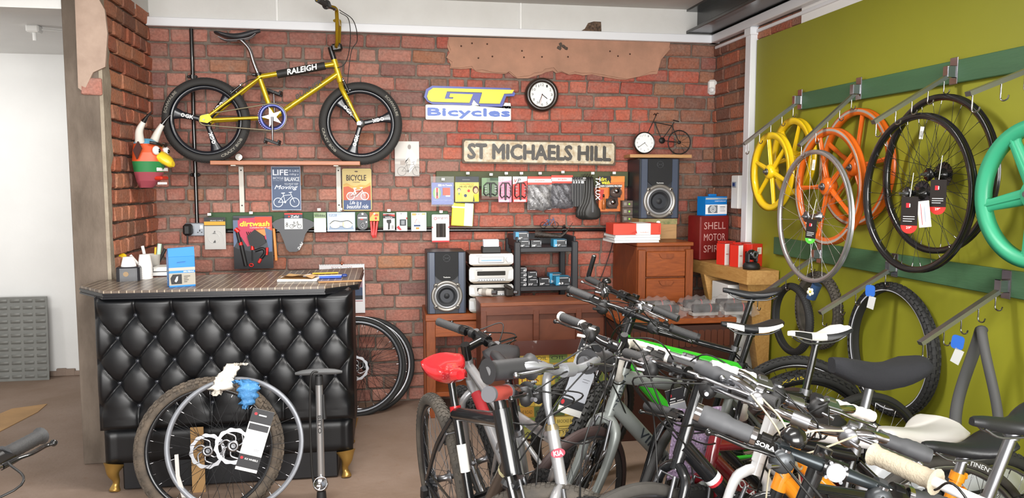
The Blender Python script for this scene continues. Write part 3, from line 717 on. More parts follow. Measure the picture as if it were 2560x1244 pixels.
    spoked(t, S @ TR(*front), Rr, rotor=o.get('rotor') and .045, **w)
    if o.get('tyre_text'):
        mb = MB(); put_text(mb, o['tyre_text'][0], -.09, -.007, .09, .007, 0, TR(*(rear + V(0, tw * 1.0, 0))) @ RX(90) @ Matrix.Diagonal((-1, 1, -1, 1)), .02, 0, 1, False, (Rr + tw * .7, math.radians(o['tyre_text'][2])))
        mb.obj('tyre_lettering', o['tyre_text'][1], t)
    # drive train
    ca = math.radians(o.get('crank', 40)); c = MB(); cm = o.get('crankM', ALU); c.use(cm)
    for s, aa in ((1, ca), (-1, ca + math.pi)):
        e = bb + V(.17 * math.cos(aa), s * .07, .17 * math.sin(aa)); c.tube([bb + V(0, s * .05, 0), e], [.014, .009], 8, True, False, True, None, .6)
    c.cyl(bb + V(0, -.055, 0), bb + V(0, .055, 0), .011, n=10)
    for rr_, yy in ((.088, -.043), (.068, -.038)):
        nt = 84; c.use(o.get('ringM', STEEL)); c.lathe([(rr_ - .012, -.001), (rr_, -.001), (rr_, .001), (rr_ - .012, .001)], 44, TR(bb.x, yy, bb.z) @ WX, True)
    for kk in range(5): q = ca + kk * 2 * math.pi / 5; c.tube([bb + V(.015 * math.cos(q), -.045, .015 * math.sin(q)), bb + V(.075 * math.cos(q), -.043, .075 * math.sin(q))], .007, 6)
    c.obj('crankset', None, t)
    for s, aa in ((1, ca), (-1, ca + math.pi)):
        e = bb + V(.17 * math.cos(aa), s * .07, .17 * math.sin(aa)); p = MB(); p.cyl(e, e + V(0, s * .1, 0), .009, n=8)
        for dx in (-.032, .032): p.box(e + V(dx, s * .06, 0), (.012, .085, .022), None, .003)
        for dy in (.018, .1): p.box(e + V(0, s * dy, 0), (.07, .012, .02), None, .003)
        p.obj('pedal', BLKM, t)
    ch = []; 
    for i in range(13): q = math.pi / 2 - math.pi * i / 12; ch.append(bb + V(.088 * math.cos(q), -.043, .088 * math.sin(q)))
    for i in range(9): q = -math.pi / 2 - math.pi * i / 8; ch.append(rear + V(.036 * math.cos(q), -.05, .036 * math.sin(q)))
    MB().tube(ch, .0045, 5, False, True).obj('chain', mat('chain_steel', '5b5750', .5, .8), t)
    d = MB().use(BLKM); d.box(rear + V(-.005, -.075, -.045), (.03, .03, .06), (0, .4, 0), .006); d.box(rear + V(.015, -.07, -.1), (.02, .012, .09), (0, -.25, 0), .004)
    for q in (-.07, -.135): d.cyl(rear + V(.012, -.062, q), rear + V(.012, -.07, q), .02, n=12)
    d.obj('derailleur', None, t)
    # seat
    MB().tube([sc - G['s'] * .06, ss - G['s'] * .05], o.get('pr', .0138), 14).tube([ss - G['s'] * .062, ss - G['s'] * .04], .019, 12).obj('seatpost', o.get('postM', BLK), t)
    MB().tube([sc - G['s'] * .012, sc + G['s'] * .012], .0205, 14).box(sc + V(-.02, 0, 0), (.02, .016, .018), None, .003).obj('seat_clamp', o.get('clampM', STEEL), t)
    sd = saddle(t, ss, o.get('saddle', 'mtb'), o.get('sadM', RUB), o.get('sadM2'), o.get('tilt', 0))
    if o.get('sad_text'):
        txt, m = o['sad_text']; mb = MB(); put_text(mb, txt, -.028, -.005, .028, .005, 0, TR(-.05, .078, -.012) @ RX(90) @ RY(0) @ Matrix.Diagonal((-1, 1, -1, 1)) , .02); mb.obj('lettering', m, sd)
    # cockpit
    Sw = S
    if 'bsteer' in o: S = TR(*hb) @ Matrix.Rotation(math.radians(o['bsteer']), 4, a) @ TR(*-hb)
    P = lambda yy, fw=0., up=0.: cl + V(0, yy, 0) + n * fw + a * up
    b = o.get('bar', 'flat'); hw = g.get('w', .6) / 2; sw = g.get('sw', .05); ri = g.get('rise', 0.); bm = o.get('barM', BLK)
    sm = MB().use(o.get('stemM', BLK))
    if o.get('quill'):
        sm.tube(spline([ht, ht + a * (g['stack'] * .55), st + n * .02, cl - n * .01], 4), [.0115] * 4 + [.0135] * 9, 14); sm.tube([P(-.022), P(.022)], .021, 16); sm.use(o.get('headM', CHROME)); sm.tube([ht, ht + a * .016], [.022, .017], 16)
        sm.use(BLKM); sm.tube([st - n * .012 + a * .002, st - n * .012 + a * .016], .0125, 14)
    else:
        sm.tube([ht, st + a * .022], .0185, 16); sm.tube([st, cl - n * .008], .0165, 12); sm.tube([P(-.026), P(.026)], .0225, 16)
        sm.use(STEEL)
        for yy in (-.016, .016):
            for up in (-.016, .016): sm.cyl(P(yy, .016, up), P(yy, .026, up), .0042, n=8)
    so = sm.obj('stem', None, t, S)
    if o.get('stem_disc'): mb = MB().use(o['stem_disc']); mb.cyl(P(0, .02), P(0, .027), .02, n=20); mb.obj('face_plate', None, so)
    B = MB(); ends = []
    if b == 'drop':
        pts = []
        for s in (1, -1):
            q = [P(0), P(s * hw * .6), P(s * hw * .93, .005), P(s * hw, .04, -.002), P(s * hw, .085, -.025), P(s * hw * 1.02, .085, -.085), P(s * hw * 1.03, .045, -.125), P(s * hw * 1.04, -.03, -.13)]
            B.tube(spline(q, 5), .012, 12)
        B.obj('handlebar', bm, t, S)
        for s in (1, -1):
            q = spline([P(s * hw * .34), P(s * hw * .6), P(s * hw * .93, .005), P(s * hw, .04, -.002), P(s * hw, .085, -.025), P(s * hw * 1.02, .085, -.085), P(s * hw * 1.03, .045, -.125), P(s * hw * 1.04, -.035, -.13)], 8)
            tp = MB(); tp.tube(q, [.0165 + .0010 * (i % 2) for i in range(len(q))], 14); tp.obj('bar_tape', o['gripM'], t, S)
            h = MB().use(BLKM); hp = P(s * hw, .09, -.02)
            h.tube(spline([hp - n * .02, hp + n * .03 + a * .012, hp + n * .06 + a * .04], 4), [.015] * 5 + [.013] * 4, 10); h.use(o.get('levM', BLK)); h.tube(spline([hp + n * .05 + a * .015, hp + n * .075 - a * .03, hp + n * .055 - a * .10, hp + n * .06 - a * .14], 4), .0085, 8, True, False, True, None, .5); h.obj('brake_lever', None, t, S)
    else:
        for s in (1, -1):
            if b == 'riser': q = [P(0), P(s * .06), P(s * .10, -.004, ri * .25), P(s * .16, -.02, ri * .9), P(s * .2, -.026, ri), P(s * hw, -sw, ri)]
            elif b == 'swept': q = [P(0), P(s * .05, .0, 0), P(s * .10, .01, ri * .4), P(s * .16, 0, ri), P(s * .21, -.03, ri * 1.05), P(s * hw, -sw, ri)]
            else: q = [P(0), P(s * .08), P(s * hw * .5, -sw * .35, ri * .5), P(s * hw, -sw, ri)]
            Q = spline(q, 6); fat_ = o.get('oversize', 0); rr = [(.0128 if b == 'swept' else .0112) + fat_ * max(0, 1 - i / (len(Q) * .45)) for i in range(len(Q))]
            B.tube(Q, rr, 12)
        B.obj('handlebar', bm, t, S)
        gl = o.get('glen', .125); gr = o.get('gr', .0165)
        for s in (1, -1):
            e = P(s * hw, -sw, ri); d0 = (P(s * hw, -sw, ri) - P(s * hw * .6, -sw * .55, ri)).normalized(); i0 = e - d0 * gl
            gm = MB().use(o['gripM']); Q = [i0 + d0 * gl * i / 16 for i in range(17)]; gs = o.get('gstyle', 'plain')
            rr = [gr * (1 + (.05 if i % 2 else 0) + (.22 if gs == 'ergo' and 8 <= i <= 14 else 0) + (.3 if gs == 'flange' and i in (0, 16) else 0) + (.12 if i == 0 else 0)) for i in range(17)]
            if gs == 'wave': rr = [gr * (1 + .08 * math.sin(i * 1.9)) for i in range(17)]
            gm.tube(Q, rr, 14); 
            if o.get('capM'): gm.use(o['capM']); gm.tube([e - d0 * .010, e + d0 * .003], gr * 1.12, 14); gm.tube([i0 - d0 * .002, i0 + d0 * .010], gr * 1.15, 14)
            go_ = gm.obj('grip', None, t, S)
            # brake lever, shifter
            if not o.get('levers', True): continue
            lv = MB().use(o.get('levM', BLK)); c0 = i0 - d0 * .022
            lv.tube([c0 - d0 * .011, c0 + d0 * .011], .018, 12); pv = c0 + n * .032 - a * .014
            lv.loft([[c0 + n * .008 + d0 * u * .02 + a * w_ for u, w_ in ((-1, -.012), (1, -.012), (1, .012), (-1, .012))], [pv + d0 * u * .026 + a * w_ for u, w_ in ((-1, -.008), (1, -.008), (1, .008), (-1, .008))]], True, False)
            lv.tube(spline([pv - d0 * .02, pv + n * .012 + d0 * .015, pv + n * .018 + d0 * .05 - a * .004, pv + n * .008 + d0 * .105 - a * .006, pv + n * .016 + d0 * .125 - a * .008], 5), [.0085] * 6 + [.0075] * 15, 8, True, False, True, None, .55)
            lv.ell(pv + n * .016 + d0 * .127 - a * .008, (.0085, .0085, .0085), 8, 6); lv.use(CHROME); lv.tube([pv - d0 * .025, pv - d0 * .045 + a * .002], .006, 8)
            lv.obj('brake_lever', None, t, S)
            if o.get('shift', True):
                sh = MB().use(o.get('shM', BLKM)); c1 = c0 - d0 * .04; sh.tube([c1 - d0 * .01, c1 + d0 * .01], .017, 12); sh.lathe([(0, .018), (.018, .018), (.026, .008), (.028, -.004), (.022, -.014), (0, -.016)], 20, TR(*(c1 + n * .022 - a * .022)) @ Matrix.Rotation(math.radians(90 - math.degrees(math.acos(a.z))), 4, 'Y'))
                sh.use(o.get('capM') or ALU); sh.cyl(c1 + n * .02 + a * .0, c1 + n * .02 + a * .006, .014, n=16); sh.tube([c1 + n * .03 - a * .03, c1 + n * .06 - a * .035 + d0 * .03], .006, 8)
                sh.obj('shifter', None, t, S)
    # cables
    rnd = random.Random(int(abs(x * 991 + y * 77)))
    for s in (1, -1):
        yy = hw - .17 if b != 'drop' else hw
        for kk in range(2 if o.get('shift', True) else 1):
            p0 = S @ P(s * (yy - kk * .03), .04 if b != 'drop' else .13, ri - .01 + (.02 if b == 'drop' else 0)); mid = S @ P(s * (yy * .35 - kk * .02), .15 + rnd.uniform(-.03, .05), -.02 + rnd.uniform(-.05, .06)); mid2 = S @ (hb.lerp(ht, .7) + n * (.10 + rnd.uniform(0, .03)) + V(0, -s * .03, 0))
            end = (tt0 + (tts - tt0) * .12 + V(0, s * .02, .004)) if kk == 0 and s < 0 else (dt0 + (bb - dt0) * .12 + V(0, -s * .02, 0)) if kk else S @ (hb.lerp(front, .25) + n * .035)
            MB().tube(spline([p0, mid, mid2, end], 7), .0026, 6).obj('cable', o.get('cabM', CABLE), t)
    MB().tube([tt0 + V(0, .018, .004), tts + V(0, .016, -.01)], .002, 5).obj('cable', o.get('cabM', CABLE), t)
    # rim brakes
    if not o.get('rotor'):
        for nm, ctr, axis, M in (('f', front, (hb - front).normalized(), Sw), ('r', rear, (sc - rear).normalized(), None)):
            v = MB().use(o.get('brakeM', STEEL)); q = ctr + axis * (Rr - .012)
            fwd = n if nm == 'f' else V(-.6, 0, .8).normalized() * -1
            off = .02
            for s in (-1, 1):
                v.tube([q - axis * .03 + V(0, s * .045, 0) + fwd * off, q + axis * .075 + V(0, s * .028, 0) + fwd * off], .006, 6); v.use(BLKM); v.box(q + V(0, s * .024, 0) + fwd * off * .4, (.05, .012, .012), None, .003); v.use(o.get('brakeM', STEEL))
            v.tube([q + axis * .072 + V(0, -.03, 0) + fwd * off, q + axis * .072 + V(0, .03, 0) + fwd * off], .0025, 5); v.obj('rim_brake', None, t, M)
    return t, G, S, P
# ================================================================== things on the back wall
def wrect(u0, v0, u1, v1, Y):
    a = at(u0, v1, Y=Y); b = at(u1, v0, Y=Y); c = at(u0, v0, Y=Y); d = at(u1, v1, Y=Y)
    x0 = (a.x + c.x) / 2; x1 = (b.x + d.x) / 2; z0 = (a.z + d.z) / 2; z1 = (b.z + c.z) / 2
    return x0, z0, x1 - x0, z1 - z0
def card(name, label, cat, px, Y, col, elems=(), th=.004, group=None, rough=.5, rot=0, r=None, m=None, part='card'):
    'upright card, board or packet facing the shop, origin at its lower left front corner'
    x0, z0, w, h = wrect(*px, Y); t = thing(name, label, cat, (x0, Y, z0), (0, math.radians(rot), 0), group)
    m = m or mat('card_' + col, col, rough)
    if r: MB().prism(rrect(0, 0, w, h, r * w), th, TR(0, th, 0) @ WALLM).obj(part, m, t)
    else: MB().box((w / 2, th / 2, h / 2), (w, th, h), None, min(.001, th / 4)).obj(part, m, t)
    if elems: print_on(t, elems, w, h, TR(0, -.0002, 0) @ WALLM)
    return t, w, h
def bike_print(c, x, y, s, asp, t=.012):
    'line drawing of a bicycle in printed lines; asp = card width / height'
    P = lambda a, b: (x + a * s, y + b * s * asp); R = .30 * s
    return [('o', c, x, y, R, t * 1.3), ('o', c, x + s, y, R, t * 1.3), ('l', c, P(0, 0), P(.42, .02), t), ('l', c, P(0, 0), P(.33, .42), t), ('l', c, P(.42, .02), P(.30, .55), t), ('l', c, P(.33, .42), P(.80, .46), t), ('l', c, P(.42, .02), P(.82, .36), t), ('l', c, P(1, 0), P(.76, .58), t), ('l', c, P(.2, .56), P(.42, .57), t * 1.8), ('l', c, P(.66, .6), P(.86, .62), t * 1.4), ('e', c, *P(.42, .02), .07 * s, .07 * s * asp)]
# ---- enamel and tin signs
t, w, h = card('tin_sign', 'dark blue tin sign about riding a bicycle and keeping balance', 'sign', (679, 416, 752, 525), YB - .045, '3c4f70', [
    ('r', 'c9d3e6', .0, .0, 1, .012), ('r', 'c9d3e6', 0, .988, 1, 1), ('r', 'c9d3e6', 0, 0, .014, 1), ('r', 'c9d3e6', .986, 0, 1, 1),
    ('t', 'e8edf6', 'LIFE', .05, .80, .58, .93, .03), ('t', 'dbe3f0', 'IS LIKE', .61, .88, .95, .93), ('t', 'dbe3f0', 'riding a', .61, .79, .93, .85, 0, .3), ('t', 'dbe3f0', 'BICYCLE', .06, .71, .41, .76, .01),
    ('t', 'b9c4d8', 'to keep your', .06, .665, .41, .695), ('t', 'e8edf6', 'BALANCE', .45, .665, .96, .76, .02), ('t', 'dbe3f0', 'YOU MUST KEEP', .44, .575, .92, .625), ('t', 'e8edf6', 'Moving', .1, .455, .9, .575, .01, .35)] + bike_print('d9e2f0', .22, .18, .56, .67, .02), .003)
t, w, h = card('tin_sign', 'gold and blue embossed bicycle tin sign with white wheeled cycle', 'sign', (856, 421, 929, 526), YB - .045, 'cdb56e', [
    ('p', 'c9a04e', [(.03, .62), (.15, .66), (.3, .6), (.45, .58), (.6, .62), (.8, .6), (.97, .68), (.97, .5), (.03, .5)]), ('p', 'b9542f', [(.03, .56), (.2, .58), (.35, .52), (.6, .5), (.8, .55), (.97, .6), (.97, .24), (.03, .24)]), ('r', 'b98a86', .2, .24, .8, .44),
    ('r', '3b4f78', .03, .02, .97, .25), ('e', '4a2a1a', .48, .93, .06, .015), ('t', '3a2117', 'BICYCLE', .14, .71, .82, .85, .03), ('t', '5a3a22', 'TOUR RIDE', .35, .665, .6, .69), ('t', 'f0f2f6', 'Life is a', .24, .15, .64, .23, .01, .3), ('t', 'f0f2f6', 'beautiful ride', .14, .05, .88, .15, .01, .3)] + bike_print('f3ece2', .28, .345, .48, .69, .022) + [('l', '8a3b2c', (.45, .36), (.68, .52), .025), ('l', '8a3b2c', (.28, .345), (.48, .36), .02), ('p', 'efe3c8', [(.38, .52), (.45, .5), (.47, .4), (.44, .38)])], .006, r=.06)
MB().prism(rrect(-.003, -.003, w + .003, h + .003, .02), .004, TR(0, .008, 0) @ WALLM).obj('dark_rim', mat('sign_rim', '2f2419', .5), t)
t, w, h = card('wall_print', 'pale grey print of a cyclist hanging from a string loop', 'print', (987, 353, 1048, 440), YB - .04, 'cfcac4', [
    ('r', 'b3aea9', 0, 0, 1, .5), ('r', 'c7c2bc', 0, .35, 1, .42), ('e', '8b8580', .60, .84, .07, .07), ('p', 'ece8e4', [(.52, .78), (.72, .74), (.92, .52), (.86, .38), (.66, .36), (.60, .55), (.40, .42), (.42, .38)]), ('p', 'd9d5d2', [(.66, .38), (.88, .38), (.72, .2), (.6, .1), (.52, .12), (.6, .24)]), ('r', 'a59a92', .22, .32, .42, .45)] + bike_print('6f6a66', .28, .14, .62, .70, .012), .012)
MB().tube([(w * .38, .004, h), (w * .46, -.004, h + .04), (w * .55, .004, h)], .0015, 5).ell((w * .46, -.004, h + .042), (.005, .005, .005), 8, 5).obj('string_loop', mat('string', 'b9b0a0', .8), t)
# raised-letter brand sign
Yg = YB - .05; x0, z0, w, h = wrect(1065, 216, 1287, 300, Yg); t = thing('brand_sign', 'yellow, blue and white raised letter bicycle sign above the street plate', 'sign', (x0, Yg, z0))
Gp = lambda pts: [((u - 1065) / 222 * w, (300 - v) / 84 * h) for u, v in pts]; GM_ = lambda y: TR(0, y, 0) @ WALLM
WH = mat('sign_white', 'f2f2ec', .35); BL = mat('sign_blue', '24389c', .35); YE = mat('sign_yellow', 'ecdf2e', .45)
MB().prism(rrect(*Gp([(1064, 300)])[0], *Gp([(1277, 263)])[0], .008), .022, GM_(.02)).prism(Gp([(1195, 265), (1178, 262), (1184, 237), (1192, 234), (1204, 252), (1258, 262), (1261, 255), (1276, 256), (1277, 270)]), .022, GM_(.02)).obj('white_panel', WH, t)
MB().prism(Gp([(1060, 245), (1065, 226), (1080, 217), (1274, 219), (1287, 232), (1284, 239), (1264, 240), (1254, 266), (1200, 266), (1187, 254), (1183, 248), (1176, 264), (1080, 262), (1068, 256)]), .02, GM_(-.001)).obj('blue_backing', BL, t)
yl = MB(); yl.prism(Gp([(1067, 244), (1071, 231), (1082, 223), (1283, 224), (1278, 233), (1258, 234), (1247, 259), (1195, 259), (1203, 232), (1116, 231), (1110, 249), (1130, 249), (1132, 245), (1121, 245), (1124, 236), (1180, 237), (1171, 258), (1078, 257), (1070, 253)]), .014, GM_(-.022)); yl.obj('yellow_letters', YE, t)
bl = MB(); put_text(bl, 'Bicycles', *Gp([(1068, 297)])[0], *Gp([(1275, 270)])[0], 0, GM_(-.0028), .05); bl.obj('lettering', mat('sign_blue2', '3f63b8', .4), t)
rg = MB(); put_text(rg, 'R', *Gp([(1264, 265)])[0], *Gp([(1267, 260)])[0], 0, GM_(-.003)); rg.tube([Vector((x, -.003, z)) for x, z in [(Gp([(1265.5, 262.5)])[0][0] + .02 * math.cos(a * .3), Gp([(1265.5, 262.5)])[0][1] + .02 * math.sin(a * .3)) for a in range(21)]], .0008, 4, False, True); rg.obj('registered_mark', mat('mark_grey', '9aa0a8', .5), t)
# wall clock
c = at(1354, 237, Y=YB - .05); R = .117; t = thing('wall_clock', 'round dark brown wall clock above the street name plate', 'clock', (c.x, YB - .03, c.z))
MB().lathe([(0, 0), (R, 0), (R, .02), (R * .97, .045), (R * .86, .056), (R * .73, .05), (R * .70, .038)], 56, WX).obj('case', mat('clock_brown', '2b211c', .3, coat=.3), t)
f = MB().use(PAPER); f.lathe([(0, .039), (R * .72, .039)], 48, WX); f.use(BLKM)
for i in range(1, 13):
    a = i * math.pi / 6; cx, cy = R * .57 * math.sin(a), R * .57 * math.cos(a); s = R * .075; put_text(f, str(i), cx - s * (1.3 if i > 9 else .7), cy - s, cx + s * (1.3 if i > 9 else .7), cy + s, .0396, WX)
for i in range(60): a = i * math.pi / 30; f.box((R * .68 * math.sin(a), -.0396, R * .68 * math.cos(a)), (.0012, .0004, .004), (0, a, 0))
f.obj('dial', None, t)
def hands(t, R, y, hs):
    for name, ang, L, w, m in hs:
        a = math.radians(ang); MB().box((0, y, L * .42), (w, .0012, L), None, 0, RY(ang)).obj(name, m, t)
hands(t, R, -.0415, [('hour_hand', 128, R * .42, .006, BLK), ('minute_hand', 202, R * .62, .004, BLK)]); hands(t, R, -.043, [('second_hand', 192, R * .66, .0012, mat('red_hand', 'b02020', .4))])
MB().lathe([(0, .041), (.004, .041), (.004, .045), (0, .045)], 12, WX).obj('hub_cap', BLK, t)
# street name plate
Ys = YB - .05; x0, z0, w, h = wrect(1155, 345, 1539, 410, Ys); h *= .93; t = thing('street_sign', 'weathered white street name plate with raised black capitals', 'sign', (x0, Ys, z0 + .004), (0, math.radians(.7), 0))
MB().prism(rrect(0, 0, w, h, .012), .02, TR(0, .018, 0) @ WALLM).obj('plate', mat('rusty_edge', '3d332c', .6, noise=(40, .8), col2='6b5138'), t)
MB().prism([(.022, .012), (w - .022, .012), (w - .012, .026), (w - .012, h - .026), (w - .022, h - .012), (.022, h - .012), (.012, h - .026), (.012, .026)], .004, TR(0, -.001, 0) @ WALLM).obj('painted_face', mat('aged_white_enamel', 'd9d2bd', .5, noise=(26, .9), col2='a58a62', bump=(60, .15)), t)
lt = MB(); put_text(lt, 'ST MICHAELS HILL', .035, h * .17, w - .035, h * .83, 0, TR(0, -.0095, 0) @ WALLM, .05); lo = lt.obj('lettering', mat('sign_black_letter', '2c2824', .45, noise=(60, .6), col2='4a443c'), t)
sol = lo.modifiers.new('raised', 'SOLIDIFY'); sol.thickness = .0045; sol.offset = -1
# ---- bicycle shaped clock on its little shelf, loudspeaker below
xs0, zs0, ws, hs_ = wrect(1574, 386, 1728, 394, YB - .2); t = thing('speaker_shelf', 'thin pale wooden board under the bicycle shaped clock', 'shelf', (xs0, YB - .21, zs0))
MB().prism([(0, 0), (ws, 0), (ws - .015, .2), (.02, .2)], hs_, TR(0, 0, 0)).obj('board', wood('pine_strip', 'c79a68', 'a97c4c'), t)
Yk = YB - .14; k0 = at(1655, 386, Y=Yk); t = thing('bicycle_clock', 'black wire bicycle ornament with a clock as its front wheel', 'clock', (k0.x, Yk, k0.z + .003))
K = lambda u, v: at(u, v, Y=Yk) - Vector((k0.x, Yk, k0.z))
c1, c2 = K(1609, 356), K(1698, 355); WIRE = mat('wire_black', '262423', .5, .4)
r1, r2 = .076, .082
c1.z = r1; c2.z = r2
MB().lathe([(0, -.02), (r1, -.02), (r1, .02), (r1 * .93, .028), (r1 * .88, .02)], 44, TR(*c1) @ WX).obj('clock_case', BLK, t)
f = MB().use(PAPER); f.lathe([(0, .021), (r1 * .89, .021)], 40, TR(*c1) @ WX); f.use(mat('grey_numeral', '8d8d92', .6))
for i in range(1, 13):
    a = i * math.pi / 6; cx, cy = c1.x + r1 * .7 * math.sin(a), c1.z + r1 * .7 * math.cos(a); s = r1 * .085; put_text(f, str(i), cx - s * (1.3 if i > 9 else .7), cy - s, cx + s * (1.3 if i > 9 else .7), cy + s, .0216, WALLM)
f.obj('dial', None, t)
for nm, ang, L, wd, m in (('minute_hand', 236, .062, .003, BLK), ('hour_hand', 140, .036, .003, mat('grey_numeral', '8d8d92'))): MB().box((0, 0, L * .42), (wd, .001, L), None, 0, TR(c1.x, -.0235, c1.z) @ RY(ang)).obj(nm, m, t)
fr_ = MB(); hbk, stk, bbk = K(1636, 305), K(1680, 315), K(1655, 352); top = K(1640, 290)
for p, q in ((c1 + V(.03, 0, r1 * .9), top), (K(1634, 306), stk), (hbk, bbk), (bbk + V(0, 0, .005), stk), (stk, c2), (bbk, c2), (stk + V(.015, 0, .025), stk)): fr_.tube([p, q], .0032, 6)
fr_.tube(spline([top + V(0, -.05, .01), top + V(0, -.02, .015), top, top + V(0, .02, .015), top + V(0, .05, .01)], 4), .003, 6); fr_.box(K(1690, 303), (.045, .018, .006), (0, .25, 0), .002); fr_.lathe([(0, -.003), (.022, -.003), (.022, .003), (0, .003)], 20, TR(*bbk) @ WX); fr_.obj('wire_frame', WIRE, t)
wk = MB().tube([c2 + V(r2 * math.cos(a * .1745), 0, r2 * math.sin(a * .1745)) for a in range(36)], .0045, 6, False, True); wk.lathe([(0, -.005), (.012, -.005), (.012, .005), (0, .005)], 14, TR(*c2) @ WX)
for i in range(12): a = i * math.pi / 6; wk.tube([c2, c2 + V(r2 * math.cos(a), 0, r2 * math.sin(a))], .0012, 4, False)
wk.obj('rear_wheel', WIRE, t)
def loudspeaker(label, px, Y, depth):
    x0, z0, w, h = wrect(*px, Y); t = thing('loudspeaker', label, 'speaker', (x0, Y, z0)); CAB = mat('speaker_vinyl', '20242c', .4); BLUE = mat('speaker_blue', '3d4658', .35)
    MB().box((w / 2, depth / 2, h / 2), (w, depth, h), None, .004).obj('cabinet', CAB, t)
    b = MB()
    for x in (.045, .80): b.box((w * (x + .078), -.004, h * .5), (w * .155, .008, h * .985), None, .003)
    b.obj('side_strip', BLUE, t)
    g_ = MB().prism([(w * .20, h * .99), (w * .80, h * .99), (w * .80, h * .62), (w * .70, h * .56), (w * .60, h * .53), (w * .4, h * .53), (w * .3, h * .56), (w * .20, h * .62)], .012, WALLM); g_.obj('grille', mat('speaker_cloth', '1d1e20', .8, bump=(300, .3)), t)
    e = MB(); cx, cz = w * .5, h * .90; e.tube([V(cx + .022 * math.cos(a * .3), -.013, cz + .022 * math.sin(a * .3)) for a in range(21)], .0012, 5, False, True)
    for q in (.5, -.5): e.tube(spline([(cx - .02, -.013, cz + q * .018), (cx, -.013, cz), (cx + .02, -.013, cz + q * .018)], 3), .0012, 4)
    e.obj('tweeter_mark', mat('speaker_mark', '4a4c50', .4), t)
    lt = MB(); put_text(lt, 'Technics', w * .41, h * .585, w * .59, h * .605, 0, TR(0, -.0125, 0) @ WALLM, .02); lt.obj('lettering', WHITE, t)
    R = w * .40; M = TR(w * .5, 0, h * .29) @ WX; SG = mat('speaker_ring', '8d8983', .35, .6)
    MB().lathe([(R * 1.02, -.002), (R * 1.02, .012), (R * .95, .02), (R * .84, .016), (R * .8, .012)], 52, M).obj('basket_ring', SG, t)
    MB().lathe([(R * .80, .012), (R * .76, .02), (R * .70, .018), (R * .66, .008)], 48, M).obj('silver_surround', mat('speaker_silver', 'a5a7aa', .35, .5), t)
    MB().lathe([(R * .67, .009), (R * .6, .016), (R * .54, .012), (R * .50, .004), (R * .2, -.012)], 44, M).lathe([(R * .25, -.010), (R * .16, .004), (0, .010)], 24, M).obj('cone', mat('speaker_cone', '26282b', .6), t)
    for i in range(4):
        s = MB()
        a = math.radians(45 + 90 * i); p = V(w * .5 + R * .98 * math.cos(a), -.014, h * .29 + R * .98 * math.sin(a)); s.use(SG); s.lathe([(0, .008), (.012, .008), (.016, .0), (.016, -.006)], 14, TR(*p) @ WX); s.use(BLK); s.lathe([(0, .0085), (.006, .0085)], 10, TR(*p) @ WX); s.obj('screw_lug', None, t)
loudspeaker('black loudspeaker standing on the plywood box below the bicycle clock', (1598, 396, 1698, 546), YB - .28, .26)
loudspeaker('black loudspeaker on the low wooden table beside the hi-fi', (1068, 629, 1165, 784), 4.88, .27)
# ---- yellow bike on its shelf
xs0, zs0, ws, hs_ = wrect(525, 402, 900, 412, YB - .30); t = thing('wall_shelf', 'narrow orange wooden shelf on two white brackets under the yellow bike', 'shelf', (xs0, YB - .30, zs0))
MB().box((ws / 2, .14, hs_ / 2), (ws, .28, hs_), None, .002).obj('board', wood('shelf_wood', 'b06a3f', '9a5a34', .4), t)
for u in (603, 846):
    x = at(u, 420, Y=YB - .02).x - xs0; m = MB().box((x, .272, -.15), (.03, .006, .31), None, .001).box((x, .14, -.004), (.03, .27, .006), None, .001); b = m.obj('bracket', mat('bracket_white', 'cfcac0', .5), t)
    MB().ell((x, .268, -.03), (.005, .003, .005), 8, 4).ell((x, .268, -.26), (.005, .003, .005), 8, 4).obj('screws', BLKM, b)
for k, (u, lab) in enumerate(((598, 'small round chrome lamp on the shelf near the rear wheel'), (861, 'small round chrome lamp on the shelf near the front wheel'))):
    c = at(u, 394, Y=YB - .13); t2 = thing('spot_lamp', lab, 'lamp', (c.x, YB - .13, zs0 + hs_)); MB().lathe([(0, -.01), (.012, -.012), (.024, .0), (.026, .014), (.022, .018)], 24, TR(0, 0, .027) @ WX).obj('bowl', CHROME, t2); MB().lathe([(0, .019), (.021, .017)], 20, TR(0, 0, .027) @ WX).obj('glass', mat('lamp_glass', 'e0ddd5', .1, .3), t2); MB().cyl((0, .004, 0), (0, .004, .008), .015, n=14).obj('foot', CHROME, t2)
YM = YB - .23; b0 = at(684, 404, Y=YM); GOLD = mat('gold_frame', 'd8b81e', .22, .55, coat=.5); GOLD2 = mat('gold_bars', 'b08f1f', .28, .65)
t = thing('bmx_bike', 'gold yellow BMX bike with black three spoke wheels mounted above the shelf', 'bicycle', (b0.x, YM, b0.z))
B_ = lambda u, v, dy=0.: at(u, v, Y=YM) - b0 + V(0, dy, 0)
rear, front, bb, sc, ht, hb = B_(516, 301), B_(902, 309), B_(684, 294), B_(648, 192), B_(835, 149), B_(848, 193)
f = MB(); f.tube([sc + V(0, 0, .0), B_(836, 160)], .0165, 14); f.tube([B_(846, 183), bb], .0185, 14); f.tube([sc + (sc - bb) * .05, bb], .0165, 14); f.tube([ht, hb], .0195, 16); f.cyl(bb + V(0, -.04, 0), bb + V(0, .04, 0), .024, n=18)
for s in (-1, 1):
    f.tube([bb + V(-.02, s * .035, 0), rear + V(.03, s * .06, 0)], .010, 10); f.tube([sc + V(0, s * .018, -.01), rear + V(.02, s * .06, .02)], .009, 10); f.prism([(rear.x - .025, rear.z - .012), (rear.x - .02, rear.z + .022), (rear.x + .03, rear.z + .035), (rear.x + .05, rear.z + .0), (rear.x + .02, rear.z - .02)], .006, TR(0, s * .063, 0) @ WALLM)
fo = f.obj('frame', GOLD, t); FRONT = V(0, -1, 0)
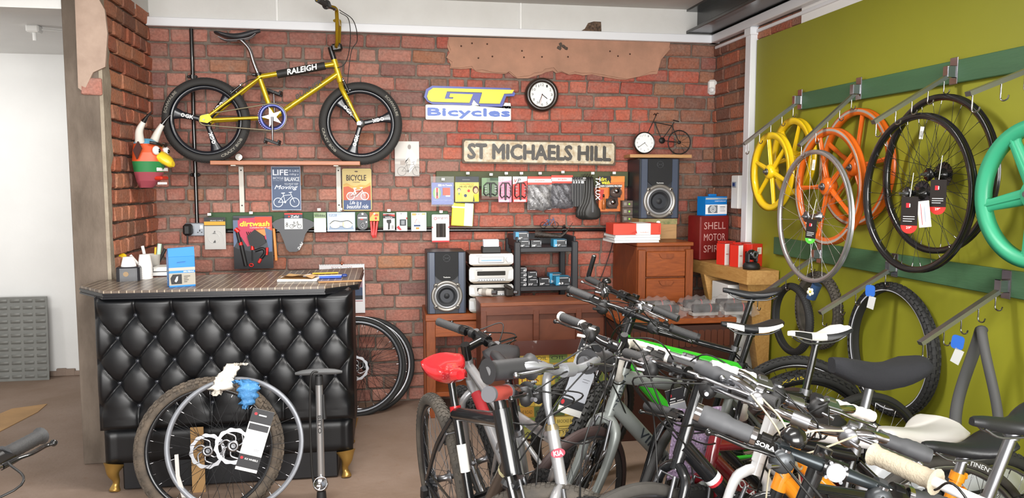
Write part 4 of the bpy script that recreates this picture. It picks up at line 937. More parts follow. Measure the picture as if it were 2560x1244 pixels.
dk = pm('241c10'); decal(fo, 'BURNER', B_(700, 273, 0).lerp(bb, .0) + V(.08, 0, .06), B_(810, 200), FRONT, .019, .028, dk, .19, .03, .3); decal(fo, 'Super', B_(700, 283), B_(745, 250), FRONT, .019, .016, dk, .055, .01, .3)
pd = MB().tube([B_(693, 186), B_(813, 164)], .025, 16); po = pd.obj('frame_pad', mat('pad_black', '20201f', .6), t); decal(po, 'RALEIGH', B_(722, 181), B_(790, 168), FRONT, .0255, .036, WHITE, .19, .035, .2)
k = MB().use(GOLD); k.tube([hb, hb + (hb - ht) * .3], .021, 14)
for s in (-1, 1): k.tube(spline([hb + (hb - ht) * .3, B_(855, 222) + V(0, s * .045, 0), B_(875, 262) + V(0, s * .056, 0), front + V(-.012, s * .058, .01)], 4), [.016] * 9 + [.013] * 4, 12); k.use(CHROME); k.box(front + V(-.01, s * .06, 0), (.03, .006, .03), None, .003); k.use(GOLD)
fk = k.obj('fork', None, t); decal(fk, 'RALEIGH', B_(866, 250), B_(886, 288), FRONT, .073, .016, dk, .1, .02, .2)
Rm = .2165; MAGB = mat('mag_black', '15181f', .3, coat=.3); TYB = mat('bmx_tyre', '2b2a29', .75, bump=(140, .15))
def tyre_text(par, txt, R, a0, h, L, m, flip, y):
    mb = MB(); g_, fs, asp = glyphs(txt, .01); vs = []
    for p, q in g_:
        X, Yv = (p - .5) * L, (q - .5) * h
        if flip: X, Yv = -X, -Yv
        a = math.radians(a0) + X / R; vs.append(((R + Yv) * math.sin(a), (R + Yv) * math.cos(a), 0))
    mb.add(vs, fs, False, TR(0, y, 0) @ WALLM); return mb.obj('lettering', m, par)
TXT = mat('tyre_print', '8f8b80', .7)
for ctr, a0, arcs, nm in ((rear, 167, ((-62, 0, 'SCHWALBE'), (138, 1, 'CRAZY BOB')), 'r'), (front, 133, ((60, 0, 'SCHWALBE'), (-118, 1, 'CRAZY BOB')), 'f')):
    wh = link('wheel', mag_mesh(Rm, 3, MAGB, .03, .026, tri=True, th=.022, hubr=.026), t, TR(*ctr) @ RY(-(a0 - 90))); wh2 = RY(a0 - 90)
    ty = link('tyre', tyre_mesh(Rm, .030, 'fine', TYB), wh)
    for aa, fl, tx_ in arcs: o = tyre_text(wh, tx_, Rm + .021, aa, .016, .17 if fl else .15, TXT, fl, -.0305); o.matrix_local = wh2
    lg = MB()
    for kk in range(3):
        M = RY(-120. * kk - 90)
        for j, chh in enumerate('OGK'):
            put_text(lg, chh, .150 - j * .026, .012, .127 - j * .026, -.012, 0, M @ TR(0, -.0118, 0) @ WALLM, .03)
    lg.obj('spoke_lettering', WHITE, wh); link('hub', hub_mesh(.036, .02, STEEL, .075), wh)
c = MB().use(mat('chainring_blue', '4a4f86', .3, .7)); pts = [((.082 + (.003 if i % 2 else -.003)) * math.cos(i * math.pi / 44), (.082 + (.003 if i % 2 else -.003)) * math.sin(i * math.pi / 44)) for i in range(88)]
c.lathe([(.060, -.002), (.082, -.002), (.084, 0), (.082, .002), (.060, .002)], 60, TR(bb.x, -.05, bb.z) @ WX, True)
for i in range(44): a = i * math.pi / 22; c.box((bb.x + .085 * math.cos(a), -.05, bb.z + .085 * math.sin(a)), (.006, .002, .005), (0, -a, 0))
c.use(ALU)
c.cyl(bb + V(0, -.062, 0), bb + V(0, .062, 0), .016, n=16); c.prism([(.066 * math.cos(i * math.pi / 5) * (1 if i % 2 else .36), .066 * math.sin(i * math.pi / 5) * (1 if i % 2 else .36)) for i in range(10)], .004, TR(bb.x, -.052, bb.z) @ WX)
for s, v1 in ((-1, 358), (1, 232)): c.tube([bb + V(0, s * .06, 0), B_(686 if s < 0 else 680, v1) + V(0, s * .075, 0)], [.014, .010], 10, True, False, True, None, .6)
c.obj('crankset', None, t)
for s, v1, u1 in ((-1, 357, 689), (1, 225, 678)):
    p = MB(); e = B_(u1, v1) + V(0, s * .085, 0); p.cyl(e, e + V(0, s * .1, 0), .008, n=8)
    for dx in (-.04, .04): p.box(e + V(dx, s * .055, 0), (.012, .09, .02), (0, .35, 0), .003)
    for dy in (.015, .1): p.box(e + V(0, s * dy, 0), (.09, .012, .018), (0, .35, 0), .003)
    p.obj('pedal', BLKM, t)
ch = [bb + V(.084 * math.cos(math.pi / 2 - math.pi * i / 12), -.05, .084 * math.sin(math.pi / 2 - math.pi * i / 12)) for i in range(13)] + [rear + V(.032 * math.cos(-math.pi / 2 - math.pi * i / 8), -.05, .032 * math.sin(-math.pi / 2 - math.pi * i / 8)) for i in range(9)]
MB().tube(ch, .0048, 5, False, True).obj('chain', mat('bmx_chain', '8d8570', .45, .8), t)
MB().tube(spline([sc + (sc - bb) * .02, B_(634, 155), B_(624, 124), B_(606, 103), B_(592, 95)], 6), .0135, 14).obj('seatpost', CHROME, t); MB().tube([sc - (bb - sc) * .02, sc - (bb - sc) * .09], .022, 14).box(sc + V(-.03, 0, .012), (.025, .03, .016), None, .004).obj('seat_clamp', BLK, t)
saddle(t, B_(588, 80), 'mtb', mat('bmx_saddle', '26262a', .5), None, -6)
sm = MB(); sm.tube([ht, ht + (ht - hb) * .7], .018, 14); sc_ = B_(842, 118); sm.box(sc_ + V(0, 0, -.004), (.07, .06, .05), (0, -.2, 0), .012); sm.obj('stem', BLK, t)
for s in (-1, 1):
    q = [sc_, sc_ + V(.0, s * .05, 0), sc_ + V(.008, s * .09, .03), sc_ + V(.012, s * .15, .17), sc_ + V(.006, s * .18, .20), sc_ + V(-.03, s * .22, .205), sc_ + V(-.085, s * .36, .21)]
    MB().tube(spline(q, 6), .0115, 12).obj('handlebar', GOLD2, t)
    a_, b_ = Vector(q[-1]), Vector(q[-1]).lerp(Vector(q[-2]), .78); d_ = (a_ - b_).normalized(); MB().tube([b_ + d_ * (a_ - b_).length * i / 14 for i in range(15)], [.029] + [.0165 + .0012 * (i % 2) for i in range(13)] + [.018], 14).obj('grip', GRIP, t)
    lv = MB(); lv.tube([b_ - d_ * .035, b_ - d_ * .012], .017, 12); lv.tube(spline([b_ - d_ * .03 + V(.03, 0, -.02), b_ + V(.05, 0, -.025), b_ + d_ * .07 + V(.04, 0, -.03), b_ + d_ * .09 + V(.05, 0, -.032)], 4), .007, 8); lv.obj('brake_lever', BLK, t)
MB().tube([sc_ + V(.012, -.15, .16), sc_ + V(.012, .15, .16)], .009, 10).obj('crossbar', GOLD2, t)
cb = MB(); cb.tube(spline([sc_ + V(.03, -.2, .19), B_(885, 60) + V(0, -.1, 0), B_(893, 100), B_(878, 130), B_(868, 215) + V(0, -.02, 0)], 7), .0026, 6); cb.tube(spline([sc_ + V(.03, -.12, .19), B_(872, 50), B_(875, 110), B_(858, 165) + V(0, -.02, 0), B_(800, 170)], 7), .0026, 6); cb.tube(spline([sc + V(.02, -.02, -.01), B_(625, 200), B_(598, 215)], 5), .0026, 6); cb.obj('cables', CABLE, t)
for q, ax in ((B_(590, 228), (sc - rear).normalized()), (B_(868, 222), (hb - front).normalized())):
    v = MB().use(BLK)
    for s in (-1, 1): v.tube([q + V(0, s * .05, 0) - ax * .03, q + V(0, s * .045, 0) + ax * .05], .008, 8); v.box(q + V(0, s * .03, 0) - ax * .01, (.045, .014, .014), None, .003)
    v.use(CHROME); v.tube([q + ax * .05 + V(0, -.06, 0), q + ax * .05 + V(0, .06, 0)], .004, 6); v.ell(q + ax * .06 + V(0, -.055, 0), (.008, .012, .008), 8, 6); v.obj('rim_brake', None, t)
# ---- carved horned mask on the left wall
mk = at(344, 395, X=XL + .06); t = thing('carved_mask', 'painted wooden bull mask with white horns on the left brick wall', 'mask', (XL + .085, mk.y, mk.z - .02), (0, 0, math.radians(-14)))
def mcol(n, c): return mat('mask_' + n, c, .35)
zs = [-.15, -.11, -.06, 0, .05, .10, .13]; rad = [(.05, .03), (.085, .05), (.105, .065), (.115, .075), (.11, .07), (.09, .06), (.05, .04)]; cl_ = ['9c4a55', '9c4a55', '2c7a45', 'd0542a', 'd0542a', '5a9fc0']
for i in range(6):
    def rg(j): return [(max(0, rad[j][0] * math.cos(a) * 1.15), rad[j][1] * math.sin(a) * 1.4, zs[j]) for a in [math.radians(-90 + 180 * q / 12) for q in range(13)]]
    MB().loft([rg(i), rg(i + 1)], False, True).obj('face_band', mcol(str(i), cl_[i]), t)
MB().loft([[(.10 + dx, r * math.cos(a), dz + r * .8 * math.sin(a)) for a in [q * math.pi / 5 for q in range(10)]] for dx, dz, r in ((-.02, .03, .05), (.03, .02, .048), (.07, -.005, .04), (.085, -.015, .02))]).obj('snout', mcol('y', 'e2c02a'), t)
for s in (-1, 1):
    MB().ell((.145, s * .024, .0), (.012, .012, .012), 10, 6).obj('nostril', mcol('r', '7a2320'), t); MB().ell((.115, s * .052, .062), (.02, .026, .026)).obj('eye', WHITE, t); MB().ell((.132, s * .050, .060), (.008, .011, .012)).obj('pupil', BLK, t)
    h = spline([(.03, s * .07, .11), (.045, s * .095, .17), (.075, s * .10, .22)], 5); MB().tube(h, [.026 - .0012 * i for i in range(len(h))], 12).obj('horn', mcol('h', 'dcd8cf'), t); h2 = spline([(.075, s * .10, .22), (.10, s * .103, .25), (.13, s * .105, .28)], 4); MB().tube(h2, [.0145 - .0017 * i for i in range(len(h2))], 10).obj('horn_tip', BLK, t)
    MB().prism([(0, 0), (.03, .06), (.01, .10), (-.02, .05)], .012, TR(.04, s * .115, .01) @ WALLM).obj('ear', mcol('e', '4a2f2c') if s < 0 else mcol('y', 'e2c02a'), t)
    MB().tube(spline([(.09, s * .075, .105), (.12, s * .05, .10), (.13, s * .02, .09)], 4), .009, 8).obj('brow', BLK, t)
MB().box((.11, 0, -.095), (.05, .08, .022), None, .008).obj('mouth', mcol('m', 'c0301f'), t); tm = MB()
for i in range(9): tm.box((.118, -.05 + i * .0125, -.045), (.012, .007, .02), None, .002); tm.box((.115, -.04 + i * .01, -.125), (.012, .006, .014), None, .002)
tm.obj('teeth', WHITE, t)
# ---- green boards with packets hanging on hooks
GRB = mat('green_stain_board', '35552f', .65, noise=(7, .6), col2='2a3f28', bump=(90, .15), stretch=(.25, 1, 1)); GRB2 = mat('olive_stain_board', '4b4f30', .65, noise=(7, .6), col2='383c26', bump=(90, .15), stretch=(.25, 1, 1))
for px, lab, m in (((522, 529, 1120, 569), 'long green stained board under the tin signs', GRB), ((1090, 428, 1570, 466), 'olive stained board holding pedals and saddles', GRB2)):
    x0, z0, w, h = wrect(*px, YB - .045); MB_ = MB().box((w / 2, .015, h / 2), (w, .03, h), None, .003); o = MB_.obj('hook_board', m); o.location = (x0, YB - .05, z0); tag(o, lab, 'board')
YC_ = YB - .085
def hook(t, x, z, tagged=True, w=.022):
    m = MB().use(CHROME); m.tube(spline([(x, .045, z + .016), (x, -.02, z + .012), (x, -.05, z + .014), (x, -.055, z + .022)], 3), .0022, 6); m.obj('hook', None, t)
    if tagged: MB().box((x, -.056, z + .026), (w, .0015, .016)).obj('price_tag', PAPER, t)
G1 = 'packets hanging on the long green board'; G2 = 'packets hanging on the olive board'
def hang(name, label, cat, px, col, el, g, th=.006, hk=True, r=None, rough=.4, Y=None, rot=0, hx=.5, m=None, part='card'):
    t, w, h = card(name, label, cat, px, Y or YC_, col, el, th, None, rough, rot, r, m, part)
    if hk: hook(t, w * hx, h - .004)
    return t, w, h
# lower left row
t, w, h = hang('cable_packet', 'grey brake cable packet with black and yellow header', 'packet', (511, 543, 564, 623), 'b4b2ae', [('r', '26262a', 0, .87, 1, 1), ('r', 'e0a02c', 0, .76, 1, .87), ('r', '3a352c', 0, .735, 1, .76), ('t', 'e8e8e8', 'BRAKE CABLE', .3, .885, .9, .915), ('p', '4a4a4a', [(.38, .49), (.5, .59), (.54, .49)]), ('p', '4a4a4a', [(.38, .20), (.5, .3), (.54, .20)])], G1, hx=.35)
MB().tube([V(w * .45 + .034 * math.cos(a * .2), -.003, h * .36 + .034 * math.sin(a * .2)) for a in range(32)], .0018, 5, False, True).tube(spline([(w * .6, -.003, h * .6), (w * .85, -.004, h * .5), (w * .9, -.004, h * .2)], 4), .0018, 5).obj('cable_coil', mat('cable_white', 'd9d9d6', .4), t)
t, w, h = hang('cleaning_kit', 'pink and black bike cleaning brush kit with yellow brand lettering', 'packet', (584, 539, 682, 671), '23262f', [('p', 'c23a56', [(.02, .95), (.98, .98), (.98, .6), (.5, .45), (.35, .42), (.2, .6), (.05, .62)]), ('p', '5f6f8c', [(0, .95), (.12, .95), (.12, .55), (0, .4)]), ('p', 'd9452a', [(.55, .98), (.99, .98), (.99, .72), (.6, .72)]), ('p', 'c98a4a', [(.5, .72), (.95, .76), (.8, .62), (.5, .6)]), ('p', '4f6285', [(.8, .78), (.98, .72), (.98, .3), (.9, .3)]), ('r', '1c1c20', .0, .92, .16, .97), ('t', 'f5e23a', 'dirtwash', .17, .80, .93, .90, .04, .15), ('t', 'f0e8e0', 'CLEANING BRUSH SET', .42, .765, .95, .785, .01), ('p', '14151a', [(0, .0), (.98, 0), (.98, .32), (.6, .3), (.1, .38), (0, .42)])], G1, .008)
b = MB().use(BLKM); RED = mat('tool_red', 'd0231e', .35)
bx = lambda x, y, z=-.01: V(x * w, z, y * h)
b.tube([bx(.1, .72), bx(.17, .5)], [.010, .013], 10); b.tube([bx(.2, .45), bx(.3, .06)], .013, 8); b.tube([bx(.47, .42), bx(.47, .15)], .0035, 6); b.prism([(p[0] * w, p[1] * h) for p in ((.36, .62), (.55, .74), (.78, .62), (.84, .5), (.62, .4), (.42, .45))], .022, WALLM); b.tube(spline([bx(.55, .34, -.016), bx(.75, .38, -.018), bx(.8, .3, -.016), bx(.7, .2, -.014)], 4), .010, 8)
for i in range(10): b.tube([bx(.38 + .045 * i, .62 + .012 * (i % 3)), bx(.34 + .05 * i, .70 if i < 6 else .58)], .0025, 4)
b.obj('brushes', None, t)
r_ = MB().use(RED); r_.tube([bx(.06, .76), bx(.14, .70)], .014, 10); r_.tube([bx(.18, .51), bx(.19, .45)], .012, 10); r_.tube([bx(.48, .46), bx(.48, .36)], [.008, .013], 10); r_.box(bx(.66, .15, -.014), (.018, .012, .034), (0, .5, 0), .004); r_.tube([bx(.44 + .05 * math.cos(a), .07 + .028 * math.sin(a)) for a in [q * .45 for q in range(14)]], .004, 6, False, True); r_.tube([bx(.86, .40, -.013), bx(.84, .26, -.013)], .009, 8); r_.obj('handles', None, t)
MB().box((w + .012, .015, h * .45), (.016, .01, h * .62), (0, -.05, 0), .002).obj('orange_scraper', mat('orange_card', 'd9822a', .45), t)
x0, z0, w, h = wrect(680, 532, 787, 631, YC_); t = thing('mudguard', 'dark grey plastic mudguard hanging from a white printed header', 'mudguard', (x0, YC_, z0))
P_ = lambda u, v: ((u - 680) / 107 * w, (631 - v) / 99 * h)
MB().prism([P_(*q) for q in ((681, 557), (690, 550), (705, 545), (760, 545), (775, 550), (786, 556), (785, 566), (772, 573), (763, 585), (757, 605), (748, 624), (740, 629), (722, 629), (715, 622), (708, 600), (700, 580), (692, 573), (684, 568))], .003, WALLM).obj('blade', mat('mudguard_grey', '48494d', .5), t)
hw_ = P_(757, 532)[0] - P_(712, 532)[0]; hh_ = P_(712, 532)[1] - P_(712, 572)[1]; m = MB(); flat(m, [('r', 'efefec', 0, 0, 1, 1), ('r', '30384a', 0, .66, 1, .92), ('r', 'c8352c', 0, .9, 1, 1), ('t', 'f2f2f2', 'Zefal', .35, .7, .8, .86, .02), ('e', 'c8352c', .26, .78, .06, .06)] + bike_print('3a3a3a', .4, .18, .42, hw_ / hh_, .02) + [('o', '4a4a4a', .14, .22, .07, .03), ('o', '4a4a4a', .14, .35, .06, .03)], hw_, hh_, 0, TR(P_(712, 572)[0], -.006, P_(712, 572)[1]) @ WALLM); m.obj('header_card', None, t)
mm = MB(); A = TR(P_(745, 622)[0], -.0045, P_(745, 622)[1]) @ WALLM @ RZ(58); put_text(mm, 'Zefal', -.005, -.008, .05, .008, 0, A, .02, .2); mm.obj('lettering', WHITE, t); hook(t, w * .5, h - .004, False)
t, w, h = hang('patch_packet', 'small white packet with clear green header', 'packet', (785, 531, 815, 580), 'f0f0ee', [('r', '8fa37e', 0, .72, 1, 1), ('r', 'dfe6d8', .03, .64, .97, .72), ('t', '2a3328', 'weldtite', .06, .78, .94, .92, .02), ('e', '6b8a56', .2, .9, .16, .05)], G1)
t, w, h = hang('glasses_packet', 'clear packet with yellow tinted cycling glasses', 'packet', (818, 530, 888, 578), 'a9b8cc', [('r', 'c2cfdf', .03, .06, .97, .96), ('r', '8396b4', .06, .78, .34, .92), ('t', 'e8eef6', 'SPORT', .08, .8, .32, .9), ('p', '8fa0b8', [(.05, .1), (.95, .1), (.9, .3), (.1, .3)])], G1, .01)
gl = MB().use(mat('amber_lens', '8a7a1c', .12, coat=.6))
for s in (-1, 1): gl.prism([(w * .5 + s * q[0] * w, q[1] * h) for q in ((.03, .32), (.06, .50), (.2, .54), (.36, .48), (.40, .34), (.34, .2), (.2, .17), (.1, .2))], .006, TR(0, -.004, 0) @ WALLM)
gl.use(mat('glasses_frame', '5a5648', .3)); gl.tube(spline([(w * .1, -.012, h * .40), (w * .25, -.014, h * .56), (w * .5, -.015, h * .52), (w * .75, -.014, h * .56), (w * .9, -.012, h * .40)], 5), .002, 6); gl.use(WHITE); gl.box((w * .5, -.012, h * .38), (w * .1, .006, h * .2), None, .003); gl.obj('glasses', None, t)
t, w, h = hang('spoke_key_card', 'dark grey rounded card with a silver spoke key', 'packet', (893, 530, 920, 574), '2d2f35', [('r', 'e9e9ec', .1, .64, .9, .72), ('r', 'c03a30', .3, .56, .55, .62), ('t', '5a5a60', 'CYCLO', .15, .655, .85, .705), ('e', 'd8d8da', .85, .44, .08, .05), ('e', 'e8e8e8', .5, .9, .1, .06)], G1, r=.45, hk=False)
MB().tube([V(w * .5 + .011 * math.cos(a), -.003, h * .25 + .016 * math.sin(a)) for a in [math.radians(60 + 240 * i / 12) for i in range(13)]], .004, 6).tube([V(w * .5 + .011 * math.cos(a), -.003, h * .25 + .016 * math.sin(a)) for a in [math.radians(-30 + 60 * i / 6) for i in range(7)]], .004, 6).obj('spoke_key', ALU, t)
t, w, h = hang('tyre_levers', 'red tyre levers hanging under a yellow and orange header', 'tyre levers', (924, 530, 948, 552), 'e8a024', [('p', 'e8632a', [(0, .3), (.5, 1), (0, 1)]), ('e', 'd0231e', .65, .3, .12, .14), ('r', 'c2502a', .5, .55, .9, .8), ('e', 'f4f4f4', .5, .82, .1, .1)], G1, hk=False)
lv = MB().use(RED)
for dx, a in ((.15, -4), (.48, 3), (.8, 8)): M = TR(w * dx, -.008, -.005) @ RY(a); lv.box((0, 0, -.045), (.014, .008, .10), None, .004, M); lv.box((-.006, -.003, -.045), (.003, .004, .09), None, .001, M); lv.tube([M @ V(0, 0, -.09), M @ V(.004, -.004, -.108)], [.006, .003], 6)
lv.obj('levers', None, t); MB().tube([(w * .3, -.004, 0), (w * .35, -.012, -.02)], .002, 5).obj('ring', CHROME, t)
t, w, h = hang('rear_light_packet', 'small white and red packet with a black clamp light', 'packet', (958, 533, 987, 575), 'eceae8', [('r', '202024', 0, .70, 1, .92), ('p', 'd0342a', [(0, .88), (1, .94), (1, .80), (.8, .84), (0, .96)]), ('t', 'eeeeee', 'RAPIDA', .2, .73, .8, .80, .02), ('r', '9a9a9a', .7, .08, .9, .3)], G1)
MB().prism([(w * q[0], h * q[1]) for q in ((.3, .62), (.68, .64), (.7, .46), (.58, .4), (.56, .06), (.4, .04), (.42, .4), (.3, .48))], .012, WALLM).obj('clamp_light', BLKM, t)
t, w, h = hang('computer_packet', 'white packet with a grey cycle computer and red corner', 'packet', (991, 530, 1018, 577), 'efefee', [('p', 'c8242c', [(0, .2), (.2, .3), (.5, .06), (.3, .04), (.1, .12)]), ('r', '34363c', .3, .28, .9, .62), ('r', 'd9dde2', .36, .14, .92, .26), ('e', '5a5a5a', .45, .92, .08, .02), ('r', 'c8242c', .9, .62, 1, .72)], G1, .014, hk=False)
MB().box((w * .6, -.004, h * .45), (w * .42, .008, h * .28), None, .003).obj('cycle_computer', mat('device_grey', '3c4650', .25), t)
t, w, h = hang('reflector_packet', 'white packet with a red and white triangular reflector light', 'packet', (1028, 531, 1066, 577), 'f0efee', [('r', 'e9a35a', .05, .84, .32, .97), ('r', 'd9b06a', .7, .88, .95, .96), ('p', 'd0342c', [(.2, .42), (.36, .68), (.6, .42)]), ('p', 'f2f2f2', [(.3, .46), (.37, .57), (.46, .46)]), ('r', 'f6f6f6', .17, .34, .6, .42), ('r', '223a6a', .17, .25, .6, .34), ('r', 'e08a2a', .3, .1, .52, .2), ('r', 'cfcfcf', .68, .55, .92, .7), ('e', '5a5a5a', .35, .93, .05, .015), ('e', '5a5a5a', .5, .93, .05, .015)], G1, .006, hk=False)
MB().prism([(w * .22, h * .43), (w * .37, h * .66), (w * .57, h * .43)], .008, TR(0, -.003, 0) @ WALLM).obj('reflector', mat('reflector_red', 'c8201c', .15, coat=.6), t)
t, w, h = hang('grips_box', 'white and red box with a pair of dark brown handlebar grips', 'box', (1080, 536, 1123, 605), 'f1f0ee', [('r', 'c3262c', 0, 0, 1, .06), ('t', '7a2a2a', 'ergon', .32, .82, .9, .9, .01), ('o', 'c3262c', .2, .86, .09, .03), ('p', 'c3262c', [(0, .5), (.08, .54), (.0, .58)]), ('p', 'c3262c', [(1, .5), (.92, .54), (1, .58)]), ('r', '2a2523', .24, .18, .8, .68)], G1, .05, r=.06, part='box')
for dx in (.38, .66): MB().tube([V(w * dx, -.004, h * (.19 + .48 * i / 14)) for i in range(15)], [.0145 + .001 * (i % 2) for i in range(15)], 12).obj('grip', mat('grip_brown', '38312d', .7), t)
# upper right row
t, w, h = hang('repair_kit', 'blue puncture repair kit card in a clear zip pouch', 'packet', (1079, 456, 1134, 511), '2c47a0', [('t', 'f0f2f8', 'Hi-Touch', .48, .84, .92, .92, .02), ('r', 'f0f0f0', .3, .83, .45, .92), ('e', '6aa84a', .24, .52, .18, .27), ('r', 'f2e9d0', .16, .28, .2, .76), ('r', 'c82f28', .2, .28, .3, .76), ('r', '2a2a2a', .22, .4, .28, .56), ('r', 'f2f2f2', .3, .3, .33, .74), ('r', 'e04a2a', .5, .42, .84, .76), ('r', 'a03020', .5, .42, .53, .76), ('r', 'e6e6ea', .64, .36, .84, .42), ('t', 'c8d2ee', 'Cycle puncture repair outfit', .08, .17, .92, .22), ('r', '8fa0d8', .08, .1, .6, .115)], G2, .012)
MB().box((w / 2, -.003, h * .6), (w * 1.06, .003, h * 1.36), None, .001).obj('clear_pouch', CLEAR, t)
t, w, h = hang('vest_packet', 'yellow childrens high visibility vest packet with dark header', 'packet', (1138, 441, 1197, 507), 'efe04a', [('r', '3a3c44', 0, .78, 1, 1), ('r', '6a6c70', .3, .86, .62, .9), ('t', 'd0452a', "CHILDREN'S", .2, .68, .78, .75, .02), ('t', '3a2a20', 'HI-VIS VEST', .2, .58, .78, .66, .03), ('e', '50535c', .16, .50, .075, .075), ('e', 'e0b898', .16, .47, .06, .07), ('p', 'c8d84a', [(.04, .1), (.06, .38), (.26, .38), (.34, .1)]), ('p', '6a7078', [(.12, .38), (.2, .38), (.16, .28)]), ('e', 'c83a34', .57, .46, .06, .055), ('e', '3a466a', .43, .28, .065, .06), ('e', '5a2c1c', .86, .50, .13, .15), ('e', 'e6b48c', .87, .47, .085, .10), ('p', 'e6cf1c', [(.76, .06), (.78, .32), (.98, .34), (1, .06)]), ('p', '3a3a34', [(.74, .06), (.78, .3), (.82, .06)]), ('r', '26262a', 0, .0, 1, .05)], G2, .03, r=.02)
xb_, zb_, wb_, hb2 = wrect(1130, 508, 1184, 565, YC_ - .01); bgm = MB().box((xb_ - t.location.x + wb_ / 2, .012, zb_ - t.location.z + hb2 / 2), (wb_, .014, hb2), (0, .06, 0), .004); bgm.use(mat('vest_yellow', 'dcdc3a', .5)); bg_ = bgm.obj('folded_vest', mat('vest_yellow', 'dcdc3a', .5), t)
MB().box((xb_ - t.location.x + wb_ * .78, .004, zb_ - t.location.z + hb2 * .5), (wb_ * .4, .004, hb2), (0, .06, 0), .001).box((xb_ - t.location.x + wb_ * .5, .003, zb_ - t.location.z + hb2 * .82), (wb_, .004, hb2 * .06), (0, .06, 0)).obj('silver_strip', mat('vest_silver', 'b9cbd6', .3), t)
def pedal_pack(label, px, col, hdr, txt):
    t, w, h = hang('pedal_pack', label, 'packet', px, col, hdr, G2, .008, r=.05); m = MB(); cx = w * .52
    zc_ = h * .45; W2 = w * .40; H2 = h * .30
    m.tube([V(cx, -.012, h * .08), V(cx, -.014, zc_ + H2 * .9)], [.006, .008], 8)
    m.tube([V(cx + x * W2, -.012, zc_ + z * H2) for x, z in ((-.6, 1), (.6, 1), (.95, .6), (1, -.6), (.7, -.95), (.25, -.7), (-.25, -.7), (-.7, -.95), (-1, -.6), (-.95, .6))], .0042, 6, False, True)
    for s in (-1, 1):
        for q in (-.3, .15, .5): m.box((cx + s * W2 * .72, -.012, zc_ + q * H2), (W2 * .35, .008, .004))
    m.obj('pedal', BLK, t)
pedal_pack('green pedal packet with black platform pedal', (1204, 444, 1246, 497), '56704e', [('r', '7b9a72', .02, .3, .3, .98), ('r', '3f5a44', .5, .86, 1, 1), ('p', '6a4a40', [(0, 0), (1, 0), (1, .1), (0, .16)])], '')
pedal_pack('pink pedal packet with black platform pedal', (1246, 441, 1279, 505), 'd98aa8', [('p', 'f1eeee', [(0, .78), (1, .86), (1, 1), (0, 1)]), ('t', 'd0a0a8', 'VP', .08, .80, .42, .92, .02, .2), ('r', 'efe4ea', .06, .02, .8, .09), ('t', '7a8ac0', 'VP', .12, .03, .3, .08)], 'VP')
pedal_pack('red pedal packet with black platform pedal', (1282, 441, 1318, 505), 'd8261f', [('p', 'f1eeee', [(0, .70), (1, .84), (1, 1), (0, 1)]), ('t', 'b0302a', 'V', .1, .76, .3, .9, .03, .2), ('t', '3a3a3a', 'P', .32, .78, .56, .92, .02, .2), ('r', 'efe4ea', .08, .02, .9, .10), ('t', '5a5a5a', 'VP', .14, .03, .34, .09)], 'VP')
FOIL = mat('silver_bag', 'a9a8a8', .25, .35, noise=(34, .9), col2='5e5d60', bump=(26, 1.)); FOILD = mat('grey_bag', '77767a', .3, .25, noise=(26, .9), col2='3f3f44', bump=(22, 1.))
for px, lab, m in (((1319, 441, 1379, 524), 'clear bag of silver parts with red and white header', FOIL), ((1378, 438, 1432, 520), 'clear bag of dark grey parts with red and white header', FOILD)):
    x0, z0, w, h = wrect(*px, YC_); t = thing('parts_bag', lab, 'packet', (x0, YC_, z0)); hz = h * .76
    def bag(u, v, w=w, hz=hz): 
        e = min(u, 1 - u, v, 1 - v) * 4; return (w * u + .004 * math.sin(v * 9), -.004 - .022 * min(1, e) ** .5 + .004 * math.sin(u * 17 + v * 13), hz * v + .006 * math.sin(u * 8) * (1 - v))
    MB().grid(bag, 16, 16).grid(lambda u, v: (w * u, .004, hz * v), 1, 1).obj('bag', m, t); MB().box((w / 2, 0, h * .88), (w, .008, h * .25), None, .001).obj('header', mat('card_d6402c', 'd6402c', .4), t)
    print_on(t, [('r', 'f1efec', 0, .82, 1, .93), ('t', 'd6402c', 'truvativ' if m is FOIL else 'sram', .3, .855, .7, .9, .02)], w, h, TR(0, -.0045, 0) @ WALLM); hook(t, w * .45, h - .004)
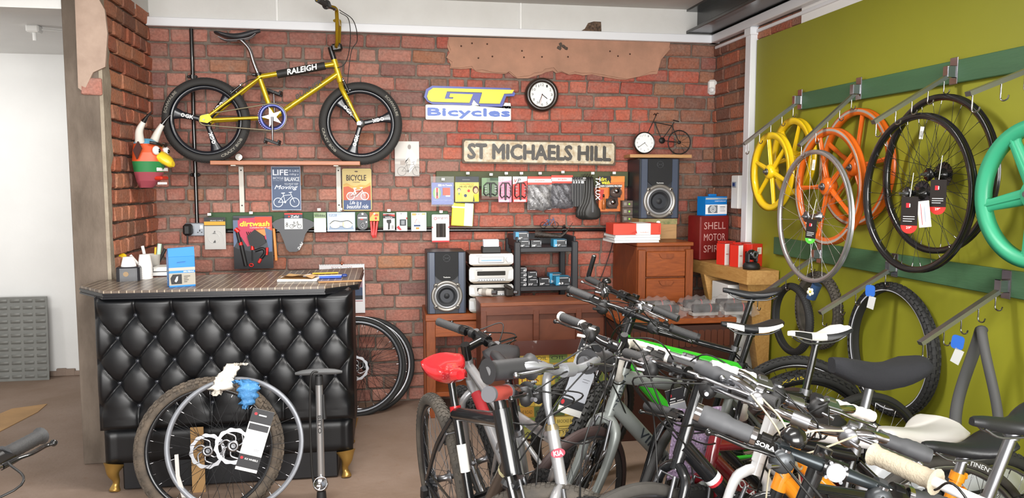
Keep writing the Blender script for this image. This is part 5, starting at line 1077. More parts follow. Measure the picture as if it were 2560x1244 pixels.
# saddles on the olive board: four in a row
SGR = 'boxed saddles hanging on the olive board'
for i, lab in enumerate(('frontmost boxed black saddle beside the orange packet', 'second boxed black saddle of the row of four', 'third boxed black saddle of the row of four', 'rearmost boxed black saddle next to the silver bags')):
    u0 = 1451 - i * 6.5; x0, z0, w, h = wrect(u0, 440, u0 + 50, 552, YC_ - .045 + i * .011); t = thing('boxed_saddle', lab, 'saddle', (x0, YC_ - .045 + i * .011, z0 + i * -.0), (0, 0, 0), SGR)
    MB().box((w * .22, .004, h * .65), (w * .5, .007, h * .66), None, .001).obj('card', mat('card_1c1c1e', '1c1c1e', .45), t)
    el = [('t', 'f4f4f4', 'SDG', .12, .935, .36, .97, .02), ('r', 'f0f0f0', .0, .905, .46, .915), ('r', 'f0f0f0', .03, .84, .16, .89), ('r', '9a9a9a', -.02, .33, -.01, .96)]
    print_on(t, el, w, h, TR(0, -.0, 0) @ WALLM)
    out = [(.5, 1.0), (.58, .97), (.62, .85), (.64, .68), (.7, .5), (.82, .36), (.96, .26), (1.0, .16), (.95, .08), (.8, .04), (.5, .03), (.3, .05), (.14, .1), (.12, .2), (.2, .3), (.32, .4), (.4, .55), (.43, .7), (.45, .88)]
    rings = []
    for dy, sc in ((.002, .9), (-.012, 1.0), (-.026, .95), (-.034, .75), (-.036, .3)): rings.append([((.53 + (x - .53) * sc) * w, dy, (.42 + (z - .42) * (1 if sc > .8 else sc + .1)) * h) for x, z in out])
    MB().loft(rings).obj('saddle', mat('hung_saddle', '2c2b29', .5), t)
    if i == 0:
        MB().prism([(w * .535, h * .58), (w * .56, h * .58), (w * .59, h * .2), (w * .51, h * .2)], .002, TR(0, -.036, 0) @ WALLM).obj('centre_channel', mat('saddle_grey', '5a5c60', .5), t)
        m = MB(); put_text(m, 'TALUX', 0, 0, h * .52, w * .24, 0, TR(w * .74, -.004, h * .98) @ WALLM @ RZ(-90), .02, .1); m.obj('lettering', WHITE, t)
    hook(t, w * .5, h - .006, i == 0)
t, w, h = hang('chain_cleaner', 'orange and black chain cleaning machine packet', 'packet', (1497, 440, 1561, 528), 'd2702a', [('p', '1b1a18', [(0, 1), (.45, 1), (.5, .82), (.3, .76), (0, .76)]), ('t', 'f2e23a', 'dirt', .06, .86, .3, .97, .04), ('t', 'f2e23a', 'wash', .1, .77, .42, .88, .04), ('p', 'e08a3a', [(.5, 1), (1, 1), (1, .84), (.45, .82)]), ('r', '2a2a2a', 0, .68, .9, .76), ('t', 'f4f4f4', 'CHAIN CLEANING MACHINE', .0, .69, .9, .75, .02), ('r', 'f0efe8', .75, .6, .86, .66), ('p', 'c03a30', [(0, .62), (.2, .62), (.15, .35), (0, .3)]), ('e', '4a2b22', .55, .3, .2, .22)], G2, .012)
MB().lathe([(0, 0), (.011, 0), (.012, .05), (.006, .062), (.006, .085), (0, .085)], 14, TR(w * .17, -.012, h * .06)).obj('bottle', mat('bottle_amber', 'b0683a', .25), t); MB().lathe([(0, 0), (.0065, 0), (.0065, .02), (0, .02)], 12, TR(w * .17, -.012, h * .06 + .085)).obj('bottle_cap', BLK, t)
for u, v, lab in ((1540, 481, 'upper clear blister with a small front light'), (1531, 509, 'lower clear blister with a small front light')):
    c = at(u, v, Y=YC_ - .05); t = thing('light_blister', lab, 'packet', (c.x, YC_ - .05, c.z)); MB().ell((0, 0, 0), (.045, .02, .035)).obj('blister', mat('smoke_plastic', '6a5a54', .1, alpha=.55), t); MB().lathe([(0, .02), (.016, .018), (.02, .008), (.014, -.012), (0, -.014)], 18, TR(.0, -.008, .012) @ WX).obj('lamp', CHROME, t); MB().box((.0, .022, .0), (.08, .004, .07), None, .001).obj('backing_card', BLKM, t); MB().tube([(0, .02, .02), (0, .10, .04)], .0022, 6).obj('hook', CHROME, t)
for i, lab in enumerate(('top dark box with blue oval print under the orange packet', 'middle dark box with blue oval print under the orange packet', 'bottom dark box with blue oval print under the orange packet')):
    t, w, h = card('light_box', lab, 'box', (1556, 501 + i * 18.5, 1592, 518.5 + i * 18.5), YC_ - .06, '57493f', [('r', '8a8278', .1, .3, .3, .75), ('e', '9ad84a', .48, .5, .06, .14), ('r', '1f3fa0', .72, .1, 1, .95), ('e', 'a9c0f0', .84, .55, .06, .25)], .05, 'small light boxes beside the speaker'); MB().tube([(w * .2, .05, h * .8), (w * .2, .12, h * .9)], .0022, 6).obj('hook', CHROME, t)
# toy bicycle on the pipe
k0 = at(1374, 572, Y=YB - .035); t = thing('toy_bicycle', 'tiny wire bicycle standing on the black wall pipe', 'ornament', (k0.x, YB - .035, k0.z + .0065)); rk = .021; a_, b_ = V(-.045, 0, rk), V(.042, 0, rk)
for c in (a_, b_): MB().tube([c + V(rk * math.cos(q * .39), 0, rk * math.sin(q * .39)) for q in range(16)], .0022, 5, False, True).obj('wheel', WIRE, t)
MB().tube([a_, V(-.008, 0, .05), b_ + V(-.012, 0, .045), b_], .0022, 5).tube([a_, V(0, 0, rk), V(-.012, 0, .056)], .0022, 5).tube([V(0, 0, rk), b_ + V(-.012, 0, .045), b_ + V(-.02, 0, .055)], .0022, 5).box((-.014, 0, .058), (.02, .008, .004)).obj('frame', mat('toy_blue', '3a6a9a', .4), t)
# calendar
t, w, h = card('calendar', 'spiral bound wall calendar hanging behind the counter', 'calendar', (799, 660, 912, 783), YB - .03, 'e6e4e6', [('r', 'b07a80', .27, .86, .72, .955), ('r', 'f2f0f2', .28, .865, .71, .95), ('t', '4a4650', 'BOB ELLIOT', .29, .88, .70, .935, .01), ('r', 'b8b6ba', .08, .9, .24, .905), ('r', 'b8b6ba', .08, .87, .22, .875), ('r', 'b8b6ba', .76, .9, .92, .905), ('r', '3a4a66', .1, .28, .95, .82), ('p', '8a6a7a', [(.1, .5), (.5, .6), (.95, .52), (.95, .7), (.1, .75)]), ('r', '22242c', .1, .28, .95, .36), ('r', 'b03a44', .1, .245, .95, .255)], .006)
sp_ = MB()
for i in range(26): x = w * (.03 + .94 * i / 25); sp_.tube([(x, -.003, h - .006), (x, -.005, h + .003), (x, .004, h + .003)], .0011, 4)
sp_.obj('spiral', BLKM, t); MB().tube([V(w * .5 + .014 * math.cos(a * .5), 0, h + .004 + .014 * abs(math.sin(a * .5))) for a in range(7)], .002, 5).ell((w * .5, -.004, h + .004), (.009, .003, .009), 10, 5).obj('hanger', mat('hanger_copper', 'a05a40', .4, .5), t)
# ================================================================== counter
ZT_ = 1.005; YFc = 3.90
cA, cB = at(229, 740, Y=YFc), at(881, 740, Y=YFc); XA, XB = cA.x, cB.x; zb1 = at(560, 1066, Y=YFc).z; zb0 = at(560, 1152, Y=YFc).z
LEA = mat('black_leatherette', '0b0c0f', .4, bump=(420, .05), spec=.45); t = thing('shop_counter', 'black buttoned leatherette shop counter on gold legs', 'counter', ((XA + XB) / 2, YFc, 0))
cx = (XA + XB) / 2; Wc = XB - XA; DC = .66
MB().box((0, .03 + DC / 2, (zb0 + ZT_) / 2), (Wc - .02, DC - .06, ZT_ - zb0 - .04), None, .01).obj('carcass', mat('carcass_brown', '2a1d18', .5), t)
rows = [[298, 455, 623, 782, 938, 1088], [200, 373, 541, 708, 858, 1017, 1170], [297, 460, 628, 790, 940, 1105], [215, 382, 545, 708, 870, 1025, 1180], [305, 470, 637, 795, 950, 1110]]; ry = [405, 505, 610, 705, 810]
zr = [at(560, 560 + y * .55, Y=YFc).z for y in ry]; zt0 = at(560, 735, Y=YFc).z
dX = Wc / 7.15; x1 = -Wc / 2 + Wc * .155; dZ = (zr[0] - zr[4]) / 4
def puff(x, z):
    u = (x - x1) / dX; zz = (zr[0] - z) / dZ
    top = max(0, -zz); bot = max(0, zz - 4); zc = min(max(zz, 0), 4)
    a, b = (u + zc / 2), (u - zc / 2)
    sa, sb = abs(math.sin(math.pi * a)), abs(math.sin(math.pi * b)); ver = abs(math.sin(math.pi * u)); k = min(1, (top + bot) / .4)
    pil = (sa * sb) ** .5 * (1 - k) + ver ** .5 * k
    dim = 1 - math.exp(-((math.sin(math.pi * u) if (round(zz) % 2 == 0) else math.cos(math.pi * u)) ** 2 / .16 + (zz - min(4, max(0, round(zz)))) ** 2 / .07))
    cr = 1 - max(math.exp(-(sa / .10) ** 2), math.exp(-(sb / .10) ** 2)) * (1 - k) - math.exp(-(ver / .08) ** 2) * k
    e = min(x + Wc / 2, Wc / 2 - x, zt0 - z, z - zb1); ed = min(1, max(0, e) / .03) ** .5
    return (.016 * pil + .020 * dim + .006 * cr) * ed + .012 * min(1, max(0, e) / .02)
MB().grid(lambda u, v: (-Wc / 2 + Wc * u, .03 - puff(-Wc / 2 + Wc * u, zb1 + (zt0 - zb1) * v), zb1 + (zt0 - zb1) * v), 220, 120).obj('tufted_panel', LEA, t)
bm_ = MB().ell((0, 0, 0), (.011, .008, .011), 12, 8).mesh('button', mat('button_leather', '34363c', .18))
for j in range(5):
    for i in range(-1, 8):
        x = x1 + dX * (i + (.5 if j % 2 else 0) - (1 if j % 2 else 0))
        if -Wc / 2 + .06 < x < Wc / 2 - .06: o = link('button', bm_, t); o.location = (x, .014, zr[j])
def lowpanel(u, v):
    x = -Wc / 2 + .012 + (Wc - .024) * u; z = zb0 + (zb1 - zb0) * v; e = min(u, 1 - u) * Wc
    return (x, .045 - .02 * min(1, min(e, z - zb0, zb1 - z) / .03) ** .5 - (.008 if e < .05 else 0) * (1 if e > .012 else 0), z)
MB().grid(lowpanel, 90, 14).obj('lower_panel', LEA, t)
MB().box((.0, .12, zb0 / 2 + .01), (Wc - .18, .16, zb0 + .01), None, .006).obj('plinth', mat('plinth_black', '121317', .45), t)
for s in (-1, 1):
    for yy in (.05, DC - .08):
        P = spline([(s * (Wc / 2 - .05), yy, zb0 + .002), (s * (Wc / 2 - .045), yy - .01, zb0 * .7), (s * (Wc / 2 - .055), yy, zb0 * .38), (s * (Wc / 2 - .05), yy - .004, .02), (s * (Wc / 2 - .048), yy - .01, 0)], 4)
        MB().tube(P, [.05, .044, .038, .033, .029, .025, .021, .018, .017, .016, .016, .018, .021, .024, .026, .026, .022], 16).obj('leg', BRASS, t)
# top
def CP(u, v): p = at(u, v, Z=ZT_); return (p.x - cx, p.y - YFc)
poly = [CP(271, 722), CP(812, 714), CP(888, 713), CP(906, 677)]
xl = CP(207, 711)[0]; yl = CP(207, 711)[1]; poly += [(xl + .02, CP(906, 677)[1]), (xl, yl)]
poly = [(poly[0][0], -.03), (poly[1][0], -.03), (poly[2][0] + .01, .12), (poly[3][0], .80), (xl + .015, .41), (xl, .20)]
def laminate():
    m = bpy.data.materials.new('counter_laminate'); m.use_nodes = True; N = m.node_tree.nodes; L = m.node_tree.links; b = N['Principled BSDF']; b.inputs['Roughness'].default_value = .32
    tc = N.new('ShaderNodeTexCoord'); mp = N.new('ShaderNodeMapping'); mp.inputs['Rotation'].default_value = (0, 0, math.pi / 2); L.new(tc.outputs['Object'], mp.inputs['Vector'])
    br = N.new('ShaderNodeTexBrick'); br.inputs['Scale'].default_value = 1; br.inputs['Brick Width'].default_value = .20; br.inputs['Row Height'].default_value = .034; br.inputs['Mortar Size'].default_value = .0022; br.inputs['Color1'].default_value = lin('6a5c50'); br.inputs['Color2'].default_value = lin('54483f'); br.inputs['Mortar'].default_value = lin('a89a86'); br.inputs['Bias'].default_value = 0
    L.new(mp.outputs[0], br.inputs['Vector']); L.new(br.outputs['Color'], b.inputs['Base Color']); return m
MB().prism(poly, .012, None, ZT_ - .012).obj('worktop', laminate(), t)
ed = MB(); c0 = (sum(p[0] for p in poly) / 6, sum(p[1] for p in poly) / 6)
for k in range(3):
    s = 1.0 + .006 * (k != 1); ed.prism([(c0[0] + (p[0] - c0[0]) * s, c0[1] + (p[1] - c0[1]) * s) for p in poly], .0085, None, ZT_ - .040 + k * .0095)
ed.obj('ridged_edge', mat('edge_black', '1a1a1e', .25), t)
# ---- on the counter
def onc(u, v): p = at(u, v, Z=ZT_); return p
p = onc(314, 704); t = thing('tip_box', 'black rounded box with round gold badge on the counter', 'box', (p.x, p.y + .06, ZT_), (0, 0, math.radians(8))); w = .115
MB().prism(rrect(-w / 2, -.045, w / 2, .045, .02), .068, None).obj('body', mat('black_card', '26262a', .3), t); MB().cyl((-.008, -.0455, .038), (-.008, -.047, .038), .013, n=18).obj('badge', mat('badge_gold', '8a6f4a', .5), t)
MB().box((0, 0, .071), (w * .95, .085, .006), None, .004).obj('lid', mat('black_card', '26262a', .3), t)
def cup(label, u, v, r, h, n, zoff=0., dy=.05):
    p = onc(u, v); t = thing('paper_cup', label, 'cup', (p.x, p.y + dy, ZT_ + zoff)); m = MB()
    for k in range(n): z = k * .010; m.lathe([(r * 1.0, z), (r * 1.03, z + .004), (r, z + .008), (r * .72, z + h), (0, z + h)], 28)
    m.obj('cup', mat('foam_cup', 'e8e6e3', .6), t); return t
cup('single white foam cup upside down on the black box', 314, 704, .036, .050, 1, .074, .06); cup('stack of white foam cups upside down beside the black box', 359, 698, .036, .07, 7, 0, .035)
p = onc(362, 690); t = thing('pen_pot', 'grey paper cup used as pen holder behind the white cups', 'cup', (p.x + .012, p.y + .10, ZT_)); MB().lathe([(0, .002), (.033, .002), (.046, .11), (.048, .112), (.044, .112), (.032, .006)], 28).obj('cup', mat('grey_cup', 'cfcbc4', .6), t)
for nm, lab, cat_, dx, dy, a, L, r, m, cap in (('marker_pen', 'white and black marker pen in the paper cup', 'pen', -.02, .0, -10, .155, .0085, mat('pen_white', 'e6e6e6', .3), BLKM), ('marker_pen', 'black marker pen leaning right in the paper cup', 'pen', .0, .01, 28, .15, .0085, BLKM, BLKM), ('marker_pen', 'green and white board marker in the paper cup', 'pen', .02, .005, 8, .165, .011, mat('pen_lightgreen', 'bfe0c8', .3), mat('pen_green', '2fae5a', .3)), ('pencil', 'yellow pencil in the paper cup', 'pen', .012, -.012, 5, .145, .005, mat('pen_yellow', 'e0b32a', .4), mat('pen_yellow', 'e0b32a', .4)), ('paper_strip', 'folded white paper strip in the paper cup', 'paper', -.03, -.005, -38, .13, .007, PAPER, PAPER)):
    q = thing(nm, lab, cat_, (p.x + .012 + dx, p.y + .10 + dy, ZT_ + .006), (0, math.radians(a), 0)); MB().cyl((0, 0, 0), (0, 0, L), r, n=12).obj('barrel', m, q); MB().cyl((0, 0, L * .3), (0, 0, L * .52), r * 1.06, n=12).obj('band', cap, q)
p = onc(293, 690); t = thing('tape_measure', 'yellow and grey tape measure on a dark block behind the black box', 'tape measure', (p.x, p.y + .12, ZT_)); MB().box((0, 0, .03), (.07, .06, .06), None, .006).obj('block', mat('dark_block', '2c2523', .6), t); MB().box((-.004, -.005, .088), (.045, .028, .05), (0, -.25, 0), .01).obj('case', mat('tape_yellow', 'e5c21f', .35), t); MB().box((-.024, -.005, .083), (.02, .03, .05), (0, -.25, 0), .006).obj('side', STEEL, t)
p = onc(398, 690); 
for k, (lab, col, w, h, dz, dx) in enumerate((('black bound notebook lying under the card pad beside the blue box', '25232b', .1, .028, 0, 0), ('white card pad lying on the black notebook', 'e4e4df', .085, .022, .0285, .012))):
    q = thing('notebook', lab, 'book', (p.x + dx, p.y + .06, ZT_ + dz), (0, 0, .05)); MB().box((0, 0, h / 2), (w * .96, .135, h * .7)).obj('pages', PAPER, q); MB().box((0, 0, h * .07), (w, .14, h * .14)).box((0, 0, h * .93), (w, .14, h * .14)).obj('cover', mat('card_' + col, col, .4), q)
def carton(name, label, cat, p, w, d, h, rz, m, fr=(), side=(), top=(), group=None, left=True):
    t = thing(name, label, cat, p, (0, 0, math.radians(rz)), group); MB().box((0, d / 2, h / 2), (w, d, h), None, .0012).obj('carton', m, t)
    if fr: print_on(t, fr, w, h, TR(-w / 2, -.0003, 0) @ WALLM)
    if side: print_on(t, side, d, h, (TR(-w / 2 - .0003, d, 0) @ RZ(-90) if left else TR(w / 2 + .0003, 0, 0) @ RZ(90)) @ WALLM)
    if top: print_on(t, top, w, d, TR(-w / 2, 0, h + .0003))
    return t
BLUEC = mat('carton_blue', '1477c4', .35)
p = onc(458, 717); t = carton('pedal_box', 'blue and grey pedal box standing on the counter', 'box', (p.x - .005, p.y + .01, ZT_), .12, .075, .15, 22, BLUEC, [('r', '9a9488', 0, .06, 1, .46), ('r', 'a8a59c', 0, .54, 1, .64), ('t', 'f4f6fa', 'SPD PEDALS', .55, .48, .96, .52, .02), ('p', '16161a', [(.08, .1), (.05, .3), (.14, .42), (.48, .42), (.48, .1)]), ('p', 'd8d4cc', [(.2, .2), (.28, .34), (.34, .36), (.32, .22), (.26, .16)]), ('r', '4a4640', .56, .34, .8, .36), ('r', '4a4640', .56, .28, .7, .30), ('r', '4a4640', .56, .22, .74, .24), ('r', '4a4640', .56, .16, .68, .18), ('p', '0c4f8c', [(.3, .80), (.62, .82), (.66, .84), (.32, .82)])], [('r', 'a8a59c', 0, .50, 1, .57), ('r', 'e8eef6', .3, .12, .7, .125), ('r', 'e8eef6', .2, .16, .8, .165), ('e', 'f0f4fa', .5, .22, .08, .03), ('r', '8fb8dc', .3, .3, .36, .44), ('r', '8fb8dc', .55, .3, .61, .44)])
MB().loft([[(-.06, 0, .15), (.06, 0, .15), (.06, .075, .15), (-.06, .075, .15)], [(-.06, .012, .19), (.06, .012, .195), (.06, .03, .195), (-.06, .03, .19)]], True, False).obj('gable_top', BLUEC, t)
for s in (0,): pass
p = onc(745, 702); t = thing('envelope', 'crumpled tan paper envelope on the counter', 'envelope', (p.x, p.y + .03, ZT_ + .014), (0, 0, -.25)); rnd = random.Random(4)
MB().grid(lambda u, v: (-.09 + .18 * u, -.05 + .14 * v, .006 + .012 * math.sin(u * 3.1) * (1 - v) + .004 * math.sin(u * 11 + v * 7)), 12, 8).grid(lambda u, v: (-.09 + .18 * u, -.05 + .14 * v, 0.), 1, 1).obj('paper', mat('manila', 'cfa873', .7, bump=(40, .3)), t)
t = thing('paper_sheets', 'white paper sheets under the tan envelope', 'paper', (p.x, p.y + .0, ZT_ + .001), (0, 0, -.05)); MB().box((0, .03, .006), (.2, .13, .011), None, .001).obj('sheets', PAPER, t)
p = onc(815, 697); t = thing('pen_packet', 'blue and white packet of pens at the right end of the counter', 'packet', (p.x, p.y + .03, ZT_), (0, 0, math.radians(6)))
MB().box((0, 0, .008), (.16, .045, .015), (0, 0, 0), .004).obj('sleeve', mat('pack_blue', '2450b8', .3), t); MB().box((.0, -.015, .017), (.16, .012, .003)).obj('white_stripe', WHITE, t); MB().tube([(-.12, 0, .008), (-.08, 0, .01)], [.012, .018], 8).obj('clear_end', mat('pack_clear', 'dfe6f4', .2), t); MB().box((.095, .01, .012), (.03, .03, .016), None, .005).obj('tip', mat('pack_navy', '1c3474', .3), t)
q = onc(810, 690); t = thing('pencil', 'yellow pencil lying behind the blue pen packet', 'pencil', (q.x, q.y + .10, ZT_ + .005), (0, math.pi / 2, math.radians(8))); MB().cyl((0, 0, -.07), (0, 0, .07), .0045, n=6).obj('barrel', mat('pen_yellow', 'e0b32a', .4), t)
q = onc(850, 706); t = thing('wooden_ruler', 'thin tan wooden strip at the right end of the counter', 'ruler', (q.x, q.y + .02, ZT_ + .004), (0, 0, math.radians(7))); MB().box((0, 0, 0), (.22, .028, .006), None, .002).obj('strip', wood('ruler_wood', 'b98a58', '9a6c40'), t)
# ================================================================== wheels and pump on the floor
def floor_wheel(label, u, v, Y, R, tilt, rz, group=None, spin=0, **kw):
    c = at(u, v, Y=Y); t = thing('wheel', label, 'wheel', (c.x, Y, c.z), group=group); t.rotation_euler = (RZ(rz) @ RX(tilt) @ RY(spin)).to_euler(); spoked(t, Matrix.Identity(4), R, top=True, **kw); return t, c
DUST = mat('dusty_tyre', '6b5f52', .9, noise=(16, .8), col2='46403a', bump=(60, .5)); BRIM = mat('black_rim', '1c1d20', .3, coat=.3); BSP = mat('black_spoke', '2a2a2c', .35, .6)
t, c = floor_wheel('muddy mountain bike wheel with worn tyre leaning on the counter', 525, 1122, 3.72, .290, -9, 0, None, 0, tyre='knob', tw=.029, rimM=BRIM, spM=BSP, hubM=BLK, tyM=DUST, rotor=-.05)
mb = MB(); put_text(mb, 'KENDA', -.055, -.007, .055, .007, 0, TR(0, -.03, 0) @ WALLM, .02, 0, 1, False, (.308, math.radians(-18))); mb.obj('lettering', mat('tyre_print2', '3a342d', .7), t)
GRIM = mat('grey_rim', '7d8086', .4, .3)
t, c = floor_wheel('bare grey road rim with disc rotor leaning against the muddy wheel', 588, 1110, 3.58, .305, -10, 0, None, 0, rw=.02, rd=.022, rimM=GRIM, spM=BSP, hubM=BLK, rotor=-.05)
mb = MB(); put_text(mb, 'AXIS', -.03, -.006, .03, .006, 0, TR(0, -.0102, 0) @ WALLM, .02, .2, 1, False, (.294, math.radians(-14))); mb.obj('lettering', mat('rim_print', 'd0d0d0', .5), t)
p = at(455, 1185, Y=3.56); tag(MB().prism([(.0, -.10), (.02, -.102), (-.005, .0), (-.008, .1), (-.024, .098), (-.022, 0)], .004, TR(p.x, 3.545, p.z) @ WALLM).obj('wheel_reflector', mat('reflector_white', 'd9d9d6', .2, .2)), 'white curved reflector clipped between the spokes of the front rim', 'reflector')
p = at(640, 1095, Y=3.5); t = thing('price_card', 'black and white hanging card tied to the grey rim', 'card', (p.x, 3.47, p.z), (math.radians(-8), math.radians(17), 0)); MB().box((0, 0, 0), (.095, .002, .275)).obj('card', PAPER, t)
print_on(t, [('r', '1e1e22', 0, .78, 1, 1), ('r', '1e1e22', 0, .05, 1, .26), ('e', 'c8202c', .2, .92, .07, .022), ('e', 'c8202c', .15, .2, .07, .022), ('r', 'e8e8e8', .35, .9, .7, .92), ('r', '2a2a2e', .05, .66, .95, .76), ('r', 'c9cbd0', .02, .28, .98, .64), ('t', 'e8e8e8', 'KX WHEELS', .3, .18, .9, .21, .02), ('r', '8a8a8a', .55, .36, .85, .365), ('r', '8a8a8a', .55, .34, .8, .345)], .095, .275, TR(-.0475, -.0013, -.1375) @ WALLM)
p = at(560, 960, Y=3.60)
def rag(name, label, cat, pts, m, W, seed):
    rnd = random.Random(seed); P = spline(pts, 6); n = 14; rings = []
    for i, q in enumerate(P):
        w = W[min(len(W) - 1, int(i / len(P) * len(W)))] * (1 + .12 * math.sin(i * 1.7)); rings.append([q + V(w * math.cos(a) * (1 + .25 * math.sin(3 * a + i * .8)), w * .45 * math.sin(a) * (1 + .3 * math.sin(4 * a + i)), .006 * math.sin(5 * a + i)) for a in [2 * math.pi * k / n for k in range(n)]])
    return tag(MB().loft(rings).obj(name, m), label, cat)
R3 = lambda u, v, Y=3.60: at(u, v, Y=Y)
rag('rag', 'white cloth rag draped over the tops of the two wheels', 'rag', [R3(610, 910, 3.68), R3(585, 912, 3.66), R3(568, 935, 3.62), R3(555, 962, 3.54), R3(540, 985, 3.53)], mat('rag_white', 'cfc9be', .9, bump=(40, .6)), (.018, .03, .034, .04, .045, .02), 3)
rag('plastic_wrap', 'crumpled blue plastic wrap hanging on the grey rim', 'wrap', [R3(585, 955, 3.55), R3(610, 952, 3.53), R3(622, 970, 3.5), R3(618, 1000, 3.5), R3(612, 1020, 3.5)], mat('blue_wrap', '4f8fc8', .15, alpha=.85, bump=(50, .8)), (.012, .03, .042, .04, .03, .012), 5)
p = at(492, 1165, Z=0); a = at(475, 1068, Y=3.86); b = at(512, 1168, Y=3.86); b2 = at(560, 1110, Y=3.86)
cb_ = MB().box(((a.x + b.x) / 2, 3.862, a.z / 2 + .0), (b.x - a.x, .006, a.z), None, .001); tag(cb_.obj('cardboard_strip', mat('cardboard', 'a98456', .8, noise=(8, .3))), 'brown cardboard strip standing between wheel and counter', 'cardboard')
# road wheels right of the counter
G_ = 'road wheels leaning on the brick wall'
WST = mat('white_stripe_tyre', '26262a', .6)
t, c = floor_wheel('black road wheel with disc rotor nearest the counter', 889, 917, 5.02, .303, -4, 4, None, 10, tyre='slick', tw=.0165, rimM=mat('dark_alu', '5a5c60', .3, .8), spM=BSP, hubM=BLK, rotor=-.05, rd=.024)
m = MB().lathe([(.3265, -.010), (.3305, -.0065), (.327, -.013)], 72, WX @ RX(0)); m.obj('reflective_stripe', mat('stripe_silver', 'd4d6da', .3, .4), t)
t, c = floor_wheel('black road wheel behind the disc rotor wheel', 913, 914, 5.11, .303, -4, 4, None, 0, tyre='slick', tw=.0165, rimM=ALU, spM=BSP, hubM=BLK, rd=.024)
# track pump
p = at(803, 1200, Y=3.55); t = thing('track_pump', 'silver and black track pump standing before the counter', 'pump', (p.x, 3.55, 0)); Z_ = lambda v: at(803, v, Y=3.55).z
MB().tube([(0, 0, .04), (0, 0, Z_(955))], .0165, 20).obj('barrel', mat('pump_silver', 'b4b6b8', .28, .8), t); MB().tube([(0, 0, Z_(960)), (0, 0, Z_(938))], [.019, .017], 16).tube([(0, 0, Z_(940)), (0, 0, Z_(928))], .009, 10).obj('collar', BLKM, t)
hd = MB(); zh_ = Z_(931); hd.tube([(-.105 + .21 * i / 12, 0, zh_ + .006 * math.sin(math.pi * i / 12)) for i in range(13)], [.006, .010, .013, .014, .015, .015, .016, .015, .015, .014, .013, .010, .006], 12); hd.obj('handle', mat('pump_grey', '4a4b4c', .5), t)
MB().lathe([(0, .0), (.034, .0), (.034, .022), (.03, .03), (.028, .026), (0, .024)], 24, TR(0, -.022, .13) @ RX(55)).obj('gauge', CHROME, t); MB().cyl((0, 0, .0), (0, 0, .12), .026, .019, 16).obj('base_column', BLKM, t)
MB().tube(spline([(.0, -.01, zh_ + .008), (-.03, -.02, zh_ + .0), (-.04, -.012, zh_ - .1), (-.042, -.01, .35), (-.036, -.01, .16), (-.01, -.02, .1)], 6), .0052, 8).obj('hose', CABLE, t); MB().prism([(-.10, -.05), (.10, -.05), (.11, 0), (.03, .06), (-.03, .06), (-.11, 0)], .016, None).obj('foot_plate', BLKM, t)
mm = MB(); put_text(mm, 'BETO', 0, -.008, .085, .008, 0, TR(0, -.0172, Z_(1035)) @ WALLM @ RZ(-90), .03); mm.obj('lettering', BLKM, t); MB().tube([(.018, -.006, Z_(985)), (.022, -.008, Z_(1045))], [.007, .010], 8).obj('valve_head', BLKM, t)
# ================================================================== furniture along the back
DW = wood('red_brown_wood', '8f4a20', '703515', .4, (9, 9, 1.4)); DWH = wood('red_brown_wood_flat', '984f22', '763814', .38, (1.4, 9, 9)); DK = wood('dark_brown_wood', '6b3a26', '54291a', .45, (2, 9, 9), 1.2)
# low table with loudspeaker and hi-fi
zt = at(1100, 784, Y=4.88).z; a = at(1063, 790, Y=4.86); xe = at(1284, 700, Y=4.86).x; t = thing('side_table', 'reddish wooden side table under loudspeaker and hi-fi', 'table', (a.x, 4.86, 0)); w = xe - a.x; d = .41
MB().box((w / 2, d / 2, zt - .022), (w, d, .044), None, .004).obj('tabletop', DWH, t)
for x in (.035, w - .035):
    for y in (.03, d - .03): MB().box((x, y, (zt - .044) / 2), (.06, .055, zt - .044), None, .003).obj('leg', DW, t)
MB().box((w / 2, .03, zt - .10), (w - .1, .03, .10), None, .003).obj('apron', DWH, t); MB().box((w / 2, d / 2, .14), (w - .06, d - .1, .03), None, .003).obj('lower_shelf', DWH, t)
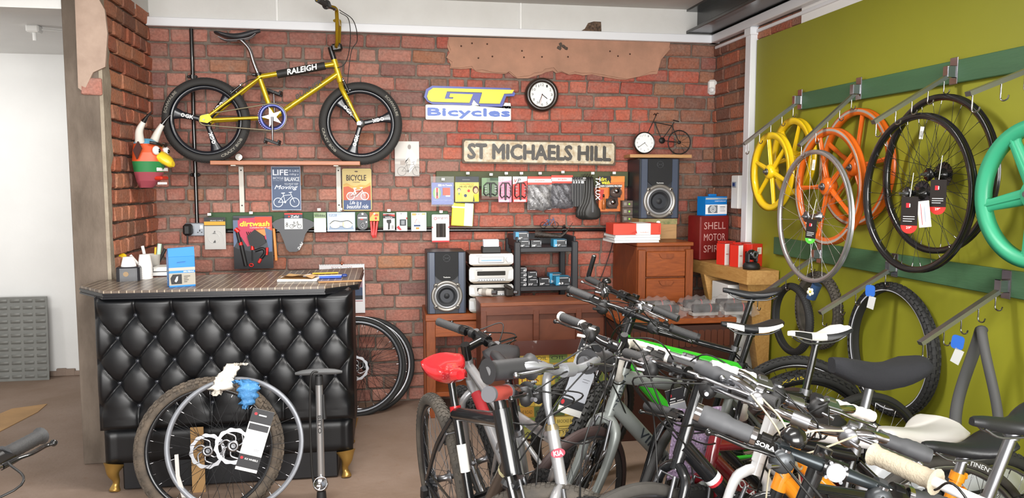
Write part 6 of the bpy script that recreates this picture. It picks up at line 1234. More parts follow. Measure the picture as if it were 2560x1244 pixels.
# hi-fi: separate units
HS = mat('hifi_silver', 'b0aeaa', .35, .35); HG = mat('hifi_bronze', '6f6253', .35, .4); HL = mat('hifi_pale', 'c4c6c8', .35, .2)
ys = [(633.5, 663.5), (667, 707), (710.5, 741.5), (743.5, 783)]; labs = ('top silver hi-fi unit with disc drawer', 'second silver hi-fi unit with twin cassette doors', 'third silver hi-fi unit partly behind the camera', 'bottom silver hi-fi unit standing on the table'); Yh = 4.87
for k, (v0, v1) in enumerate(ys):
    x0, z0, w, h = wrect(1172.5, v0, 1282.5, v1, Yh)
    if k == 3: h += z0 - zt - .001; z0 = zt + .001
    t = thing('hifi_unit', labs[k], 'hi-fi', (x0, Yh, z0), group=None)
    MB().box((w / 2, .16, h / 2), (w * .94, .28, h * .96), None, .004).obj('casing', mat('hifi_case', '4a3a2e', .45), t)
    MB().prism([(0, h * .22), (w * .03, h * .12), (w * .97, h * .12), (w, h * .22), (w, h * .85), (w * .97, h), (w * .03, h), (0, h * .85)], .03, TR(0, .02, 0) @ WALLM).obj('front_panel', HS, t)
    MB().prism([(w * .02, h * .13), (w * .1, 0), (w * .9, 0), (w * .98, h * .13)], .026, TR(0, .02, 0) @ WALLM).obj('plinth', HG, t)
    for s in (0, 1): MB().prism([(s * w + (1 - 2 * s) * q[0] * w, q[1] * h) for q in ((.0, .25), (.13, .25), (.10, .78), (0, .82))], .004, TR(0, -.0098, 0) @ WALLM).obj('side_cheek', HL, t)
    el = [('r', '8f9092', .22, .30, .78, .33), ('r', '6a6a6c', .15, .82, .3, .84)]
    if k == 0:
        MB().box((w * .5, -.014, h * .5), (w * .58, .012, h * .5), None, .004).obj('disc_drawer', HL, t); MB().box((w * .5, -.021, h * .46), (w * .46, .004, h * .1), None, .001).obj('display', mat('hifi_display', '8fb4dc', .2), t); MB().cyl((w * .88, -.01, h * .52), (w * .88, -.026, h * .52), h * .19, n=24).obj('volume_knob', HL, t)
    if k in (1, 2):
        MB().box((w * .5, -.012, h * .62), (w * .64, .006, h * .27), None, .003).obj('cassette_window', mat('hifi_window', '2f2d2a', .15), t); MB().box((w * .5, -.012, h * .22), (w * .64, .008, h * .17), None, .003).obj('button_strip', HL, t)
        bt = MB()
        for i in range(10): bt.box((w * (.22 + .06 * i), -.017, h * .21), (w * .03, .003, h * .06), None, .001)
        bt.obj('buttons', STEEL, t)
    print_on(t, el, w, h, TR(0, -.0105, 0) @ WALLM)
x0, z0, w, h = wrect(1206, 598, 1252, 633, Yh + .04); z0 = at(1230, 633.5, Y=Yh).z + .0005; t = thing('card_holder', 'black tray of clear plastic sleeves on top of the hi-fi', 'card holder', (x0, Yh + .04, z0)); MB().box((w / 2, .04, .02), (w, .09, .04), None, .003).obj('tray', BLKM, t)
for i in range(5): MB().box((w / 2, .012 + i * .013, .055), (w * .82, .002, .06), (-.1, 0, .02 * (i - 2)), .0005).obj('sleeve', mat('sleeve_plastic', 'd4d6e2', .25, alpha=.75), t)
# black trolley
Yt0, Yt1 = 4.865, 5.22; xa, xb2 = at(1293, 680, Y=Yt0).x, at(1436, 680, Y=Yt0).x; wt = xb2 - xa; zt1 = at(1360, 617, Y=Yt0).z; zt2 = at(1360, 714, Y=Yt0).z; ztop_ = at(1290, 604, Y=Yt0).z
t = thing('trolley', 'black plastic trolley holding inner tube boxes', 'trolley', (xa, Yt0, 0)); TB = mat('trolley_black', '26272b', .5); D = Yt1 - Yt0
for x in (0, wt):
    for y in (0, D): MB().box((x, y, ztop_ / 2), (.042, .036, ztop_), None, .006).obj('post', TB, t)
for z in (zt1, zt2, .25):
    MB().box((wt / 2, D / 2, z - .018), (wt, D, .03), None, .003).obj('shelf', TB, t)
for x in (0, wt): MB().box((x, D / 2, zt1 + .03), (.016, D, .075), None, .004).obj('tray_side', TB, t)
MB().box((wt / 2, D, zt1 + .03), (wt, .016, .075), None, .004).obj('tray_back', TB, t)
TBX = mat('tube_box_black', '191b20', .35); CY = mat('tube_box_cyan', '2f8fb8', .35)
def tube_box(label, u0, v0, u1, v1, size, z, blue=False, dy=.015, D_=.085, small=False):
    x0, _, w, h = wrect(u0, v0, u1, v1, Yt0 + dy); t = thing('tube_box', label, 'box', (x0, Yt0 + dy, z), group='inner tube boxes on the trolley'); MB().box((w / 2, D_ / 2, h / 2), (w, D_, h), None, .001).obj('carton', CY if blue else TBX, t)
    if blue: MB().box((w * .62, -.0005, h * .5), (w * .74, .002, h * .98)).obj('black_label', TBX, t)
    el = [('r', 'e8eaee', .25 if not small else .1, .82, .85, .87), ('t', 'f4f4f6', size, .1 if not small else .5, .12, .5 if not small else .95, .36 if not small else .6, .03), ('r', 'b8bcc4', .6, .12, .9, .15), ('r', 'c8ccd4', .9, .4, .94, .8)]
    print_on(t, el, w, h, TR(0, -.002 if blue else -.0004, 0) @ WALLM); return t, h
e = .0008
_, hA = tube_box('black tube box on the tray at the left post', 1297, 599, 1325, 617, '20"', zt1 - .003 + e); tube_box('blue and black tube box stacked on top of the tray pile', 1289, 578, 1322, 598, '20"', zt1 - .003 + hA + 2 * e, True)
tube_box('dark blue tube box second on the trolley tray', 1327, 599, 1354, 617, '28"', zt1 - .003 + e); tube_box('blue and black tube box at the right of the tray', 1384, 597, 1417, 615.5, '27.5"', zt1 - .003 + e, True)
z = zt2 - .003 + e
for i, lab in enumerate(('lowest of four small tube boxes by the trolley post', 'second of four small tube boxes by the trolley post', 'third of four small tube boxes by the trolley post', 'topmost of four small tube boxes by the trolley post')):
    _, hh = tube_box(lab, 1298, 700, 1317, 711.8, '.63', z, False, .015, .08, True); z += hh + .0003
z = zt2 - .003 + e; _, hh = tube_box('tube box under another on the lower trolley shelf', 1318.5, 691, 1345, 710, '27.5"', z); tube_box('tube box lying on top of another on the lower shelf', 1318.5, 672, 1343, 690, '29"', z + hh + .0004); tube_box('black tube box alone on the lower trolley shelf', 1347, 688, 1375, 709, '29"', z); tube_box('blue tube box at the right of the lower trolley shelf', 1390, 689, 1426, 711, '.63', z, True, .02); tube_box('dark blue tube box behind the blue one on the lower shelf', 1374, 684, 1404, 709, '26"', z, True, .12)
# horn
P = spline([at(1338, 592, Y=5.0), at(1362, 597, Y=4.98), at(1390, 595, Y=4.96), at(1412, 583, Y=4.95), at(1432, 556, Y=4.95)], 10); n = len(P); zmin = zt1 + hA + .004
P = [Vector((q.x, q.y, max(q.z, zmin + .026 * (1 - i / n)))) for i, q in enumerate(P)]
hr = MB(); hr.tube(P, [max(.002, .024 * (1 - (i / n) ** 1.15) * (1 + (.10 * (i % 3 == 0) if i < n * .6 else 0))) for i in range(n)], 14); tag(hr.obj('animal_horn', mat('horn_brown', '3a2e26', .5, noise=(50, .8), col2='17120f', bump=(60, .6))), 'dark ridged antelope horn lying on top of the trolley', 'horn')
# chest of drawers
Yd = 4.72; xa, xb2 = at(1594, 650, Y=Yd).x, at(1731, 650, Y=Yd).x; wd = xb2 - xa; zd = at(1660, 606, Y=Yd).z; Dd = .54; t = thing('chest_of_drawers', 'tall reddish wooden chest of drawers under the plywood box', 'chest', (xa, Yd, 0))
MB().box((wd / 2, Dd / 2 + .012, zd / 2 - .01), (wd - .004, Dd - .02, zd - .03), None, .004).obj('carcass', DW, t); MB().box((wd / 2, Dd / 2, zd - .012), (wd + .012, Dd + .01, .024), None, .004).obj('top', DWH, t)
for s in (0, 1): MB().box((.025 + s * (wd - .05), -.004, zd / 2 - .02), (.05, .025, zd - .05), None, .003).obj('stile', DW, t)
nd = 6; hd_ = (zd - .08) / nd
for i in range(nd):
    z = zd - .05 - hd_ * (i + .5); o = MB().box((wd / 2, -.006, z), (wd - .11, .024, hd_ - .012), None, .004).obj('drawer', DWH, t)
    MB().prism([(-.05, .014), (.05, .014), (.04, -.006), (.03, -.014), (-.03, -.014), (-.04, -.006)], .012, TR(wd / 2, -.016, z + hd_ * .3) @ WALLM).obj('pull', DW, o)
# plywood box, red carton, magazines
xp, _, wp, hp_ = wrect(1597, 546, 1692, 602, YB - .3); zp = at(1660, 546, Y=YB - .28).z; t = thing('plywood_box', 'plywood box with worn green edge carrying the loudspeaker', 'box', (xp, YB - .30, zd + .0005)); hz = zp - zd - .001
MB().box((wp / 2, .14, hz / 2), (wp, .28, hz), None, .003).obj('body', wood('plywood', 'b08a5c', '96744a', .6), t); MB().box((wp / 2, -.001, hz * .86), (wp, .004, hz * .26)).obj('green_edge', mat('worn_green', '5d6b3f', .7, noise=(16, .9), col2='a9966a'), t); MB().prism(circ(wp * .5, hz * .84, .014, .009, 12), .003, TR(0, -.003, 0) @ WALLM).obj('mark', WHITE, t)
z = zd + .001
for k, (lab, dx, rz) in enumerate((('lowest white catalogue under the red and white box', 0, 2), ('middle white catalogue under the red and white box', .012, -3), ('topmost white catalogue under the red and white box', .006, 1.5))):
    p = at(1600, 600, Y=4.66); t = thing('catalogue', lab, 'book', (p.x + dx, 4.85, z), (0, 0, math.radians(rz))); MB().box((0, 0, .008), (.30, .24, .013)).obj('pages', PAPER, t); MB().box((0, 0, .0008), (.305, .245, .0015)).box((0, 0, .0155), (.305, .245, .0015)).obj('cover', mat('catalogue_cover', 'c8ccd0', .3), t); z += .0168
carton('red_box', 'red and white flat carton on the white catalogues', 'box', (p.x + .01, 4.745, z), .32, .17, .072, 0, mat('carton_red', 'd8402c', .4), [('r', 'f0eeea', .48, 0, .78, 1), ('t', 'd8402c', 'SaddleBack', .56, .16, .74, .26, .02), ('p', 'f0eeea', [(.46, .05), (.55, .42), (.56, .1)]), ('p', 'b83020', [(.34, .08), (.48, .4), (.5, .1)]), ('r', '5a2018', .96, .2, .965, .8)], top=[('r', 'f0eeea', .48, 0, .78, 1), ('r', '7a2a20', .2, .5, .36, .8)])
# brown cabinet seen from behind
Yc0 = 4.58; xa = at(1201, 800, Y=Yc0).x; zc_ = at(1201, 757, Y=Yc0).z; xb2 = at(1568, 800, Y=Yc0).x; wc = xb2 - xa; Dc = .26; t = thing('brown_cabinet', 'brown wooden cabinet seen from the back with three panels', 'cabinet', (xa, Yc0, 0))
MB().box((wc / 2, Dc / 2 + .01, zc_ / 2 - .01), (wc - .01, Dc - .02, zc_ - .02), None, .003).obj('carcass', wood('cabinet_brown', '74412c', '613422', .5, (2, 6, 2), 1.), t)
MB().box((wc / 2, Dc / 2 - .004, zc_ - .012), (wc, Dc + .012, .024), None, .004).obj('top', wood('cabinet_top', '8a5034', '734029', .45, (1.4, 9, 9)), t)
for x in (.018, wc * .37, wc * .66, wc - .018): MB().box((x, -.004, zc_ / 2 - .02), (.036, .02, zc_ - .06), None, .002).obj('stile', DK, t)
for z in (zc_ - .05, .05): MB().box((wc / 2, -.003, z), (wc, .018, .055), None, .002).obj('rail', DK, t)
# lens and adaptor on the cabinet
p = at(1218, 744, Z=zc_); t = thing('camera_lens', 'silver and white camera lens lying on the brown cabinet', 'lens', (p.x + .0, p.y + .06, zc_ + .028), (0, 0, math.radians(-32)))
for x0, x1, r, m in ((-.045, -.02, .022, mat('lens_frost', 'cfcac4', .35)), (-.02, .01, .026, mat('lens_silver', 'a9a39b', .4, .3)), (.01, .045, .024, mat('lens_pale', 'c9c4bc', .4)), (.045, .075, .014, STEEL)): MB().tube([(x0, 0, 0), (x1, 0, 0)], r, 20).obj('barrel', m, t)
p = at(1276, 744, Z=zc_); t = thing('clamp_mount', 'small black clamp mount next to the camera lens', 'mount', (p.x, p.y + .05, zc_ + .0005)); MB().box((0, 0, .03), (.055, .05, .055), (0, 0, .3), .01).box((-.012, -.02, .066), (.05, .03, .022), (0, .5, .2), .006).obj('body', mat('mount_black', '2e2a26', .5), t); MB().cyl((.03, -.02, .03), (.05, -.03, .03), .012, n=12).obj('screw', STEEL, t)
# framed collage of old adverts
Yv = 4.30; xa, zv0, wv, hv = wrect(1289, 853, 1535, 1060, Yv); zv0 = at(1400, 853, Y=Yv).z; t = thing('advert_board', 'framed board of old yellow and green adverts behind the bicycles', 'picture', (xa, Yv, 0), (math.radians(-6), 0, 0)); hv = zv0
MB().prism(rrect(0, hv - .085, wv, hv, .02), .026, TR(0, .02, 0) @ WALLM).obj('frame', mat('frame_mahogany', '4a2218', .3, coat=.3), t); fm_ = MB()
for x in (.012, wv - .012): fm_.box((x, .007, hv / 2), (.024, .026, hv - .03), None, .003)
fm_.obj('frame_sides', mat('frame_mahogany', '4a2218', .3), t); MB().box((wv / 2, .014, hv / 2 - .03), (wv - .03, .008, hv - .1)).obj('backing', mat('card_a08a3a', 'a08a3a', .6), t)
rnd = random.Random(9); el = []; cs = ['c8a83a', '6a7a3a', '8a8a4a', 'b89a3c', '4a5a34', 'd0b860', 'a87a2c', '3a4a2c']; words = ['SALE', 'THE ROAD', 'BROOKE BOND', 'PRATTS', 'TYRES', 'OIL', 'TEA', 'CYCLES', 'MOTOR SPIRIT', 'SOAP', 'LAMPS', 'COCOA']
for r in range(8):
    x = .03; j = 0
    while x < .95:
        w_ = rnd.uniform(.12, .26); c_ = rnd.choice(cs); el.append(('r', c_, x, .88 - (r + 1) * .105, min(.97, x + w_ - .006), .88 - r * .105 - .008)); tx = rnd.choice(words)
        if w_ > .1: el.append(('t', rnd.choice(['2a2414', '7a2a1c', '1c2c1c']), tx, x + .015, .88 - (r + 1) * .105 + .03, min(.95, x + w_ - .02), .88 - (r + 1) * .105 + .065, .02))
        x += w_
flat_o = print_on(t, el, wv, hv, TR(0, .009, 0) @ WALLM, 'advert_prints', .00002)
# low carved chest with wrapped tubes
Yl = 4.22; xa = at(1552, 800, Y=Yl).x; xb2 = 2.06; zl = at(1700, 797, Y=Yl).z; wl_ = xb2 - xa; t = thing('carved_chest', 'low dark carved wooden chest carrying wrapped tubes', 'chest', (xa, Yl, 0)); Dl = .40
MB().box((wl_ / 2, Dl / 2, zl / 2 - .02), (wl_ - .02, Dl - .02, zl - .04), None, .003).obj('body', mat('chest_dark', '3f2118', .45, noise=(5, .5)), t); MB().box((wl_ / 2, Dl / 2, zl - .016), (wl_, Dl, .032), None, .005).obj('lid', DWH, t)
for i in range(16): MB().prism(rrect(-.018, -.05, .018, .05, .014), .008, TR(.06 + i * (wl_ - .12) / 15, .012, zl - .12) @ WALLM).obj('carved_arch', mat('carving', '552c1d', .4), t)
def wrapped(label, u, v, Y, L, rz):
    p = at(u, v, Y=Y); t = thing('wrapped_tube', label, 'tube', (p.x, Y, zl + .0005), (0, 0, math.radians(rz)), group='black tubes in clear bags on the low chest')
    MB().box((0, .008, .012), (L * 1.0, .06, .022), None, .004).obj('tray', mat('tray_card', '9a958f', .6), t); MB().tube([(-L * .46, -.012, .046), (L * .48, -.012, .046)], .026, 18).obj('tube', mat('tube_black', '1d1e22', .3), t); MB().tube([(L * .14, -.012, .046), (L * .18, -.012, .046)], .0268, 18).obj('red_band', mat('band_red', 'b0282a', .4), t)
    MB().grid(lambda a, b: (-L * .62 + L * 1.24 * a, .075 * math.cos(math.pi * b) * (1 + .1 * math.sin(a * 14)), .004 + .088 * math.sin(math.pi * b) ** .7 * (1 - .5 * abs(2 * a - 1) ** 4) + .008 * math.sin(a * 23 + b * 17)), 22, 12).obj('clear_bag', mat('wrap_clear', 'e4e2e2', .12, alpha=.14, bump=(60, 1.)), t)
for lab, u, v, Y, rz in (('wrapped black tube in front nearest the handlebars', 1660, 790, 4.31, 6), ('wrapped black tube in the middle of the front row', 1760, 788, 4.31, 4), ('wrapped black tube at the right end of the front row', 1842, 786, 4.31, -3), ('wrapped black tube at the left of the back row', 1640, 762, 4.49, 5), ('wrapped black tube in the middle of the back row', 1738, 760, 4.49, 3), ('wrapped black tube at the right of the back row', 1820, 760, 4.49, -5)): wrapped(lab, u, v, Y, .17, rz)
# ---- timber bench along the right wall
zb_ = .99; OAK = wood('bench_timber', 'c59a5c', 'a87a40', .5, (9, 1.2, 9)); t = thing('timber_bench', 'thick pale timber bench along the right wall', 'bench', (0, 0, 0)); th = .085
MB().prism([(2.08, 5.2), (2.14, 4.27), (2.335, 4.25), (2.335, 5.2)], th, None, zb_ - th).obj('top', OAK, t)
MB().loft([[(2.10, 4.80, zb_ - th), (2.3, 4.80, zb_ - th), (2.3, 4.86, zb_ - th), (2.10, 4.86, zb_ - th)], [(2.24, 4.80, .30), (2.3, 4.80, .30), (2.3, 4.86, .30), (2.24, 4.86, .30)]], True, False).obj('bracket', OAK, t)
MB().loft([[(2.16, 4.30, zb_ - th), (2.32, 4.30, zb_ - th), (2.32, 4.42, zb_ - th), (2.16, 4.42, zb_ - th)], [(2.26, 4.32, .35), (2.32, 4.32, .35), (2.32, 4.40, .35), (2.26, 4.40, .35)]], True, False).obj('bracket', OAK, t)
t = thing('white_cabinet', 'small white metal cabinet under the timber bench', 'cabinet', (2.14, 4.52, .30)); MB().box((.09, .12, .29), (.18, .24, .56), None, .004).obj('body', WHITE, t); MB().box((-.004, .12, .33), (.008, .22, .22), None, .002).obj('door', WHITE, t); MB().cyl((-.008, .05, .33), (-.014, .05, .33), .008, n=12).obj('lock', STEEL, t)
p = at(1790, 637, Y=4.98); t = thing('oil_can', 'square red vintage motor spirit can with embossed lettering', 'can', (2.215, 4.90, zb_ + .0005), (0, 0, math.radians(12))); RC = mat('can_red', '7c1f1d', .4, noise=(9, .5), col2='5a1614'); w, h, d = .235, .30, .15
MB().box((0, d / 2, h / 2), (w, d, h), None, .008).obj('body', RC, t)
lt = MB()
for i, s in enumerate(('SHELL', 'MOTOR', 'SPIRIT')): put_text(lt, s, -w * .38, h * (.70 - i * .26), w * .36, h * (.86 - i * .26), 0, TR(0, -.0022, 0) @ WALLM, .0)
lt.obj('lettering', mat('can_letters', 'c89a94', .6), t)
t = carton('cassette_box', 'blue and white cassette sprocket box on the red can', 'box', (2.225, 4.91, zb_ + h + .001), .17, .10, .13, 10, BLUEC, [('r', 'eef0f2', 0, .08, 1, .58), ('r', 'aab4bc', 0, .84, 1, .93), ('t', '2f6fb0', 'SHIMANO', .58, .86, .95, .91, .02), ('t', 'f4f6fa', 'CASSETTE SPROCKET', .42, .73, .95, .78, .02), ('p', '6f757c', [(.12, .14), (.1, .4), (.2, .54), (.55, .54), (.55, .14)]), ('o', 'c9ced2', .34, .34, .14, .05), ('o', 'd9dde0', .34, .34, .07, .03), ('r', '5a6068', .66, .44, .9, .47), ('r', '8a9098', .66, .34, .86, .36), ('r', '8a9098', .66, .24, .9, .26)]); MB().box((0, .05, .138), (.06, .02, .016), None, .003).obj('carry_tab', BLUEC, t)
RBX = mat('carton_red2', 'cf2f22', .4); f_ = [('r', 'f0eeea', 0, 0, .42, 1), ('r', '3a2a24', .62, .2, .9, .72), ('e', '9a938a', .76, .5, .1, .14), ('e', '8a8078', .76, .3, .09, .1), ('r', 'b0362a', .1, .5, .34, .53)]
for lab, x, y, rz, sd in (('red and white grip box at the left front of the bench', 2.185, 4.60, 22, 1), ('red and white grip box at the front of the bench', 2.215, 4.47, 22, 1), ('red carton behind the left grip box', 2.235, 4.70, 22, 0), ('red carton in the middle of the bench row', 2.285, 4.58, 22, 0), ('red carton near the wall beside the black camera', 2.30, 4.46, 22, 0)):
    carton('grip_box', lab, 'box', (x, y, zb_ + .0005), .095, .07, .135 if sd else .142, rz, RBX, f_ if sd else [('r', 'e8e4de', .5, .55, .9, .85), ('r', '3a3a3a', .6, .6, .64, .8), ('r', '3a3a3a', .7, .6, .72, .8)], group='red cartons on the timber bench')
t = thing('security_camera', 'black dome webcam with infrared ring on the timber bench', 'camera', (2.205, 4.345, zb_ + .0005), (0, 0, math.radians(20)))
MB().lathe([(0, 0), (.05, 0), (.052, .02), (.045, .035), (.03, .042), (0, .044)], 28).obj('base', BLKM, t)
for s in (-1, 1): MB().box((s * .034, 0, .07), (.014, .036, .06), None, .007).obj('yoke', BLKM, t)
MB().ell((0, 0, .088), (.03, .032, .032), 20, 12).obj('head', BLK, t); MB().lathe([(.012, 0), (.024, 0), (.024, .004), (.012, .004)], 24, TR(0, -.028, .09) @ WX, True).obj('led_ring', mat('led_ring', '6a6c70', .3, .4), t); MB().lathe([(0, .004), (.011, .002)], 20, TR(0, -.028, .09) @ WX).obj('lens', mat('lens_dark', '0c0c12', .05, coat=.8), t)

t = thing('power_lead', 'thin black power lead hanging from the single socket', 'cable', at(1530, 588, Y=YB - .05)); q0 = at(1530, 588, Y=YB - .05)
MB().tube(spline([V(0, -.04, 0), at(1527, 625, Y=YB - .04) - q0, at(1508, 680, Y=YB - .035) - q0, at(1486, 735, Y=YB - .035) - q0, at(1480, 800, Y=YB - .035) - q0], 6), .003, 6).obj('lead', CABLE, t)
# ================================================================== right wall: rails, hook arms, wheels, tyres
FWD = _R @ Vector((0, 0, -1))
def pxm(p, px): return px * (Vector(p) - EYE).dot(FWD) / F_PX
PLK = mat('green_stained_plank', '3f6443', .55, noise=(5, .6), col2='304f36', bump=(80, .15), stretch=(1, .2, 1.5))
for z0, z1, y0, y1, lab in ((1.923, 2.016, 1.6, 4.04, 'upper green stained plank with hook arms on the olive board'), (1.086, 1.188, 1.6, 4.30, 'lower green stained plank with hook arms on the olive board')):
    o = MB().box((0, (y1 - y0) / 2, (z1 - z0) / 2), (.022, y1 - y0, z1 - z0), None, .003).obj('rail_plank', PLK); o.location = (2.332, y0, z0); tag(o, lab, 'plank')
XW = 2.32
def hook_arm(label, Y, zb, tip_px, hooks):
    tip = at(tip_px[0], tip_px[1], Y=Y); t = thing('wall_hook', label, 'hook rail', (XW, Y, zb)); b = Vector((0, 0, 0)); e = Vector((tip.x - XW, 0, tip.z - zb)); d = e.normalized(); ang = math.atan2(-d.z, -d.x)
    MB().box((.0, 0, .005), (.006, .045, .11), None, .002).box((-.02, 0, .0), (.04, .032, .05), None, .003).obj('bracket', CHROME, t)
    up = Vector((d.z, 0, -d.x)) if d.x < 0 else Vector((0, 0, 1)); up = Vector((-d.z, 0, d.x)); up = up if up.z > 0 else -up
    MB().loft([[q + V(0, s * .013, 0) + up * w_ for s, w_ in ((-1, -.008), (1, -.008), (1, .008), (-1, .008))] for q in (d * .01, e)], True, False).obj('rail', mat('zinc_rail', '9a9c9c', .28, .9), t)
    pts = []
    for f in hooks:
        q = e * f; h = MB(); h.tube(spline([q - V(0, 0, .006), q - V(0, 0, .035), q - V(0, 0, .058), q - V(0, .012, .066), q - V(0, .028, .062), q - V(0, .034, .050)], 4), .0028, 8); h.obj('hook', CHROME, t); pts.append(Vector((XW, Y, zb)) + q)
    return tip
HK = (.12, .32, .52, .72, .96)
hook_arm('far upper hook arm carrying the yellow wheels', 4.049, 1.976, (1860, 360), HK); hook_arm('middle upper hook arm carrying orange and silver wheels', 3.505, 1.972, (1998, 364), HK); hook_arm('near upper hook arm carrying the two black wheels', 2.863, 1.968, (2183, 306), HK)
hook_arm('upper hook arm carrying the turquoise wheel at the edge', 2.26, 1.968, (2420, 235), HK)
hook_arm('far lower hook arm half hidden behind the silver wheel', 3.802, 1.132, (1888, 748), HK); hook_arm('middle lower hook arm holding the knobbly tyre', 3.179, 1.132, (2050, 782), HK); hook_arm('near lower hook arm holding the folded slick tyre', 2.534, 1.128, (2300, 858), HK)
def wall_wheel(label, u, v, Y, Rpx, spin=0, yaw=0, tilt=0):
    c = at(u, v, Y=Y); t = thing('wheel', label, 'wheel', c); t.rotation_euler = (RZ(90 + yaw) @ RX(tilt) @ RY(spin)).to_euler(); return t, pxm(c, Rpx)
YEL = mat('mag_yellow', 'efc81a', .3, coat=.3); ORA = mat('mag_orange', 'd9641a', .3, coat=.3); TEA = mat('mag_turquoise', '3aa57c', .4)
def mag(label, u, v, Y, Rpx, n, m, spin, stripe=False, **kw):
    t, R = wall_wheel(label, u, v, Y, Rpx, spin); R = round(R, 4); link('moulding', mag_mesh(R, n, m, **kw), t)
    link('axle', hub_mesh(.034, .012, STEEL, .052), t)
    if stripe:
        for s in (-1, 1): MB().lathe([(R - .006, s * .0162), (R - .018, s * .0152)], 64, WX).obj('brake_track', mat('brake_track', 'b9b4ac', .35, .4), t)
    return t, R
mag('yellow six spoke moulded wheel hanging in front', 1929, 429, 4.03, 98, 6, YEL, 12, sw=(.016, .011), hubr=.04, w=.034, rd=.036)
mag('yellow six spoke moulded wheel hanging close to the wall', 1982, 392, 4.05, 97, 6, YEL, 40, sw=(.016, .011), hubr=.04, w=.034, rd=.036)
mag('orange five spoke moulded wheel in front', 2071, 466, 3.49, 146, 5, ORA, 20, True, sw=(.018, .012), hubr=.045, w=.032, rd=.034, fork=True)
mag('orange five spoke moulded wheel close to the wall', 2138, 418, 3.50, 146, 5, ORA, -10, True, sw=(.018, .012), hubr=.045, w=.032, rd=.034, fork=True)
mag('turquoise moulded wheel at the right picture edge', 2592, 485, 2.25, 188, 5, TEA, 30, sw=(.03, .022), hubr=.05, w=.04, rd=.045, th=.024)
BRW = mat('black_wheel_rim', '141416', .25, coat=.4)
t, R = wall_wheel('silver road wheel hanging at the tip of the middle arm', 2032, 541, 3.49, 166, 5); R = round(R, 4); spoked(t, Matrix.Identity(4), R, top=True, rimM=mat('silver_rim', 'c2c3c6', .3, .85), spM=mat('bright_spoke', 'd9dadc', .25, .9), hubM=ALU, rear=False, rd=.022, hw=.035, n=28)
mb = MB(); put_text(mb, 'MAVIC', -.045, -.007, .045, .007, 0, TR(0, -.0113, 0) @ WALLM, .02, 0, 1, False, (-(R - .011), math.radians(28))); mb.obj('lettering', BLKM, t)
t1_, R1 = wall_wheel('black twenty-niner wheel hanging in front', 2287, 483, 2.85, 199, 0); R1 = round(R1, 4); spoked(t1_, Matrix.Identity(4), R1, top=True, rimM=BRW, spM=BSP, hubM=BLK, rear=True, cassM=BLK, rd=.026, rw=.028, hw=.035)
t2_, R2 = wall_wheel('black twenty-niner wheel hanging close to the wall', 2340, 436, 2.86, 198, 8); R2 = round(R2, 4); spoked(t2_, Matrix.Identity(4), R2, top=True, rimM=BRW, spM=BSP, hubM=BLK, rear=True, cassM=BLK, rd=.026, rw=.028, hw=.035)
def wheel_tag(label, u, v, X, col, w=.062, h=.15, rot=0, txt='29"'):
    p = at(u, v, X=X); t = thing('price_card', label, 'card', p, (0, math.radians(0), math.radians(-90)))
    t.rotation_euler = (RZ(-62) @ RY(rot)).to_euler(); MB().prism([(-w / 2, -h * .32), (w / 2, -h * .32), (w / 2, h * .5), (-w / 2, h * .5)] if False else [(w / 2 * math.cos(a), -h * .22 + w / 2 * math.sin(a)) for a in [math.radians(180 + 180 * i / 12) for i in range(13)]], .0015, TR(0, .001, 0) @ WALLM).obj('coloured_end', mat('tag_' + col, col, .4), t)
    MB().box((0, 0, h * .12), (w, .0018, h * .68)).obj('card', mat('tag_black', '1b1412', .4), t)
    print_on(t, [('r', 'c8202c', .3, .62, .52, .78), ('r', 'f0f0f0', .5, .64, .56, .76), ('r', 'e4e4e4', .15, .3, .85, .32), ('r', 'e4e4e4', .15, .22, .85, .24), ('r', 'e4e4e4', .15, .14, .7, .16)], w, h * .68, TR(-w / 2, -.0014, -h * .22) @ WALLM)
    m = MB(); put_text(m, txt, -w * .16, -h * .30, w * .16, -h * .24, 0, TR(0, -.001, 0) @ WALLM, .02); m.obj('size_mark', WHITE, t); MB().tube([(0, 0, h * .46), (0, .02, h * .46 + .09)], .0012, 5).obj('tie', PAPER, t)
wheel_tag('black hang tag with green end on the silver wheel', 2027, 580, 1.92, '4fae3a', .05, .13, 4, '700C'); wheel_tag('black hang tag with red end on the front black wheel', 2273, 540, 1.97, 'c8302a', .062, .16, 0); wheel_tag('black hang tag with red end on the rear black wheel', 2345, 495, 2.05, 'c8302a', .058, .15, 0)
p = at(2310, 535, X=2.02); t = thing('leaflet', 'folded white leaflet hanging between the two black wheels', 'leaflet', p); t.rotation_euler = (RZ(-62) @ RY(-8)).to_euler(); MB().box((0, 0, 0), (.045, .004, .10), None, .001).obj('paper', PAPER, t); print_on(t, [('r', 'd84a5a', .3, .1, .34, .9), ('r', 'b8c4e0', .6, .2, .64, .8)], .045, .10, TR(-.0225, -.0023, -.05) @ WALLM)
for u, v, Y, lab in ((2034, 412, 3.47, 'white barcode sticker hanging on the silver wheel'), (2304, 332, 2.83, 'white barcode sticker on a spoke of the front black wheel')):
    p = at(u, v, Y=Y); t = thing('barcode_label', lab, 'label', p); t.rotation_euler = (RZ(-70) @ RY(6)).to_euler(); MB().box((0, 0, 0), (.016, .001, .05)).obj('sticker', PAPER, t); m = MB()
    for i in range(9): m.box((0, -.0008, -.016 + i * .003), (.012, .0005, .0008 + .0008 * (i % 2)))
    m.obj('bars', BLKM, t)
